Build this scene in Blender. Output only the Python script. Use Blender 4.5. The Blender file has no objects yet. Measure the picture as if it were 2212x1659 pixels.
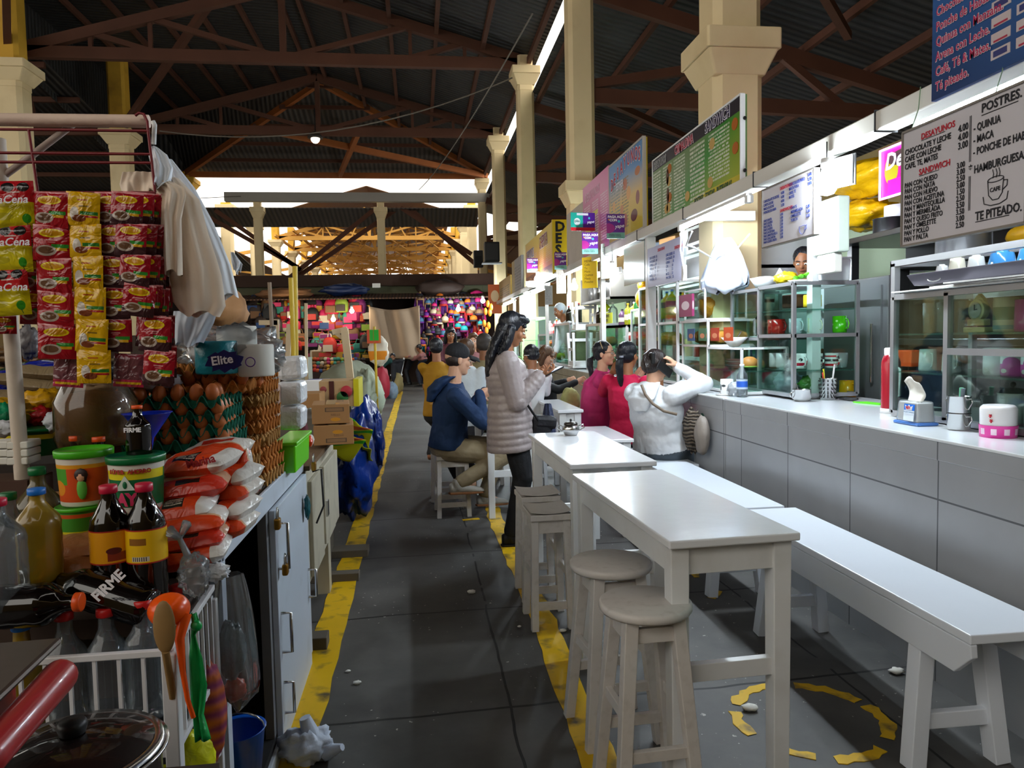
import bpy, math, random
from mathutils import Vector as V, Matrix, Euler, noise
R = random.Random(7)
SC = bpy.context.scene
COL = SC.collection
PI = math.pi
# ---------- camera numbers (also used to place image pixels at their own depth) ----------
FPX, CX, CY, CH = 1602., 1106., 829.5, 1.45
YAW, PIT, ROL = .123399, .0614089, -.02
_F = V((math.sin(YAW)*math.cos(PIT), math.cos(YAW)*math.cos(PIT), -math.sin(PIT)))
_R0 = V((math.cos(YAW), -math.sin(YAW), 0)); _U0 = _R0.cross(_F)
_R = _R0*math.cos(ROL)+_U0*math.sin(ROL); _U = _U0*math.cos(ROL)-_R0*math.sin(ROL)
CAM = V((0, 0, CH))
def ray(px, py): return _F+_R*((px-CX)/FPX)-_U*((py-CY)/FPX)
def aty(px, py, y): r = ray(px, py); return CAM+r*(y/r.y)
def atx(px, py, x): r = ray(px, py); return CAM+r*(x/r.x)
def atz(px, py, z=0.): r = ray(px, py); return CAM+r*((z-CH)/r.z)
cam = bpy.data.cameras.new('camera'); cam.sensor_width = 36; cam.lens = FPX*36/2212; cam.clip_start = .02; cam.clip_end = 400
co = bpy.data.objects.new('camera', cam); COL.objects.link(co)
m = Matrix((_R, _U, -_F)).transposed().to_4x4(); m.translation = CAM; co.matrix_world = m
SC.camera = co
# ---------- materials ----------
_M = {}
def lin(c): return tuple((x/12.92 if x <= .04045 else ((x+.055)/1.055)**2.4) for x in c)
def hexc(h): h = h.lstrip('#'); return lin(tuple(int(h[i:i+2], 16)/255 for i in (0, 2, 4)))
def _new(name):
    m = bpy.data.materials.new(name); m.use_nodes = True; nt = m.node_tree
    return m, nt, nt.nodes['Principled BSDF']
def mat(name, col='#808080', rough=.5, metal=0, trans=0, emit=0, var=0, scale=6, bump=0, bscale=None, ior=1.45, alpha=1, sss=0, coat=0, stretch=(1, 1, 1), dirt=None, dscale=3, damt=.5):
    if name in _M: return _M[name]
    m, nt, b = _new(name); _M[name] = m
    c = hexc(col) if isinstance(col, str) else col
    b.inputs['Base Color'].default_value = (*c, 1); b.inputs['Roughness'].default_value = rough
    b.inputs['Metallic'].default_value = metal; b.inputs['Transmission Weight'].default_value = trans; b.inputs['IOR'].default_value = ior
    b.inputs['Alpha'].default_value = alpha; b.inputs['Coat Weight'].default_value = coat
    if sss: b.inputs['Subsurface Weight'].default_value = sss; b.inputs['Subsurface Radius'].default_value = (.01, .004, .002)
    if emit: b.inputs['Emission Color'].default_value = (*c, 1); b.inputs['Emission Strength'].default_value = emit
    N, L = nt.nodes.new, nt.links.new
    if var or bump or dirt:
        tc = N('ShaderNodeTexCoord'); mp = N('ShaderNodeMapping'); mp.inputs['Scale'].default_value = stretch
        L(tc.outputs['Object'], mp.inputs[0])
        n = N('ShaderNodeTexNoise'); n.inputs['Scale'].default_value = scale; n.inputs['Detail'].default_value = 5; L(mp.outputs[0], n.inputs['Vector'])
    if var:
        mx = N('ShaderNodeMix'); mx.data_type = 'RGBA'
        mx.inputs[6].default_value = (*[max(0, x*(1-var)) for x in c], 1); mx.inputs[7].default_value = (*[min(1, x*(1+var)) for x in c], 1)
        L(n.outputs[0], mx.inputs[0]); last = mx.outputs[2]; L(last, b.inputs['Base Color'])
    if dirt:
        n2 = N('ShaderNodeTexNoise'); n2.inputs['Scale'].default_value = dscale; n2.inputs['Detail'].default_value = 7; L(mp.outputs[0], n2.inputs['Vector'])
        rp = N('ShaderNodeValToRGB'); rp.color_ramp.elements[0].position = .52; rp.color_ramp.elements[1].position = .72
        rp.color_ramp.elements[1].color = (damt, damt, damt, 1); rp.color_ramp.elements[0].color = (0, 0, 0, 1); L(n2.outputs[0], rp.inputs[0])
        mx2 = N('ShaderNodeMix'); mx2.data_type = 'RGBA'; L(rp.outputs[0], mx2.inputs[0]); mx2.inputs[7].default_value = (*hexc(dirt), 1)
        if var: L(last, mx2.inputs[6])
        else: mx2.inputs[6].default_value = (*c, 1)
        L(mx2.outputs[2], b.inputs['Base Color'])
    if bump:
        n3 = N('ShaderNodeTexNoise'); n3.inputs['Scale'].default_value = bscale or scale; n3.inputs['Detail'].default_value = 4; L(mp.outputs[0], n3.inputs['Vector'])
        bp = N('ShaderNodeBump'); bp.inputs['Strength'].default_value = bump; bp.inputs['Distance'].default_value = .02
        L(n3.outputs[0], bp.inputs['Height']); L(bp.outputs[0], b.inputs['Normal'])
    return m
def ramp_noise(): pass
def waves(name, c1, c2, scale=10, axis='Z', rough=.6, bump=.5, dist=.02, metal=0, distort=0, prof='SIN', coord='Object'):
    if name in _M: return _M[name]
    m, nt, b = _new(name); _M[name] = m; N, L = nt.nodes.new, nt.links.new
    tc = N('ShaderNodeTexCoord'); w = N('ShaderNodeTexWave'); w.bands_direction = axis; w.inputs['Scale'].default_value = scale; w.inputs['Distortion'].default_value = distort; w.wave_profile = prof
    w.inputs['Detail Scale'].default_value = .5
    L(tc.outputs[coord], w.inputs[0]); mx = N('ShaderNodeMix'); mx.data_type = 'RGBA'; L(w.outputs[1], mx.inputs[0])
    mx.inputs[6].default_value = (*hexc(c1), 1); mx.inputs[7].default_value = (*hexc(c2), 1)
    n = N('ShaderNodeTexNoise'); n.inputs['Scale'].default_value = 1.3; n.inputs['Detail'].default_value = 6; L(tc.outputs[coord], n.inputs[0])
    mx2 = N('ShaderNodeMix'); mx2.data_type = 'RGBA'; mx2.blend_type = 'MULTIPLY'; mx2.inputs[0].default_value = .5; L(mx.outputs[2], mx2.inputs[6]); L(n.outputs[0], mx2.inputs[7])
    L(mx2.outputs[2], b.inputs['Base Color'])
    bp = N('ShaderNodeBump'); bp.inputs['Strength'].default_value = bump; bp.inputs['Distance'].default_value = dist; L(w.outputs[1], bp.inputs['Height']); L(bp.outputs[0], b.inputs['Normal'])
    b.inputs['Roughness'].default_value = rough; b.inputs['Metallic'].default_value = metal
    return m
def art(name, base, shapes, rough=.4, noise_amt=0, grad=None, trans=0, crinkle=0):
    """printed surface: ellipses / boxes laid over a base colour in the surface's own UV"""
    if name in _M: return _M[name]
    m, nt, b = _new(name); _M[name] = m; N, L = nt.nodes.new, nt.links.new
    uv = N('ShaderNodeTexCoord'); sp = N('ShaderNodeSeparateXYZ'); L(uv.outputs['UV'], sp.inputs[0])
    def mt(op, a, c=None, d=None):
        n = N('ShaderNodeMath'); n.operation = op
        for i, x in enumerate((a, c, d)):
            if x is None: continue
            if isinstance(x, (int, float)): n.inputs[i].default_value = x
            else: L(x, n.inputs[i])
        return n.outputs[0]
    u, v = sp.outputs[0], sp.outputs[1]
    if grad:
        g = N('ShaderNodeValToRGB'); cr = g.color_ramp
        for i, (p, c) in enumerate(grad[1]):
            e = cr.elements[i] if i < 2 else cr.elements.new(p)
            e.position = p; e.color = (*hexc(c), 1)
        a, bb = grad[0]; L(mt('ADD', mt('MULTIPLY', u, a), mt('MULTIPLY', v, bb)), g.inputs[0]); cur = g.outputs[0]
    else:
        rgb = N('ShaderNodeRGB'); rgb.outputs[0].default_value = (*hexc(base), 1); cur = rgb.outputs[0]
    for s in shapes:
        if s[0] == 'e':
            _, cx, cy, rx, ry, c = s
            a = mt('DIVIDE', mt('SUBTRACT', u, cx), rx); d = mt('DIVIDE', mt('SUBTRACT', v, cy), ry)
            f = mt('LESS_THAN', mt('ADD', mt('MULTIPLY', a, a), mt('MULTIPLY', d, d)), 1.)
        elif s[0] == 'b':
            _, x0, y0, x1, y1, c = s
            f = mt('MULTIPLY', mt('LESS_THAN', mt('ABSOLUTE', mt('SUBTRACT', u, (x0+x1)/2)), abs(x1-x0)/2), mt('LESS_THAN', mt('ABSOLUTE', mt('SUBTRACT', v, (y0+y1)/2)), abs(y1-y0)/2))
        elif s[0] == 'l':   # band under a slanted line v < a+b*u, above v > a+b*u-w
            _, a0, b0, w, c = s
            t = mt('SUBTRACT', v, mt('ADD', mt('MULTIPLY', u, b0), a0)); f = mt('MULTIPLY', mt('LESS_THAN', t, 0.), mt('GREATER_THAN', t, -w))
        elif s[0] == 't':   # rows of small print
            _, x0, y0, x1, y1, rows, c = s
            f = mt('MULTIPLY', mt('LESS_THAN', mt('ABSOLUTE', mt('SUBTRACT', u, (x0+x1)/2)), abs(x1-x0)/2), mt('LESS_THAN', mt('ABSOLUTE', mt('SUBTRACT', v, (y0+y1)/2)), abs(y1-y0)/2))
            r = mt('FRACT', mt('MULTIPLY', mt('SUBTRACT', v, y0), rows/(y1-y0))); f = mt('MULTIPLY', f, mt('LESS_THAN', mt('ABSOLUTE', mt('SUBTRACT', r, .5)), .27))
            nz = N('ShaderNodeTexNoise'); nz.inputs['Scale'].default_value = 1; nz.inputs['Detail'].default_value = 0
            cmb = N('ShaderNodeCombineXYZ'); L(mt('MULTIPLY', u, 90./(x1-x0)*.4), cmb.inputs[0]); L(mt('MULTIPLY', mt('FLOOR', mt('MULTIPLY', mt('SUBTRACT', v, y0), rows/(y1-y0))), 7.3), cmb.inputs[1]); L(cmb.outputs[0], nz.inputs[0])
            f = mt('MULTIPLY', f, mt('GREATER_THAN', nz.outputs[0], .44))
        mx = N('ShaderNodeMix'); mx.data_type = 'RGBA'; L(f, mx.inputs[0]); L(cur, mx.inputs[6]); mx.inputs[7].default_value = (*hexc(c), 1); cur = mx.outputs[2]
    L(cur, b.inputs['Base Color']); b.inputs['Roughness'].default_value = rough; b.inputs['Transmission Weight'].default_value = trans
    if crinkle:
        n3 = N('ShaderNodeTexNoise'); n3.inputs['Scale'].default_value = 25; n3.inputs['Distortion'].default_value = 1.5; tc = uv; L(tc.outputs['Object'], n3.inputs[0])
        bp = N('ShaderNodeBump'); bp.inputs['Strength'].default_value = crinkle; bp.inputs['Distance'].default_value = .01; L(n3.outputs[0], bp.inputs['Height']); L(bp.outputs[0], b.inputs['Normal'])
    return m
# ---------- mesh builder ----------
def rot(rx=0, ry=0, rz=0): return Euler((rx, ry, rz)).to_matrix()
def frame(z, up=V((0, 0, 1))):
    z = z.normalized()
    if abs(z.dot(up)) > .98: up = V((0, 1, 0)) if abs(z.y) < .9 else V((1, 0, 0))
    x = up.cross(z).normalized(); return x, z.cross(x), z
def root_of(o):
    while o.parent: o = o.parent
    return o
class MB:
    def __init__(s): s.v = []; s.f = []; s.uv = []; s.mi = []; s.sm = []
    def _add(s, vs, fs, uvs=None, mi=0, smooth=False):
        k = len(s.v); s.v += [tuple(p) for p in vs]
        for i, f in enumerate(fs):
            s.f.append([j+k for j in f]); s.mi.append(mi); s.sm.append(smooth)
            s.uv.append(uvs[i] if uvs else [(0, 0)]*len(f))
        return s
    def box(s, c, d, r=None, mi=0, taper=(1, 1)):
        h = [x/2 for x in d]; vs = []
        for z in (-1, 1):
            tx, ty = taper if z > 0 else (1, 1)
            for x, y in ((-1, -1), (1, -1), (1, 1), (-1, 1)):
                p = V((x*h[0]*tx, y*h[1]*ty, z*h[2])); vs.append((r @ p if r else p)+V(c))
        q = [(0, 0), (1, 0), (1, 1), (0, 1)]
        return s._add(vs, [(3, 2, 1, 0), (4, 5, 6, 7), (0, 1, 5, 4), (1, 2, 6, 5), (2, 3, 7, 6), (3, 0, 4, 7)], [q]*6, mi)
    def bb(s, x0, x1, y0, y1, z0, z1, mi=0): return s.box(((x0+x1)/2, (y0+y1)/2, (z0+z1)/2), (abs(x1-x0), abs(y1-y0), abs(z1-z0)), None, mi)
    def beam(s, a, b, w, h=None, mi=0, up=V((0, 0, 1)), w2=None):
        a, b = V(a), V(b); x, y, z = frame(b-a, up); h = h or w; vs = []
        for p, k in ((a, 1), (b, (w2 or w)/w)):
            for i, j in ((-1, -1), (1, -1), (1, 1), (-1, 1)): vs.append(p+x*(i*w/2*k)+y*(j*h/2*k))
        q = [(0, 0), (1, 0), (1, 1), (0, 1)]
        return s._add(vs, [(3, 2, 1, 0), (4, 5, 6, 7), (0, 1, 5, 4), (1, 2, 6, 5), (2, 3, 7, 6), (3, 0, 4, 7)], [q]*6, mi)
    def tube(s, pts, r, n=10, mi=0, caps=True, closed=False):
        pts = [V(p) for p in pts]; N = len(pts); rs = r if isinstance(r, (list, tuple)) else [r]*N
        vs = []; x = None
        for i, p in enumerate(pts):
            if closed: t = pts[(i+1) % N]-pts[i-1]
            else: t = pts[min(i+1, N-1)]-pts[max(i-1, 0)]
            if x is None: x, y, z = frame(t)
            else:
                z = t.normalized(); x = (x-z*x.dot(z)); x = x.normalized() if x.length > 1e-6 else frame(t)[0]; y = z.cross(x)
            for j in range(n):
                a = 2*PI*j/n; vs.append(p+(x*math.cos(a)+y*math.sin(a))*rs[i])
        fs = []; uv = []
        for i in range(N if closed else N-1):
            for j in range(n):
                k = (j+1) % n; i2 = (i+1) % N
                fs.append((i*n+j, i*n+k, i2*n+k, i2*n+j)); uv.append([(j/n, i/N), ((j+1)/n, i/N), ((j+1)/n, (i+1)/N), (j/n, (i+1)/N)])
        s._add(vs, fs, uv, mi, True)
        if caps and not closed: s._add([vs[j] for j in range(n)], [tuple(reversed(range(n)))], None, mi); s._add([vs[(N-1)*n+j] for j in range(n)], [tuple(range(n))], None, mi)
        return s
    def lathe(s, prof, c=(0, 0, 0), n=24, mi=0, r=None, sx=1, sy=1, smooth=True, wob=None):
        """prof: (radius, z) list; closes on the axis where radius is 0"""
        c = V(c); vs = []; zs = [p[1] for p in prof]; z0, z1 = min(zs), max(zs); N = len(prof)
        for a_, z in prof:
            for j in range(n+1):
                a = 2*PI*j/n; k = wob(a, z) if wob else 1
                p = V((a_*k*math.cos(a)*sx, a_*k*math.sin(a)*sy, z)); vs.append((r @ p if r else p)+c)
        fs = []; uv = []
        for i in range(N-1):
            for j in range(n):
                a, b, d, e = i*(n+1)+j, i*(n+1)+j+1, (i+1)*(n+1)+j+1, (i+1)*(n+1)+j
                va, vb = (prof[i][1]-z0)/max(z1-z0, 1e-6), (prof[i+1][1]-z0)/max(z1-z0, 1e-6)
                U = [(j/n, va), ((j+1)/n, va), ((j+1)/n, vb), (j/n, vb)]
                if prof[i][0] < 1e-6: fs.append((a, d, e)); uv.append([U[0], U[2], U[3]])
                elif prof[i+1][0] < 1e-6: fs.append((a, b, d)); uv.append(U[:3])
                else: fs.append((a, b, d, e)); uv.append(U)
        return s._add(vs, fs, uv, mi, smooth)
    def ball(s, c, r, n=16, mi=0, rm=None, wob=None):
        if isinstance(r, (int, float)): r = (r, r, r)
        vs = []; m = max(6, n*2//3)
        for i in range(m+1):
            t = PI*i/m-PI/2
            for j in range(n+1):
                a = 2*PI*j/n; d = V((math.cos(t)*math.cos(a), math.cos(t)*math.sin(a), math.sin(t))); k = wob(d) if wob else 1
                p = V((d.x*r[0]*k, d.y*r[1]*k, d.z*r[2]*k)); vs.append((rm @ p if rm else p)+V(c))
        fs = []; uv = []
        for i in range(m):
            for j in range(n):
                a, b, d, e = i*(n+1)+j, i*(n+1)+j+1, (i+1)*(n+1)+j+1, (i+1)*(n+1)+j
                U = [(j/n, i/m), ((j+1)/n, i/m), ((j+1)/n, (i+1)/m), (j/n, (i+1)/m)]
                if i == 0: fs.append((a, d, e)); uv.append([U[0], U[2], U[3]])
                elif i == m-1: fs.append((a, b, d)); uv.append(U[:3])
                else: fs.append((a, b, d, e)); uv.append(U)
        return s._add(vs, fs, uv, mi, True)
    def loft(s, rings, n=16, mi=0, power=2.):
        """rings: (centre, side vector, front vector) ; closed with fans -> manifold"""
        vs = []; N = len(rings)
        for c, a, b in rings:
            for j in range(n):
                t = 2*PI*j/n; ct, st = math.cos(t), math.sin(t)
                if power != 2: ct = math.copysign(abs(ct)**(2/power), ct); st = math.copysign(abs(st)**(2/power), st)
                vs.append(V(c)+V(a)*ct+V(b)*st)
        vs += [V(rings[0][0]), V(rings[-1][0])]
        fs = [(i*n+j, i*n+(j+1) % n, (i+1)*n+(j+1) % n, (i+1)*n+j) for i in range(N-1) for j in range(n)]
        fs += [(N*n, (j+1) % n, j) for j in range(n)]+[(N*n+1, (N-1)*n+j, (N-1)*n+(j+1) % n) for j in range(n)]
        return s._add(vs, fs, [[(0, 0)]*len(f) for f in fs], mi, True)
    def cap(s, a, b, ra, rb, n=12, mi=0):
        """tapered capsule"""
        a, b = V(a), V(b); x, y, z = frame(b-a) if (b-a).length > 1e-5 else (V((1, 0, 0)), V((0, 1, 0)), V((0, 0, 1))); rings = []
        for k in (-.98, -.7, -.35, 0): q = math.sqrt(1-k*k); rings.append((a+z*(k*ra), x*ra*q, y*ra*q))
        for k in (0, .35, .7, .98): q = math.sqrt(1-k*k); rings.append((b+z*(k*rb), x*rb*q, y*rb*q))
        return s.loft(rings, n, mi)
    def sheet(s, fn, nu=12, nv=12, mi=0, smooth=True):
        vs = [fn(i/nu, j/nv) for j in range(nv+1) for i in range(nu+1)]; fs = []; uv = []
        for j in range(nv):
            for i in range(nu):
                a = j*(nu+1)+i; fs.append((a, a+1, a+nu+2, a+nu+1)); uv.append([(i/nu, j/nv), ((i+1)/nu, j/nv), ((i+1)/nu, (j+1)/nv), (i/nu, (j+1)/nv)])
        return s._add(vs, fs, uv, mi, smooth)
    def quad(s, a, b, c, d, mi=0): return s._add([a, b, c, d], [(0, 1, 2, 3)], [[(0, 0), (1, 0), (1, 1), (0, 1)]], mi)
    def prism(s, poly, o, ux, uy, th, mi=0):
        """polygon (2d) in plane o+ux*x+uy*y, thickness th along ux x uy (centred)"""
        o, ux, uy = V(o), V(ux), V(uy); nrm = ux.cross(uy).normalized(); n = len(poly); mx = max(abs(p[0]) for p in poly) or 1; my = max(abs(p[1]) for p in poly) or 1
        vs = [o+ux*x+uy*y-nrm*th/2 for x, y in poly]+[o+ux*x+uy*y+nrm*th/2 for x, y in poly]
        U = [(x/mx, y/my) for x, y in poly]
        fs = [tuple(reversed(range(n))), tuple(range(n, 2*n))]+[(i, (i+1) % n, n+(i+1) % n, n+i) for i in range(n)]
        return s._add(vs, fs, [list(reversed(U)), U]+[[(0, 0)]*4]*n, mi)
    def build(s, name, mats, parent=None, bev=0, solid=0, subd=0, remesh=0, smooth_it=0, flat=False, disp=None):
        me = bpy.data.meshes.new(name)
        if parent: inv = root_of(parent).matrix_world.inverted(); off = None; vs = [inv @ V(p) for p in s.v]
        else:
            xs, ys, zs = zip(*s.v); off = V(((min(xs)+max(xs))/2, (min(ys)+max(ys))/2, min(zs))); vs = [V(p)-off for p in s.v]
        me.from_pydata(vs, [], s.f)
        uvl = me.uv_layers.new(name='UVMap'); flatuv = [c for f in s.uv for p in f for c in p]; uvl.data.foreach_set('uv', flatuv)
        me.polygons.foreach_set('material_index', s.mi); me.polygons.foreach_set('use_smooth', [False]*len(s.f) if flat else s.sm)
        for m_ in (mats if isinstance(mats, (list, tuple)) else [mats]): me.materials.append(m_)
        me.update(); o = bpy.data.objects.new(name, me); COL.objects.link(o)
        if parent: o.parent = parent
        else: o.location = off; o.matrix_world = Matrix.Translation(off)
        if remesh:
            md = o.modifiers.new('r', 'REMESH'); md.mode = 'VOXEL'; md.voxel_size = remesh; md.use_smooth_shade = True
        if smooth_it: md = o.modifiers.new('s', 'SMOOTH'); md.factor = .5; md.iterations = smooth_it
        if disp:
            tx = bpy.data.textures.new('n', 'CLOUDS'); tx.noise_scale = disp[1]; tx.noise_depth = 2
            md = o.modifiers.new('d', 'DISPLACE'); md.texture = tx; md.strength = disp[0]; md.mid_level = .5; md.texture_coords = 'LOCAL'
        if solid: md = o.modifiers.new('so', 'SOLIDIFY'); md.thickness = solid
        if bev: md = o.modifiers.new('b', 'BEVEL'); md.width = bev; md.segments = 2; md.limit_method = 'ANGLE'; md.angle_limit = .7; md.harden_normals = False
        if subd: md = o.modifiers.new('u', 'SUBSURF'); md.levels = subd; md.render_levels = subd
        return o
def tag(o, label, cat, group=None, kind=None):
    o['label'] = label; o['category'] = cat
    if group: o['group'] = group
    if kind: o['kind'] = kind
    return o
def thing(name, label, cat, loc=(0, 0, 0), rz=0, group=None):
    o = bpy.data.objects.new(name, None); COL.objects.link(o); o.empty_display_size = .05
    o.location = loc; o.rotation_euler = (0, 0, rz); o.matrix_world = Matrix.LocRotScale(V(loc), Euler((0, 0, rz)), None)
    return tag(o, label, cat, group)
def st(o, label=None, cat=None): o['kind'] = 'structure'; return o
def dup(o, loc=None, rz=None, label=None, group=None, mats=None, rxyz=None, sc=None, parent=None):
    c = o.copy(); COL.objects.link(c)
    if parent: c.parent = parent
    else:
        if loc is not None: c.location = loc
        if rz is not None: c.rotation_euler = (0, 0, rz)
        if rxyz is not None: c.rotation_euler = rxyz
        if sc is not None: c.scale = (sc, sc, sc) if isinstance(sc, (int, float)) else sc
        if label: c['label'] = label
        if group: c['group'] = group
        c.matrix_world = Matrix.LocRotScale(V(c.location), c.rotation_euler, V(c.scale))
    if mats:
        k = c.name.split('.')[0]
        if k in mats and c.data:
            c.material_slots[0].link = 'OBJECT'; c.material_slots[0].material = mats[k]
    for ch in list(o.children): dup(ch, parent=c, mats=mats)
    return c
def text(body, parent, p, ux, uz, size, m, name='lettering', align='LEFT', bold=0, shear=0, ext=.0004, sx=1, space=1.0, lines=1.0, nrm=None):
    cu = bpy.data.curves.new(name, 'FONT'); cu.body = body; cu.size = size; cu.align_x = align; cu.extrude = ext; cu.offset = bold; cu.shear = shear; cu.space_character = space; cu.space_line = lines
    cu.resolution_u = 2
    cu.materials.append(m); o = bpy.data.objects.new(name, cu); COL.objects.link(o)
    ux, uz = V(ux).normalized(), V(uz).normalized(); n = ux.cross(uz).normalized(); uz = n.cross(ux)
    M = Matrix((ux*sx, uz, n)).transposed().to_4x4(); M.translation = V(p)+n*.0012
    o.parent = parent; o.matrix_local = root_of(parent).matrix_world.inverted() @ M if parent.parent is None else root_of(parent).matrix_world.inverted() @ M
    return o
# everyday materials
MW = mat('white_paint', '#dfe1e2', .32, var=.05, scale=4, dirt='#b9b5ab', dscale=5, damt=.35)
MWG = mat('white_gloss_top', '#e4e6ea', .16, var=.04, scale=3, bump=.05, bscale=12)
MWC = mat('worn_stool_paint', '#d3cec9', .4, var=.05, scale=5, dirt='#9a9186', dscale=30, damt=.25)
ALU = mat('aluminium', '#b9babd', .32, .75)
STEEL = mat('steel', '#c4c4c4', .2, 1)
STEELD = mat('dark_steel', '#5c5c5e', .3, .9)
BLK = mat('black', '#0b0b0d', .45)
DGREY = mat('dark_grey', '#2a2a2d', .5)
def clear(name, tint='#f4fbf9', gloss=.6, body=None, amt=0, rough=.03, ior=1.5):
    """thin clear sheet: straight-through tint, surface reflection by angle, optional milky or coloured body"""
    if name in _M: return _M[name]
    m, nt, b = _new(name); _M[name] = m; N, L = nt.nodes.new, nt.links.new; out = nt.nodes['Material Output']
    t = N('ShaderNodeBsdfTransparent'); t.inputs[0].default_value = (*hexc(tint), 1); g = N('ShaderNodeBsdfGlossy'); g.inputs['Roughness'].default_value = rough
    cur = t.outputs[0]
    if amt:
        b.inputs['Base Color'].default_value = (*hexc(body or tint), 1); b.inputs['Roughness'].default_value = .4; mx = N('ShaderNodeMixShader'); mx.inputs[0].default_value = amt; L(cur, mx.inputs[1]); L(b.outputs[0], mx.inputs[2]); cur = mx.outputs[0]
    f = N('ShaderNodeFresnel'); f.inputs[0].default_value = ior; mu = N('ShaderNodeMath'); mu.operation = 'MULTIPLY'; mu.inputs[1].default_value = gloss; L(f.outputs[0], mu.inputs[0])
    m2 = N('ShaderNodeMixShader'); L(mu.outputs[0], m2.inputs[0]); L(cur, m2.inputs[1]); L(g.outputs[0], m2.inputs[2]); L(m2.outputs[0], out.inputs['Surface']); return m
GLASS = clear('pane_glass', '#edf9f5', .4)
WHT = mat('plain_white', '#ededed', .5)
PAPER = mat('paper', '#e6e3da', .8)
CARD = mat('cardboard', '#a57a4c', .85, var=.1, scale=8)
def col(h, rough=.5, **k): return mat('c%s_%d' % (h.strip('#'), rough*100), h, rough, **k)
# ================= the hall: floor, pillars, roofs =================
def floor_mat():
    m, nt, b = _new('market_floor'); N, L = nt.nodes.new, nt.links.new
    tc = N('ShaderNodeTexCoord'); sp = N('ShaderNodeSeparateXYZ'); L(tc.outputs['Object'], sp.inputs[0])
    def mt(op, a, c=None):
        n = N('ShaderNodeMath'); n.operation = op
        for i, x in enumerate((a, c)):
            if x is None: continue
            if isinstance(x, (int, float)): n.inputs[i].default_value = x
            else: L(x, n.inputs[i])
        return n.outputs[0]
    nz = N('ShaderNodeTexNoise'); nz.inputs['Scale'].default_value = 2.2; nz.inputs['Detail'].default_value = 2; L(tc.outputs['Object'], nz.inputs[0])
    wob = mt('MULTIPLY', mt('SUBTRACT', nz.outputs[0], .5), .05)
    yy = mt('ADD', mt('ADD', sp.outputs[1], mt('MULTIPLY', sp.outputs[0], -.035)), wob)
    xx = mt('ADD', sp.outputs[0], wob)
    fy = mt('ABSOLUTE', mt('SUBTRACT', mt('FRACT', mt('DIVIDE', mt('SUBTRACT', yy, 2.27), 1.08)), .5))
    fx = mt('ABSOLUTE', mt('SUBTRACT', mt('FRACT', mt('DIVIDE', mt('SUBTRACT', xx, .32-.7), 1.4)), .5))
    j = mt('MAXIMUM', mt('LESS_THAN', fy, .007), mt('MULTIPLY', mt('LESS_THAN', fx, .004), mt('GREATER_THAN', nz.outputs[0], .42)))
    n1 = N('ShaderNodeTexNoise'); n1.inputs['Scale'].default_value = 1.1; n1.inputs['Detail'].default_value = 9; n1.inputs['Roughness'].default_value = .65; L(tc.outputs['Object'], n1.inputs[0])
    r = N('ShaderNodeValToRGB'); e = r.color_ramp.elements; e[0].position = .3; e[0].color = (*hexc('#2b2a2a'), 1); e[1].position = .75; e[1].color = (*hexc('#6b6864'), 1); L(n1.outputs[0], r.inputs[0])
    n2 = N('ShaderNodeTexNoise'); n2.inputs['Scale'].default_value = 38; n2.inputs['Detail'].default_value = 3; L(tc.outputs['Object'], n2.inputs[0])
    n4 = N('ShaderNodeTexNoise'); n4.inputs['Scale'].default_value = 1.7; n4.inputs['Detail'].default_value = 3; L(tc.outputs['Object'], n4.inputs[0])
    fleck = mt('MULTIPLY', mt('GREATER_THAN', n2.outputs[0], .70), mt('GREATER_THAN', n4.outputs[0], .5))
    mx = N('ShaderNodeMix'); mx.data_type = 'RGBA'; L(fleck, mx.inputs[0]); L(r.outputs[0], mx.inputs[6]); mx.inputs[7].default_value = (*hexc('#b5b0a8'), 1)
    m2 = N('ShaderNodeMix'); m2.data_type = 'RGBA'; L(j, m2.inputs[0]); L(mx.outputs[2], m2.inputs[6]); m2.inputs[7].default_value = (*hexc('#141312'), 1)
    L(m2.outputs[2], b.inputs['Base Color'])
    rr = N('ShaderNodeMapRange'); L(n1.outputs[0], rr.inputs[0]); rr.inputs[3].default_value = .38; rr.inputs[4].default_value = .8; L(rr.outputs[0], b.inputs['Roughness'])
    bp = N('ShaderNodeBump'); bp.inputs['Strength'].default_value = .35; bp.inputs['Distance'].default_value = .01; L(mt('SUBTRACT', n1.outputs[0], j), bp.inputs['Height']); L(bp.outputs[0], b.inputs['Normal'])
    return m
fl = bpy.data.objects.new('floor', None)
b = MB(); b.quad((-32, -9, 0), (12, -9, 0), (12, 82, 0), (-32, 82, 0)); me = b.build('floor', floor_mat()); me.location = (0, 0, 0)
for v in me.data.vertices: v.co = V((-32 if v.co.x < 0 else 12, -9 if v.co.y < 0 else 82, 0))
me.matrix_world = Matrix.Identity(4); st(me); bpy.data.objects.remove(fl); me.name = 'floor'
def paint_mat():
    m = mat('yellow_floor_paint', '#e2b409', .55, var=.12, scale=7, dirt='#3d3832', dscale=9, damt=.95, bump=.1)
    return m
YP = paint_mat()
def ribbon(pts, w, seed, z=.003):
    rr = random.Random(seed); L = []; Rr = []
    for i, p in enumerate(pts):
        t = (V(pts[min(i+1, len(pts)-1)])-V(pts[max(i-1, 0)])).normalized(); n = V((-t.y, t.x, 0))
        L.append(V((p[0], p[1], z))+n*(w/2+rr.uniform(-.012, .008))); Rr.append(V((p[0], p[1], z))-n*(w/2+rr.uniform(-.012, .008)))
    b = MB(); N = len(pts)
    b._add(L+Rr+[p-V((0, 0, z*1.2)) for p in L+Rr], [(i, i+1, N+i+1, N+i) for i in range(N-1)]+[(2*N+i, 2*N+i+1, i+1, i) for i in range(N-1)]+[(N+i, N+i+1, 3*N+i+1, 3*N+i) for i in range(N-1)])
    return b
lx = lambda y: -.535-.0045*(y-2)
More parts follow.
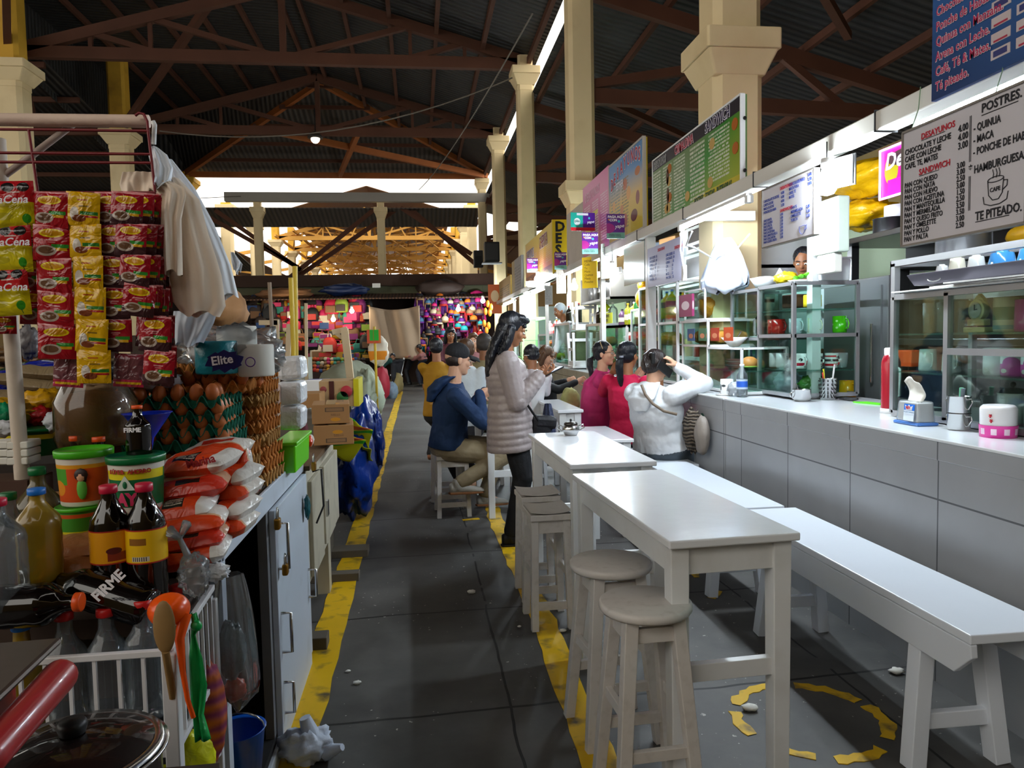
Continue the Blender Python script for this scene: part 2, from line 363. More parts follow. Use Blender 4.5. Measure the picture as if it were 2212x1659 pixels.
st(ribbon([(lx(y)+.06, y) for y in [i*.2-1 for i in range(60)]+[11+.8*i for i in range(14)]], .145, 1).build('trim_1', YP))
st(ribbon([(.585+.012*math.sin(y*2), y) for y in [i*.12-1 for i in range(70)]+[7.5+.8*i for i in range(16)]], .125, 2).build('trim_2', YP))
cc = V((1.42, 2.55, 0))   # the broken ring painted under the bench
for i, (a0, a1) in enumerate(((20, 75), (88, 150), (160, 196), (215, 245), (258, 300), (318, 372))):
    st(ribbon([(cc.x+.27*math.cos(math.radians(a)), cc.y+.27*math.sin(math.radians(a))) for a in range(a0, a1+1, 6)], .05, 10+i).build('trim_%d' % (3+i), YP))
for i, (px, py, a) in enumerate(((1545, 1285, 50), (1500, 1240, 80), (1017, 1122, 10))):
    c = atz(px, py); d = V((math.cos(math.radians(a)), math.sin(math.radians(a)), 0))*.07
    st(ribbon([tuple(c-d), tuple(c), tuple(c+d)], .05, 30+i).build('trim_%d' % (9+i), YP))
CRE = mat('cream_plaster', '#ecd6a8', .7, var=.05, scale=2, dirt='#b79a5f', dscale=1.4, damt=.35, bump=.08)
YEL = mat('yellow_plaster', '#dba935', .7, var=.08, scale=2, dirt='#7c5a1c', dscale=2, damt=.5)
CRW = mat('white_plaster', '#e9e5da', .7, var=.04, scale=2)
WD = mat('roof_timber', '#5a3524', .75, var=.35, scale=1.5, stretch=(1, 1, 1), bump=.2)
WDL = mat('lit_timber', '#d9a04a', .7, var=.3, scale=1.2)  # roof timber in a lighter copy, the far hall's strong light put into its colour
ROOF = waves('corrugated_roof', '#403f3e', '#232322', 2.1, 'Y', .6, .9, .03, distort=.4)
ROOFX = waves('corrugated_roof_end', '#6a625a', '#3a3633', 2.1, 'X', .6, .9, .03, distort=.4)
ROOFL = waves('corrugated_roof_left', '#464442', '#272625', 2.1, 'X', .6, .9, .03, distort=.4)
ROOFW = waves('corrugated_roof_far', '#a8764a', '#6a4a2c', 2.1, 'Y', .6, .9, .03)  # lighter brown sheets, brightness of the far hall put into the colour
def sq(b, x, y, w, z0, z1, w2=None, ch=.06, mi=0):
    w2 = w2 or w; rings = []
    for z, ww in ((z0, w), (z1, w2)):
        h = ww/2; c = ch*ww/.4; rings.append([V((x+sx, y+sy, z)) for sx, sy in ((h, -h+c), (h, h-c), (h-c, h), (-h+c, h), (-h, h-c), (-h, -h+c), (-h+c, -h), (h-c, -h))])
    vs = rings[0]+rings[1]; b._add(vs, [(i, (i+1) % 8, 8+(i+1) % 8, 8+i) for i in range(8)]+[tuple(range(7, -1, -1)), tuple(range(8, 16))], None, mi)
def pillar(x, y, w, mats, z_top=6.9, low=True, upper=1.6):
    p = bpy.data.objects.new('pillar', None); COL.objects.link(p); p.location = (x, y, 0); p.matrix_world = Matrix.Translation((x, y, 0)); st(p)
    b = MB()
    if low:
        sq(b, x, y, w*1.02, 0, 3.3); sq(b, x, y, w*.98, 3.3, z_top-.45)
    else: sq(b, x, y, w*1.02, 0, z_top-.45, w*.94)
    sq(b, x, y, w*.98, z_top-.45, z_top-.3)
    b.build('shaft', mats[0], p)
    if low:
        b = MB(); sq(b, x, y, w*1.04, 3.26, 3.42, w*1.42, .01); sq(b, x, y, w*1.5, 3.42, 3.56, None, .01); b.build('band', mats[0], p, bev=.01)
    b = MB(); sq(b, x, y, w, z_top-.35, z_top-.15, w*1.5, .01); sq(b, x, y, w*1.6, z_top-.15, z_top, None, .01); b.build('capital', mats[0], p, bev=.01)
    if upper: b = MB(); sq(b, x, y, w*.85, z_top, z_top+upper); b.build('upper_post', mats[1], p)
    return p
for i, y in enumerate((5.25, 10.2, 15.3, 20.45, 25.7)):
    pillar(2.28, y, .36 if i < 4 else .3, (CRE, CRE), 6.9 if i > 1 else 7.0, low=i < 2, upper=.25)
for i, y in enumerate((30.8, 35.9, 41, 46, 51, 56, 61, 66)): pillar(2.28, y, .4, (CRE, YEL), 6.9, low=False, upper=1.4 if i > 1 else .1)
for i, y in enumerate((14.9, 20.2, 25.7)): pillar(-7.25-.1*i, y, .5, (CRE if i < 2 else YEL, YEL), (6.62, 6.85, 6.85)[i], low=False, upper=3.2 if i < 2 else .2)
for i, y in enumerate((30.8, 35.9, 41, 46, 51, 56, 61, 66)):
    pillar(-7.4, y, .45, (CRE, YEL), 6.9, low=False, upper=1.4 if i > 1 else .1)
    if i < 5: pillar(-13.5, y+1, .45, (YEL, YEL), 6.2, low=False, upper=1.0)
for x, y, z in ((-5.2, 25.8, 5.95), (-1.17, 25.8, 5.95)): pillar(x, y, .28, (CRE, CRE), z, low=False, upper=.25)
for x, y in ((-18.5, 24), (-15, 27), (-22, 27)): pillar(x, y, .5, (CRE, CRE), 5.0, low=False, upper=.6)
NX0, NX1, RX = -7.4, 2.45, -2.45
zr = lambda x: 6.98+.3*(min(x-NX0, NX1-x))
def slab(name, pts, m, th=.03):
    b = MB(); n = (V(pts[1])-V(pts[0])).cross(V(pts[2])-V(pts[0])).normalized()*th; k = len(pts)
    b._add([V(p) for p in pts]+[V(p)+n for p in pts], [tuple(reversed(range(k))), tuple(range(k, 2*k))]+[(i, (i+1) % k, k+(i+1) % k, k+i) for i in range(k)])
    o = b.build(name, m); return st(o)
YE = 25.9; HY = 20.6
slab('ceiling', [(RX, -5, zr(RX)+.12), (NX1+.1, -5, zr(NX1)+.1), (NX1+.1, YE, zr(NX1)+.1), (RX, HY, zr(RX)+.12)], ROOF)
zn = lambda x: zr(RX)+.06*(RX-x)
slab('ceiling', [(-8.4, -5, zn(-8.4)+.12), (RX, -5, zr(RX)+.12), (RX, HY, zr(RX)+.12), (-8.4, YE, zn(-8.4)+.12)], ROOF)
slab('ceiling', [(RX, HY, zr(RX)+.12), (NX0, YE, zr(NX0)+.12), (-8.4, YE, zn(-8.4)+.12)], ROOFX)
slab('ceiling', [(-8.3, 26.5, 6.0), (-8.3, 26.5, 9.0), (-8.3, 15.2, 9.0), (-8.3, 15.2, 7.8)], ROOF)
slab('ceiling', [(RX, HY, zr(RX)+.12), (NX1+.1, YE, zr(NX1)+.1), (NX0, YE, zr(NX0)+.12)], ROOFX)
AZ = lambda x: 6.42-.27*(x-2.4)
slab('ceiling', [(2.42, -5, AZ(2.42)), (9.5, -5, AZ(9.5)), (9.5, 29, AZ(9.5)), (2.42, 29, AZ(2.42))], ROOF)
slab('ceiling', [(-32, 25.8, 6.3), (-7.8, 25.8, 6.3), (-7.8, 38, 5.0), (-32, 38, 5.0)], ROOFL)
slab('ceiling', [(-8.5, 25.9, 6.3), (-7.2, 25.9, 6.9), (-7.2, 25.9, 7.2), (-8.5, 25.9, 9.0)], ROOFX)
LZ = lambda y: 6.35+.146*(25.8-y)
slab('ceiling', [(-32, 15.1, LZ(15.1)), (-7.8, 15.1, LZ(15.1)), (-7.8, 25.8, LZ(25.8)), (-32, 25.8, LZ(25.8))], ROOFL)
slab('ceiling', [(-32, 0, LZ(0)+.5), (-7.8, 0, LZ(0)+.5), (-7.8, 14.9, LZ(14.9)+.42), (-32, 14.9, LZ(14.9)+.42)], ROOFL)
# second hall behind the transept
FR = .9
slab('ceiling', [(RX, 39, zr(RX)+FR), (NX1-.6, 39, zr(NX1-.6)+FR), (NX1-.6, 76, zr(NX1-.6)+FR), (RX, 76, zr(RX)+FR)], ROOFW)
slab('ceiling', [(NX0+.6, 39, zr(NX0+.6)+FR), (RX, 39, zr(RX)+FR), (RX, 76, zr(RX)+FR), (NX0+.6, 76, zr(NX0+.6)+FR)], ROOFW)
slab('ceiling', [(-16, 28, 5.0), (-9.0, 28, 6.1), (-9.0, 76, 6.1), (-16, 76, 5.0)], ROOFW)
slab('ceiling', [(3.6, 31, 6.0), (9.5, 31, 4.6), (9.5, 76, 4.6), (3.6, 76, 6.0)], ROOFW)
slab('ceiling', [(-7.2, 25.9, 5.95), (2.2, 25.9, 5.95), (2.2, 27.4, 5.55), (-7.2, 27.4, 5.55)], ROOFX)
b = MB(); b.bb(-6.2, 2.55, 25.55, 25.8, 6.12, 6.42)
o = b.build('roof_gutter', mat('zinc', '#a9a49b', .6, .2, var=.1, scale=1), bev=.01); tag(o, 'long pale metal gutter beam under the bright roof gap', 'gutter', kind='structure')
def truss(y, x0=NX0, x1=NX1, m=WD, zc=7.0, full=True):
    b = MB(); mx = (x0+x1)/2; zt = zr(mx)-.08; w = .14
    b.beam((x0, y, zc), (x1, y, zc), w, .22); b.beam((x0, y, zc+.02), (mx, y, zt), w, .2); b.beam((x1, y, zc+.02), (mx, y, zt), w, .2)
    b.beam((mx, y, zc), (mx, y, zt), .12)
    for s in (-1, 1):
        for k, kk in ((.0, .5), (.45, .72)):
            xa = mx+s*k*(x1-mx); xb = mx+s*kk*(x1-mx); b.beam((xa, y, zc), (xb, y, zt-(zt-zc)*kk), .1, .1)
            b.beam((xb, y, zc), (xb, y, zt-(zt-zc)*kk), .07, .07)
    if m is WDL:
        for k in range(1, 10):
            xa = x0+(x1-x0)*k/10; b.beam((xa, y, zc), (xa+.5*(-1)**k, y, zr(xa)), .07); b.beam((xa, y, zc), (xa, y+2.5, zr(xa)-.1), .06); b.beam((xa, y, zc), (xa+.9*(-1)**k, y+5, zc), .05)
    return st(b.build('roof_truss', m))
for y in (0, 5.1, 10.2, 15.3, 20.4): truss(y)
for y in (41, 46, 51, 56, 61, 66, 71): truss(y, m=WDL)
WDO = mat('orange_timber', '#a9602c', .7, var=.3, scale=1.5)
for a, c in (((NX1, 25.6, 7.0), (RX, HY+.3, zr(RX))), ((NX0, 25.6, 7.0), (RX, HY+.3, zr(RX))), ((NX0, 25.6, 6.98), (NX1, 25.6, 6.98)), ((RX+1, 20.4, 7.0), (RX, 25.5, 6.98)), ((2.3, 25.3, 6.95), (-3.8, 20.5, 7.05))):
    b = MB(); b.beam(a, c, .12, .17); st(b.build('roof_beam', WDO))
for k in range(1, 6):     # purlins of the hip end
    y = 25.7-k*.95; z = zr(NX1)+(zr(RX)-zr(NX1))*(25.7-y)/(25.7-HY); w = (y-HY)/(25.7-HY)
    b = MB(); b.beam((RX+(NX0-RX)*w, y, z), (RX+(NX1-RX)*w, y, z), .08, .1); st(b.build('roof_purlin', WD))
for k in range(6):        # purlins of the nave roof
    for s in (0, 1):
        x = (NX0+.15+k*.92) if s == 0 else (NX1-.1-k*.92); ye = 25.6-(25.6-HY)*min(x-NX0, NX1-x)/(NX1-RX)
        z_ = zn(x) if s == 0 else zr(x)
        b = MB(); b.beam((x, -4, z_+.02), (x, ye, z_+.02), .08, .12); st(b.build('roof_purlin', WD))
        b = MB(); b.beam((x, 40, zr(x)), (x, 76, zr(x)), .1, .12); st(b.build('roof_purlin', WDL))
for k in range(7):
    x = 2.55+k*1.0; b = MB(); b.beam((x, -4, AZ(x)-.1), (x, 39, AZ(x)-.1), .07, .11); st(b.build('roof_purlin', WD))
for y in (.1, 5.1, 10.2, 15.3, 20.4, 25.5):
    b = MB(); b.beam((2.4, y, AZ(2.4)-.26), (9.4, y, AZ(9.4)-.26), .12, .2); b.beam((2.4, y, 4.9), (5.2, y, AZ(5.2)-.3), .1, .12); b.beam((2.4, y, 4.75), (9.4, y, 4.5), .12, .2)
    b.beam((5.2, y, AZ(5.2)-.3), (6.2, y, 4.62), .09, .1); st(b.build('roof_truss', WD))
for y in (7.3, 12.5, 17.6): b = MB(); b.beam((2.45, y-1.9, 4.95), (5.6, y+1.9, AZ(5.6)-.3), .09, .1); st(b.build('roof_beam', WD))
for k in range(15):
    y = 25.4-k*1.6+(-.2 if k > 6 else 0); b = MB(); b.beam((-31, y, LZ(y)-.08+(.42 if y < 15 else 0)), (-7.8, y, LZ(y)-.08+(.42 if y < 15 else 0)), .08, .12); st(b.build('roof_purlin', WD))
for a, c in (((-7.3, 15.1, 6.9), (-13, 15.3, 9.2)), ((-7.3, 15.2, 6.9), (-9.5, 20.5, 7.2)), ((-7.3, 20.3, 6.9), (-16, 20.3, 9.0)), ((-7.3, 20.2, 6.95), (-3.6, 15.4, 8.4)), ((-7.3, 14.9, 6.95), (-4.9, 10.2, 8.0)), ((-20, 20.3, 6.6), (-7.4, 20.3, 6.9)), ((-20, 15.1, 6.6), (-7.4, 15.1, 6.9)), ((-7.4, 25.6, 6.5), (-24, 25.6, 6.2))):
    b = MB(); b.beam(a, c, .12, .17); st(b.build('roof_beam', WD))
# crossed braces of the far hall and its aisles
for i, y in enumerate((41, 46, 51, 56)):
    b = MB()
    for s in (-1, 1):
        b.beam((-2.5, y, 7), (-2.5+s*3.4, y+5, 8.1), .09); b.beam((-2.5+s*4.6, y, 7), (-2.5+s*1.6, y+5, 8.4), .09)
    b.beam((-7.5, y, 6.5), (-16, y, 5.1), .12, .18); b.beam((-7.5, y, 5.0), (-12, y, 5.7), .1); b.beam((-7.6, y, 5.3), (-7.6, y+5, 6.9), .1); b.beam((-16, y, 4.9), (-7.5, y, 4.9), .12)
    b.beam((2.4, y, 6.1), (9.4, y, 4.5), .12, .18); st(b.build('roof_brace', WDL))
for a, c in (((-4.6, 26, 3.4), (-1.3, 26, 6.0)), ((-4.2, 26.2, 3.6), (-.6, 26.2, 6.0)), ((-7.2, 26, 5.9), (-4.0, 26, 4.0)), ((-6.6, 26, 5.9), (-3.9, 26, 3.9)), ((1.9, 26, 4.4), (-.5, 26, 6.0)), ((2.0, 26.1, 4.1), (-.2, 26.1, 6.0))):
    b = MB(); b.beam(a, c, .1, .14); st(b.build('roof_brace', WD))
# walls round the hall
WALL = mat('hall_wall', '#b39a68', .85, var=.1, scale=1)
b = MB(); b.bb(9.5, 9.7, -6, 78, 0, 5.2); st(b.build('wall_right', WALL))
b = MB(); b.bb(-32.2, -32, -6, 78, 0, 4.6); st(b.build('wall_left', WALL))
b = MB(); b.bb(-32, 9.5, 77, 77.3, 0, 6.6); st(b.build('wall_far', WALL))
b = MB(); b.bb(-32, -2.5, -6.3, -6, 0, 4.2); b.bb(-2.5, 9.5, -6.3, -6, 0, 7.6); st(b.build('wall_back_light_block', WALL))  # unseen wall, stepped in height to hold back daylight from behind
b = MB(); b.bb(-16.2, -16, 28, 77, 0, 5); st(b.build('wall_west', WALL))
# hanging hall lamps, cables
def wire(name, label, pts, r=.008, m=None, cat='cable', g=None, sag=0):
    if sag:
        a, c = V(pts[0]), V(pts[-1]); pts = [a.lerp(c, t/14)+V((0, 0, -4*sag*(t/14)*(1-t/14))) for t in range(15)]
    b = MB(); b.tube(pts, r, 6); return tag(b.build(name, m or DGREY), label, cat, g)
CB = mat('dusty_cable', '#6f665c', .8)
wire('cable', 'dusty cable sagging from the left pillar across the nave to the right pillar capital', [aty(345, 283, 17), aty(1130, 158, 15.2)], .014, CB, sag=.55)
wire('cable', 'dark cable running diagonally down from the top of the frame past the right pillars', [aty(1150, 30, 9), aty(905, 410, 24)], .012, CB, sag=.2)
wire('cable', 'thin cable stretched from the left row of pillars to the pale gutter', [aty(433, 428, 25), aty(520, 424, 25.5)], .012, CB)
t = thing('pendant_lamp', 'small round pendant lamp hanging from the nave truss', 'lamp', tuple(aty(681, 296, 20.3)))
p = aty(681, 296, 20.3); b = MB(); b.lathe([(0, .12), (.08, .12), (.2, 0), (.2, -.03), (0, -.03)], p); b.build('shade', mat('dark_enamel', '#3b352f', .5), t)
b = MB(); b.tube([p+V((0, 0, .1)), p+V((0, 0, .75))], .012, 6); b.build('cord', BLK, t)
b = MB(); b.ball(p-V((0, 0, .05)), .12, 10); b.build('bulb', mat('dim_bulb', '#fff2dd', .4, emit=1.2), t)
t = thing('loudspeaker', 'black loudspeaker box on a bracket beside the fourth right pillar', 'speaker', tuple(aty(1062, 570, 19)))
p = aty(1062, 545, 19); b = MB(); b.box(p, (.38, .3, .5)); b.build('cabinet', BLK, t, bev=.02); b = MB(); b.box(p-V((0, .16, 0)), (.3, .02, .4)); b.build('grille', DGREY, t)
b = MB(); b.box(p-V((0, 0, .28)), (.5, .3, .03)); b.build('bracket', mat('blue_grey_metal', '#8c9299', .5), t)
t = thing('loudspeaker', 'smaller dark loudspeaker hanging behind the black one near the far right pillar', 'speaker', tuple(aty(1033, 560, 24)))
p = aty(1033, 560, 24.6); b = MB(); b.box(p, (.3, .3, .55)); b.build('cabinet', DGREY, t, bev=.02); b = MB(); b.box(p-V((0, .16, .06)), (.2, .02, .3)); b.build('grille', BLK, t)
# hall scaled up about the camera; the downward shift keeps the eye point fixed
bpy.context.view_layer.update()
KS = 1.145
for o in list(SC.objects):
    if o.parent or o.type in ('CAMERA',) or o.name.startswith(('floor', 'trim', 'wall_left', 'wall_right', 'wall_back_light_block')): continue
    o.location = V(o.location)*KS-V((0, 0, .21)); o.scale = (KS,)*3
for me in {o.data for o in SC.objects if o.name.startswith('shaft')}:
    for v in me.vertices:
        if v.co.z < .05: v.co.z = .1834
# ================= tables, stools, benches =================
def table(name, label, x0, x1, y0, y1, h, rz=0, stretch=.4, g=None, top=MWG, mesh_m=MW):
    t = thing(name, label, 'table', ((x0+x1)/2, (y0+y1)/2, 0), 0, g); w, d = (x1-x0)/2, (y1-y0)/2; cx, cy = (x0+x1)/2, (y0+y1)/2
    r = rot(0, 0, rz); P = lambda x, y, z: tuple(r @ V((x, y, z))+V((cx, cy, 0)))
    b = MB(); b.box(P(0, 0, h-.013), (2*w, 2*d, .026), r); b.build('table_top', top, t, bev=.005)
    b = MB()
    for s in (-1, 1): b.box(P(s*(w-.035), 0, h-.026-.045), (.022, 2*d-.1, .09), r); b.box(P(0, s*(d-.045), h-.026-.045), (2*w-.08, .022, .09), r)
    b.build('apron', mesh_m, t, bev=.002)
    for sx in (-1, 1):
        for sy in (-1, 1):
            b = MB(); b.beam(P(sx*(w-.045), sy*(d-.055), 0), P(sx*(w-.045), sy*(d-.055), h-.026), .05, .058, w2=.058); b.build('leg', mesh_m, t, bev=.003)
    for sy in (-1, 1): b = MB(); b.box(P(0, sy*(d-.055), stretch), (2*w-.12, .03, .055), r); b.build('stretcher', mesh_m, t, bev=.002)
    return t
table('high_table', 'nearest white high table, long glossy top with chipped front corner', .69, 1.115, 2.1, 3.24, .84, .05, .41)
table('high_table', 'white high table behind the nearest one, carrying the steel sugar bowl', .69, 1.125, 3.47, 4.68, .84, .02, .36)
table('high_table', 'white table where the man in the navy jacket eats', .49, .9, 5.86, 6.9, .84, .03, .36)
table('high_table', 'white table between the striped sweater boy and the counter', 1.14, 1.36, 6.1, 7.2, .84, 0, .36)
table('low_table', 'small white table end beyond the sugar bowl, beside the pink sweater woman', 1.18, 1.5, 5.1, 5.9, .72, 0, .3)
def round_stool(label, c, r, h, a0, m=MWC):
    t = thing('round_stool', label, 'stool', (c[0], c[1], 0)); x, y = c[:2]
    b = MB(); b.lathe([(0, h), (r-.008, h), (r, h-.006), (r, h-.022), (r-.006, h-.03), (0, h-.03)], (x, y, 0), 40); b.build('seat', m, t)
    L = []
    for k in range(4):
        a = a0+k*PI/2+PI/4; p = V((x+math.cos(a)*r*.72, y+math.sin(a)*r*.72, h-.03)); q = V((x+math.cos(a)*r*1.22, y+math.sin(a)*r*1.22, 0)); L.append((p, q))
        b = MB(); b.beam(p, q, .042, .042, up=V((-math.sin(a0), math.cos(a0), 0)), w2=.036); b.build('leg', m, t, bev=.003)
    for k in range(4):
        for f, hh in ((.08, .045), ((.47, .035) if k % 2 else (.66, .035))):
            p = L[k][0].lerp(L[k][1], f); q = L[(k+1) % 4][0].lerp(L[(k+1) % 4][1], f)
            b = MB(); b.beam(p, q, .02, hh); b.build('apron' if f < .2 else 'stretcher', m, t, bev=.002)
    return t
round_stool('round white stool with paint chips, far one beside the nearest high table', (.672, 2.6), .149, .635, .1)
round_stool('round white stool nearest the camera, tucked by the nearest table leg', (.668, 2.17), .142, .64, .05)
def sq_stool(label, c, w, d, h, rz=0, m=MWC, name='square_stool', flip=None, topm=None):
    t = thing(name, label, 'stool', (c[0], c[1], 0) if flip is None else flip[0])
    def P(x, y, z):
        p = V((x, y, z))
        if flip is not None: return flip[1] @ p+V(flip[0])
        return rot(0, 0, rz) @ p+V((c[0], c[1], 0))
    r = flip[1] if flip is not None else rot(0, 0, rz)
    b = MB()
    def top(u, v):
        x = (u-.5)*w; return P(x, (v-.5)*d, h-.012+.012*(2*abs(u-.5))**2)
    b.sheet(top, 10, 2); b.box(P(0, 0, h-.032), (w, d, .03), r); b.build('seat', topm or m, t, bev=.004)
    L = []
    for sx, sy in ((-1, -1), (1, -1), (1, 1), (-1, 1)):
        p, q = P(sx*(w/2-.025), sy*(d/2-.03), h-.045), P(sx*(w/2-.012), sy*(d/2), 0); L.append((p, q)); b = MB(); b.beam(p, q, .036, .036, up=r @ V((0, 1, 0))); b.build('leg', m, t, bev=.003)
    for k in range(4):
        for f, hh in ((.06, .07), (.78 if k % 2 == 0 else .5, .04)):
            p = L[k][0].lerp(L[k][1], f); q = L[(k+1) % 4][0].lerp(L[(k+1) % 4][1], f); b = MB(); b.beam(p, q, .018, hh, up=r @ V((0, 0, 1))); b.build('apron' if f < .1 else 'stretcher', m, t, bev=.002)
    return t
sq_stool('white saddle seat stool in front, between the yellow line and second table', (.62, 3.68), .21, .25, .595, .03)
sq_stool('white saddle seat stool behind its twin, under the edge of the second table', (.635, 4.08), .22, .25, .60, .03)
sq_stool('white stool the man in the navy jacket sits on', (.24, 6.15), .27, .32, .52, .05)
sq_stool('white stool behind the seated man, mostly hidden by his own stool', (.21, 6.75), .27, .3, .52, 0)
sq_stool('white stool standing on the table side of the seated man', (.66, 7.4), .27, .3, .5, 0)
BN = mat('bench_paint', '#dfe5ee', .28, var=.03, scale=4)
def bench(label, x0, x1, y0, y1, h, rz=0):
    t = thing('long_bench', label, 'bench', ((x0+x1)/2, (y0+y1)/2, 0)); cx, cy = (x0+x1)/2, (y0+y1)/2; w, d = (x1-x0)/2, (y1-y0)/2; r = rot(0, 0, rz)
    P = lambda x, y, z: r @ V((x, y, z))+V((cx, cy, 0))
    b = MB(); b.box(P(0, 0, h-.015), (2*w, 2*d, .03), r); b.build('seat', BN, t, bev=.004)
    for s in (-1, 1):
        b = MB(); b.prism([(-d+.0, 0), (d, 0), (d, -.04), (d-.08, -.115), (-d+.08, -.115), (-d, -.04)], P(s*(w-.012), 0, h-.031), r @ V((0, 1, 0)), r @ V((s*.08, 0, 1)).normalized(), .022); b.build('side_board', BN, t, bev=.003)
    for e in (-1, 1):
        y = e*(d-.28); F = []
        for s in (-1, 1):
            p, q = P(s*(w-.055), y, h-.03), P(s*(w+.0), y+e*.03, 0); F.append((p, q)); b = MB(); b.beam(p, q, .055, .062); b.build('leg', BN, t, bev=.003)
        b = MB(); b.beam(F[0][0].lerp(F[0][1], .7), F[1][0].lerp(F[1][1], .7), .03, .055); b.build('stretcher', BN, t, bev=.003)
    return t
bench('nearest long white bench running along the tiled counter', 1.595, 1.9, 1.95, 3.58, .55, -.01)
bench('white bench continuing behind the nearest bench towards the seated women', 1.57, 1.87, 3.62, 5.05, .55, 0)
bench('white bench the three women sit on at the counter', 1.72, 2.02, 5.2, 7.3, .5, 0)
bench('white bench further along the counter behind the pink sweater woman', 1.66, 1.92, 7.4, 9.2, .5, 0)
# ================= tiled counter =================
def tile_mat(name, base, line, w, h, x0=0, z0=0, off=0):
    m, nt, b = _new(name); N, L = nt.nodes.new, nt.links.new
    tc = N('ShaderNodeTexCoord'); mp = N('ShaderNodeMapping'); mp.inputs['Location'].default_value = (0, x0, z0); L(tc.outputs['Object'], mp.inputs[0])
    sp = N('ShaderNodeSeparateXYZ'); L(mp.outputs[0], sp.inputs[0]); cb = N('ShaderNodeCombineXYZ'); L(sp.outputs[1], cb.inputs[0]); L(sp.outputs[2], cb.inputs[1])
    br = N('ShaderNodeTexBrick'); br.offset = off; br.inputs['Scale'].default_value = 1; br.inputs['Brick Width'].default_value = w; br.inputs['Row Height'].default_value = h; br.inputs['Mortar Size'].default_value = .004
    br.inputs['Color1'].default_value = (*hexc(base), 1); br.inputs['Color2'].default_value = (*[x*.94 for x in hexc(base)], 1); br.inputs['Mortar'].default_value = (*hexc(line), 1); L(cb.outputs[0], br.inputs[0])
    n = N('ShaderNodeTexNoise'); n.inputs['Scale'].default_value = 2; n.inputs['Detail'].default_value = 6; n.inputs['Distortion'].default_value = 1; L(mp.outputs[0], n.inputs[0])
    mx = N('ShaderNodeMix'); mx.data_type = 'RGBA'; mx.blend_type = 'MULTIPLY'; mx.inputs[0].default_value = .25; L(br.outputs[0], mx.inputs[6]); L(n.outputs[0], mx.inputs[7]); L(mx.outputs[2], b.inputs['Base Color'])
    b.inputs['Roughness'].default_value = .25; return m
TILE = tile_mat('counter_tiles', '#b9bdc2', '#6d7175', .62, .45, .1, .14)
TILE2 = tile_mat('counter_tiles_beige', '#c3bda9', '#6b675a', .6, .45)
TOPM = mat('counter_top_white', '#e6ebee', .12, var=.02, scale=2)
def counter(label, y0, y1, tm, x=2.08, h=1.01, top=TOPM):
    t = thing('serving_counter', label, 'counter', (x+.33, (y0+y1)/2, 0))
    b = MB(); b.bb(x, x+.1, y0, y1, 0, h-.09); b.build('tiled_front', tm, t)
    b = MB(); b.bb(x-.005, x+.08, y0, y1, h-.09, h-.012); b.build('edge_tiles', tm, t, bev=.004)
    b = MB(); b.bb(x-.012, x+.86, y0, y1, h-.012, h); b.build('worktop', top, t, bev=.003)
    b = MB(); b.bb(x+.1, x+.8, y0, y0+.08, 0, h-.012); b.bb(x+.1, x+.8, y1-.08, y1, 0, h-.012); b.build('side_wall', tm, t)
    return t
counter('white tiled serving counter nearest the camera with glossy white top', -.4, 4.86, TILE)
counter('grey tiled counter the woman in the white hoodie leans on', 4.87, 7.6, TILE)
counter('beige counter behind the woman in the pink sweater', 7.61, 10.6, TILE2)
counter('pale counter beyond the girl with brown hair', 10.61, 14.5, TILE2)
counter('farthest pale counter of the row, behind the standing woman', 14.51, 20.0, TILE2)
# round green seal stuck on the counter front
t = thing('sticker', 'small green oval seal sticker on the grey counter front', 'sticker', tuple(atx(1517, 935, 2.074)))
c = atx(1517, 912, 2.076); b = MB(); b.prism([(.052*math.cos(a*PI/12), .068*math.sin(a*PI/12)) for a in range(24)], c, (0, -1, 0), (0, 0, 1), .002); b.build('seal', mat('seal_green', '#1f5a48', .4), t)
b = MB()
for k in (-1, 0, 1): b.bb(c.x-.003, c.x-.001, c.y+k*.022-.006, c.y+k*.022+.006, c.z+.005, c.z+.045)
b.build('emblem', col('#c8e6d8'), t)
b = MB(); b.box(c-V((0, 0, .085)), (.002, .11, .035)); q = b.build('ribbon', mat('seal_dark', '#1b3a3c', .4), t)
b = MB(); b.box(c-V((.002, 0, .042)), (.001, .07, .012)); b.build('caption', col('#d9efe6'), t)
# ================= rail with lamps =================
t = thing('menu_rail', 'long white metal rail above the counters carrying menus and lamps', 'rail', (2.05, 8, 0))
b = MB(); b.bb(2.02, 2.12, .6, 20, 2.33, 2.415); b.build('rail_beam', mat('rail_paint', '#d8d4cc', .35, var=.06, scale=2), t, bev=.006)
b = MB()
for y in (1.9, 3.1, 4.3, 5.5, 6.7, 7.9): b.bb(2.015, 2.125, y, y+.006, 2.325, 2.42)
b.build('joint_band', DGREY, t)
for y in (8.2, 11.9, 16): b = MB(); b.bb(2.05, 2.1, y, y+.05, 1.0, 2.33); b.build('post', MW, t)
b = MB(); b.bb(2.05, 2.13, 6.5, 6.56, 1.0, 2.33); b.build('post', MW, t)
b = MB(); b.bb(2.12, 2.62, 5.55, 5.6, 2.33, 2.4); b.build('crossbar', MW, t)
def tube_lamp(label, p, q, e=9, r=.016, colr=(.78, .9, 1)):
    p, q = V(p), V(q); t = thing('tube_lamp', label, 'lamp', tuple((p+q)/2)); d = (q-p).normalized()
    b = MB(); b.beam(p+V((0, 0, .028)), q+V((0, 0, .028)), .04, .024); b.build('fitting', WHT, t, bev=.003)
    m = mat('tube_glow_%g' % e, colr, .3, emit=e*4.6); b = MB(); b.tube([p+d*.02, q-d*.02], r, 8); b.build('lamp_tube', m, t)
    b = MB(); b.beam(p-d*.02, p+d*.03, .04, .045); b.beam(q-d*.03, q+d*.02, .04, .045); b.build('end_cap', WHT, t, bev=.004); return t
tube_lamp('bright fluorescent tube under the rail below the green menu board', (2.0, 4.32, 2.26), (2.0, 5.5, 2.26), 30)
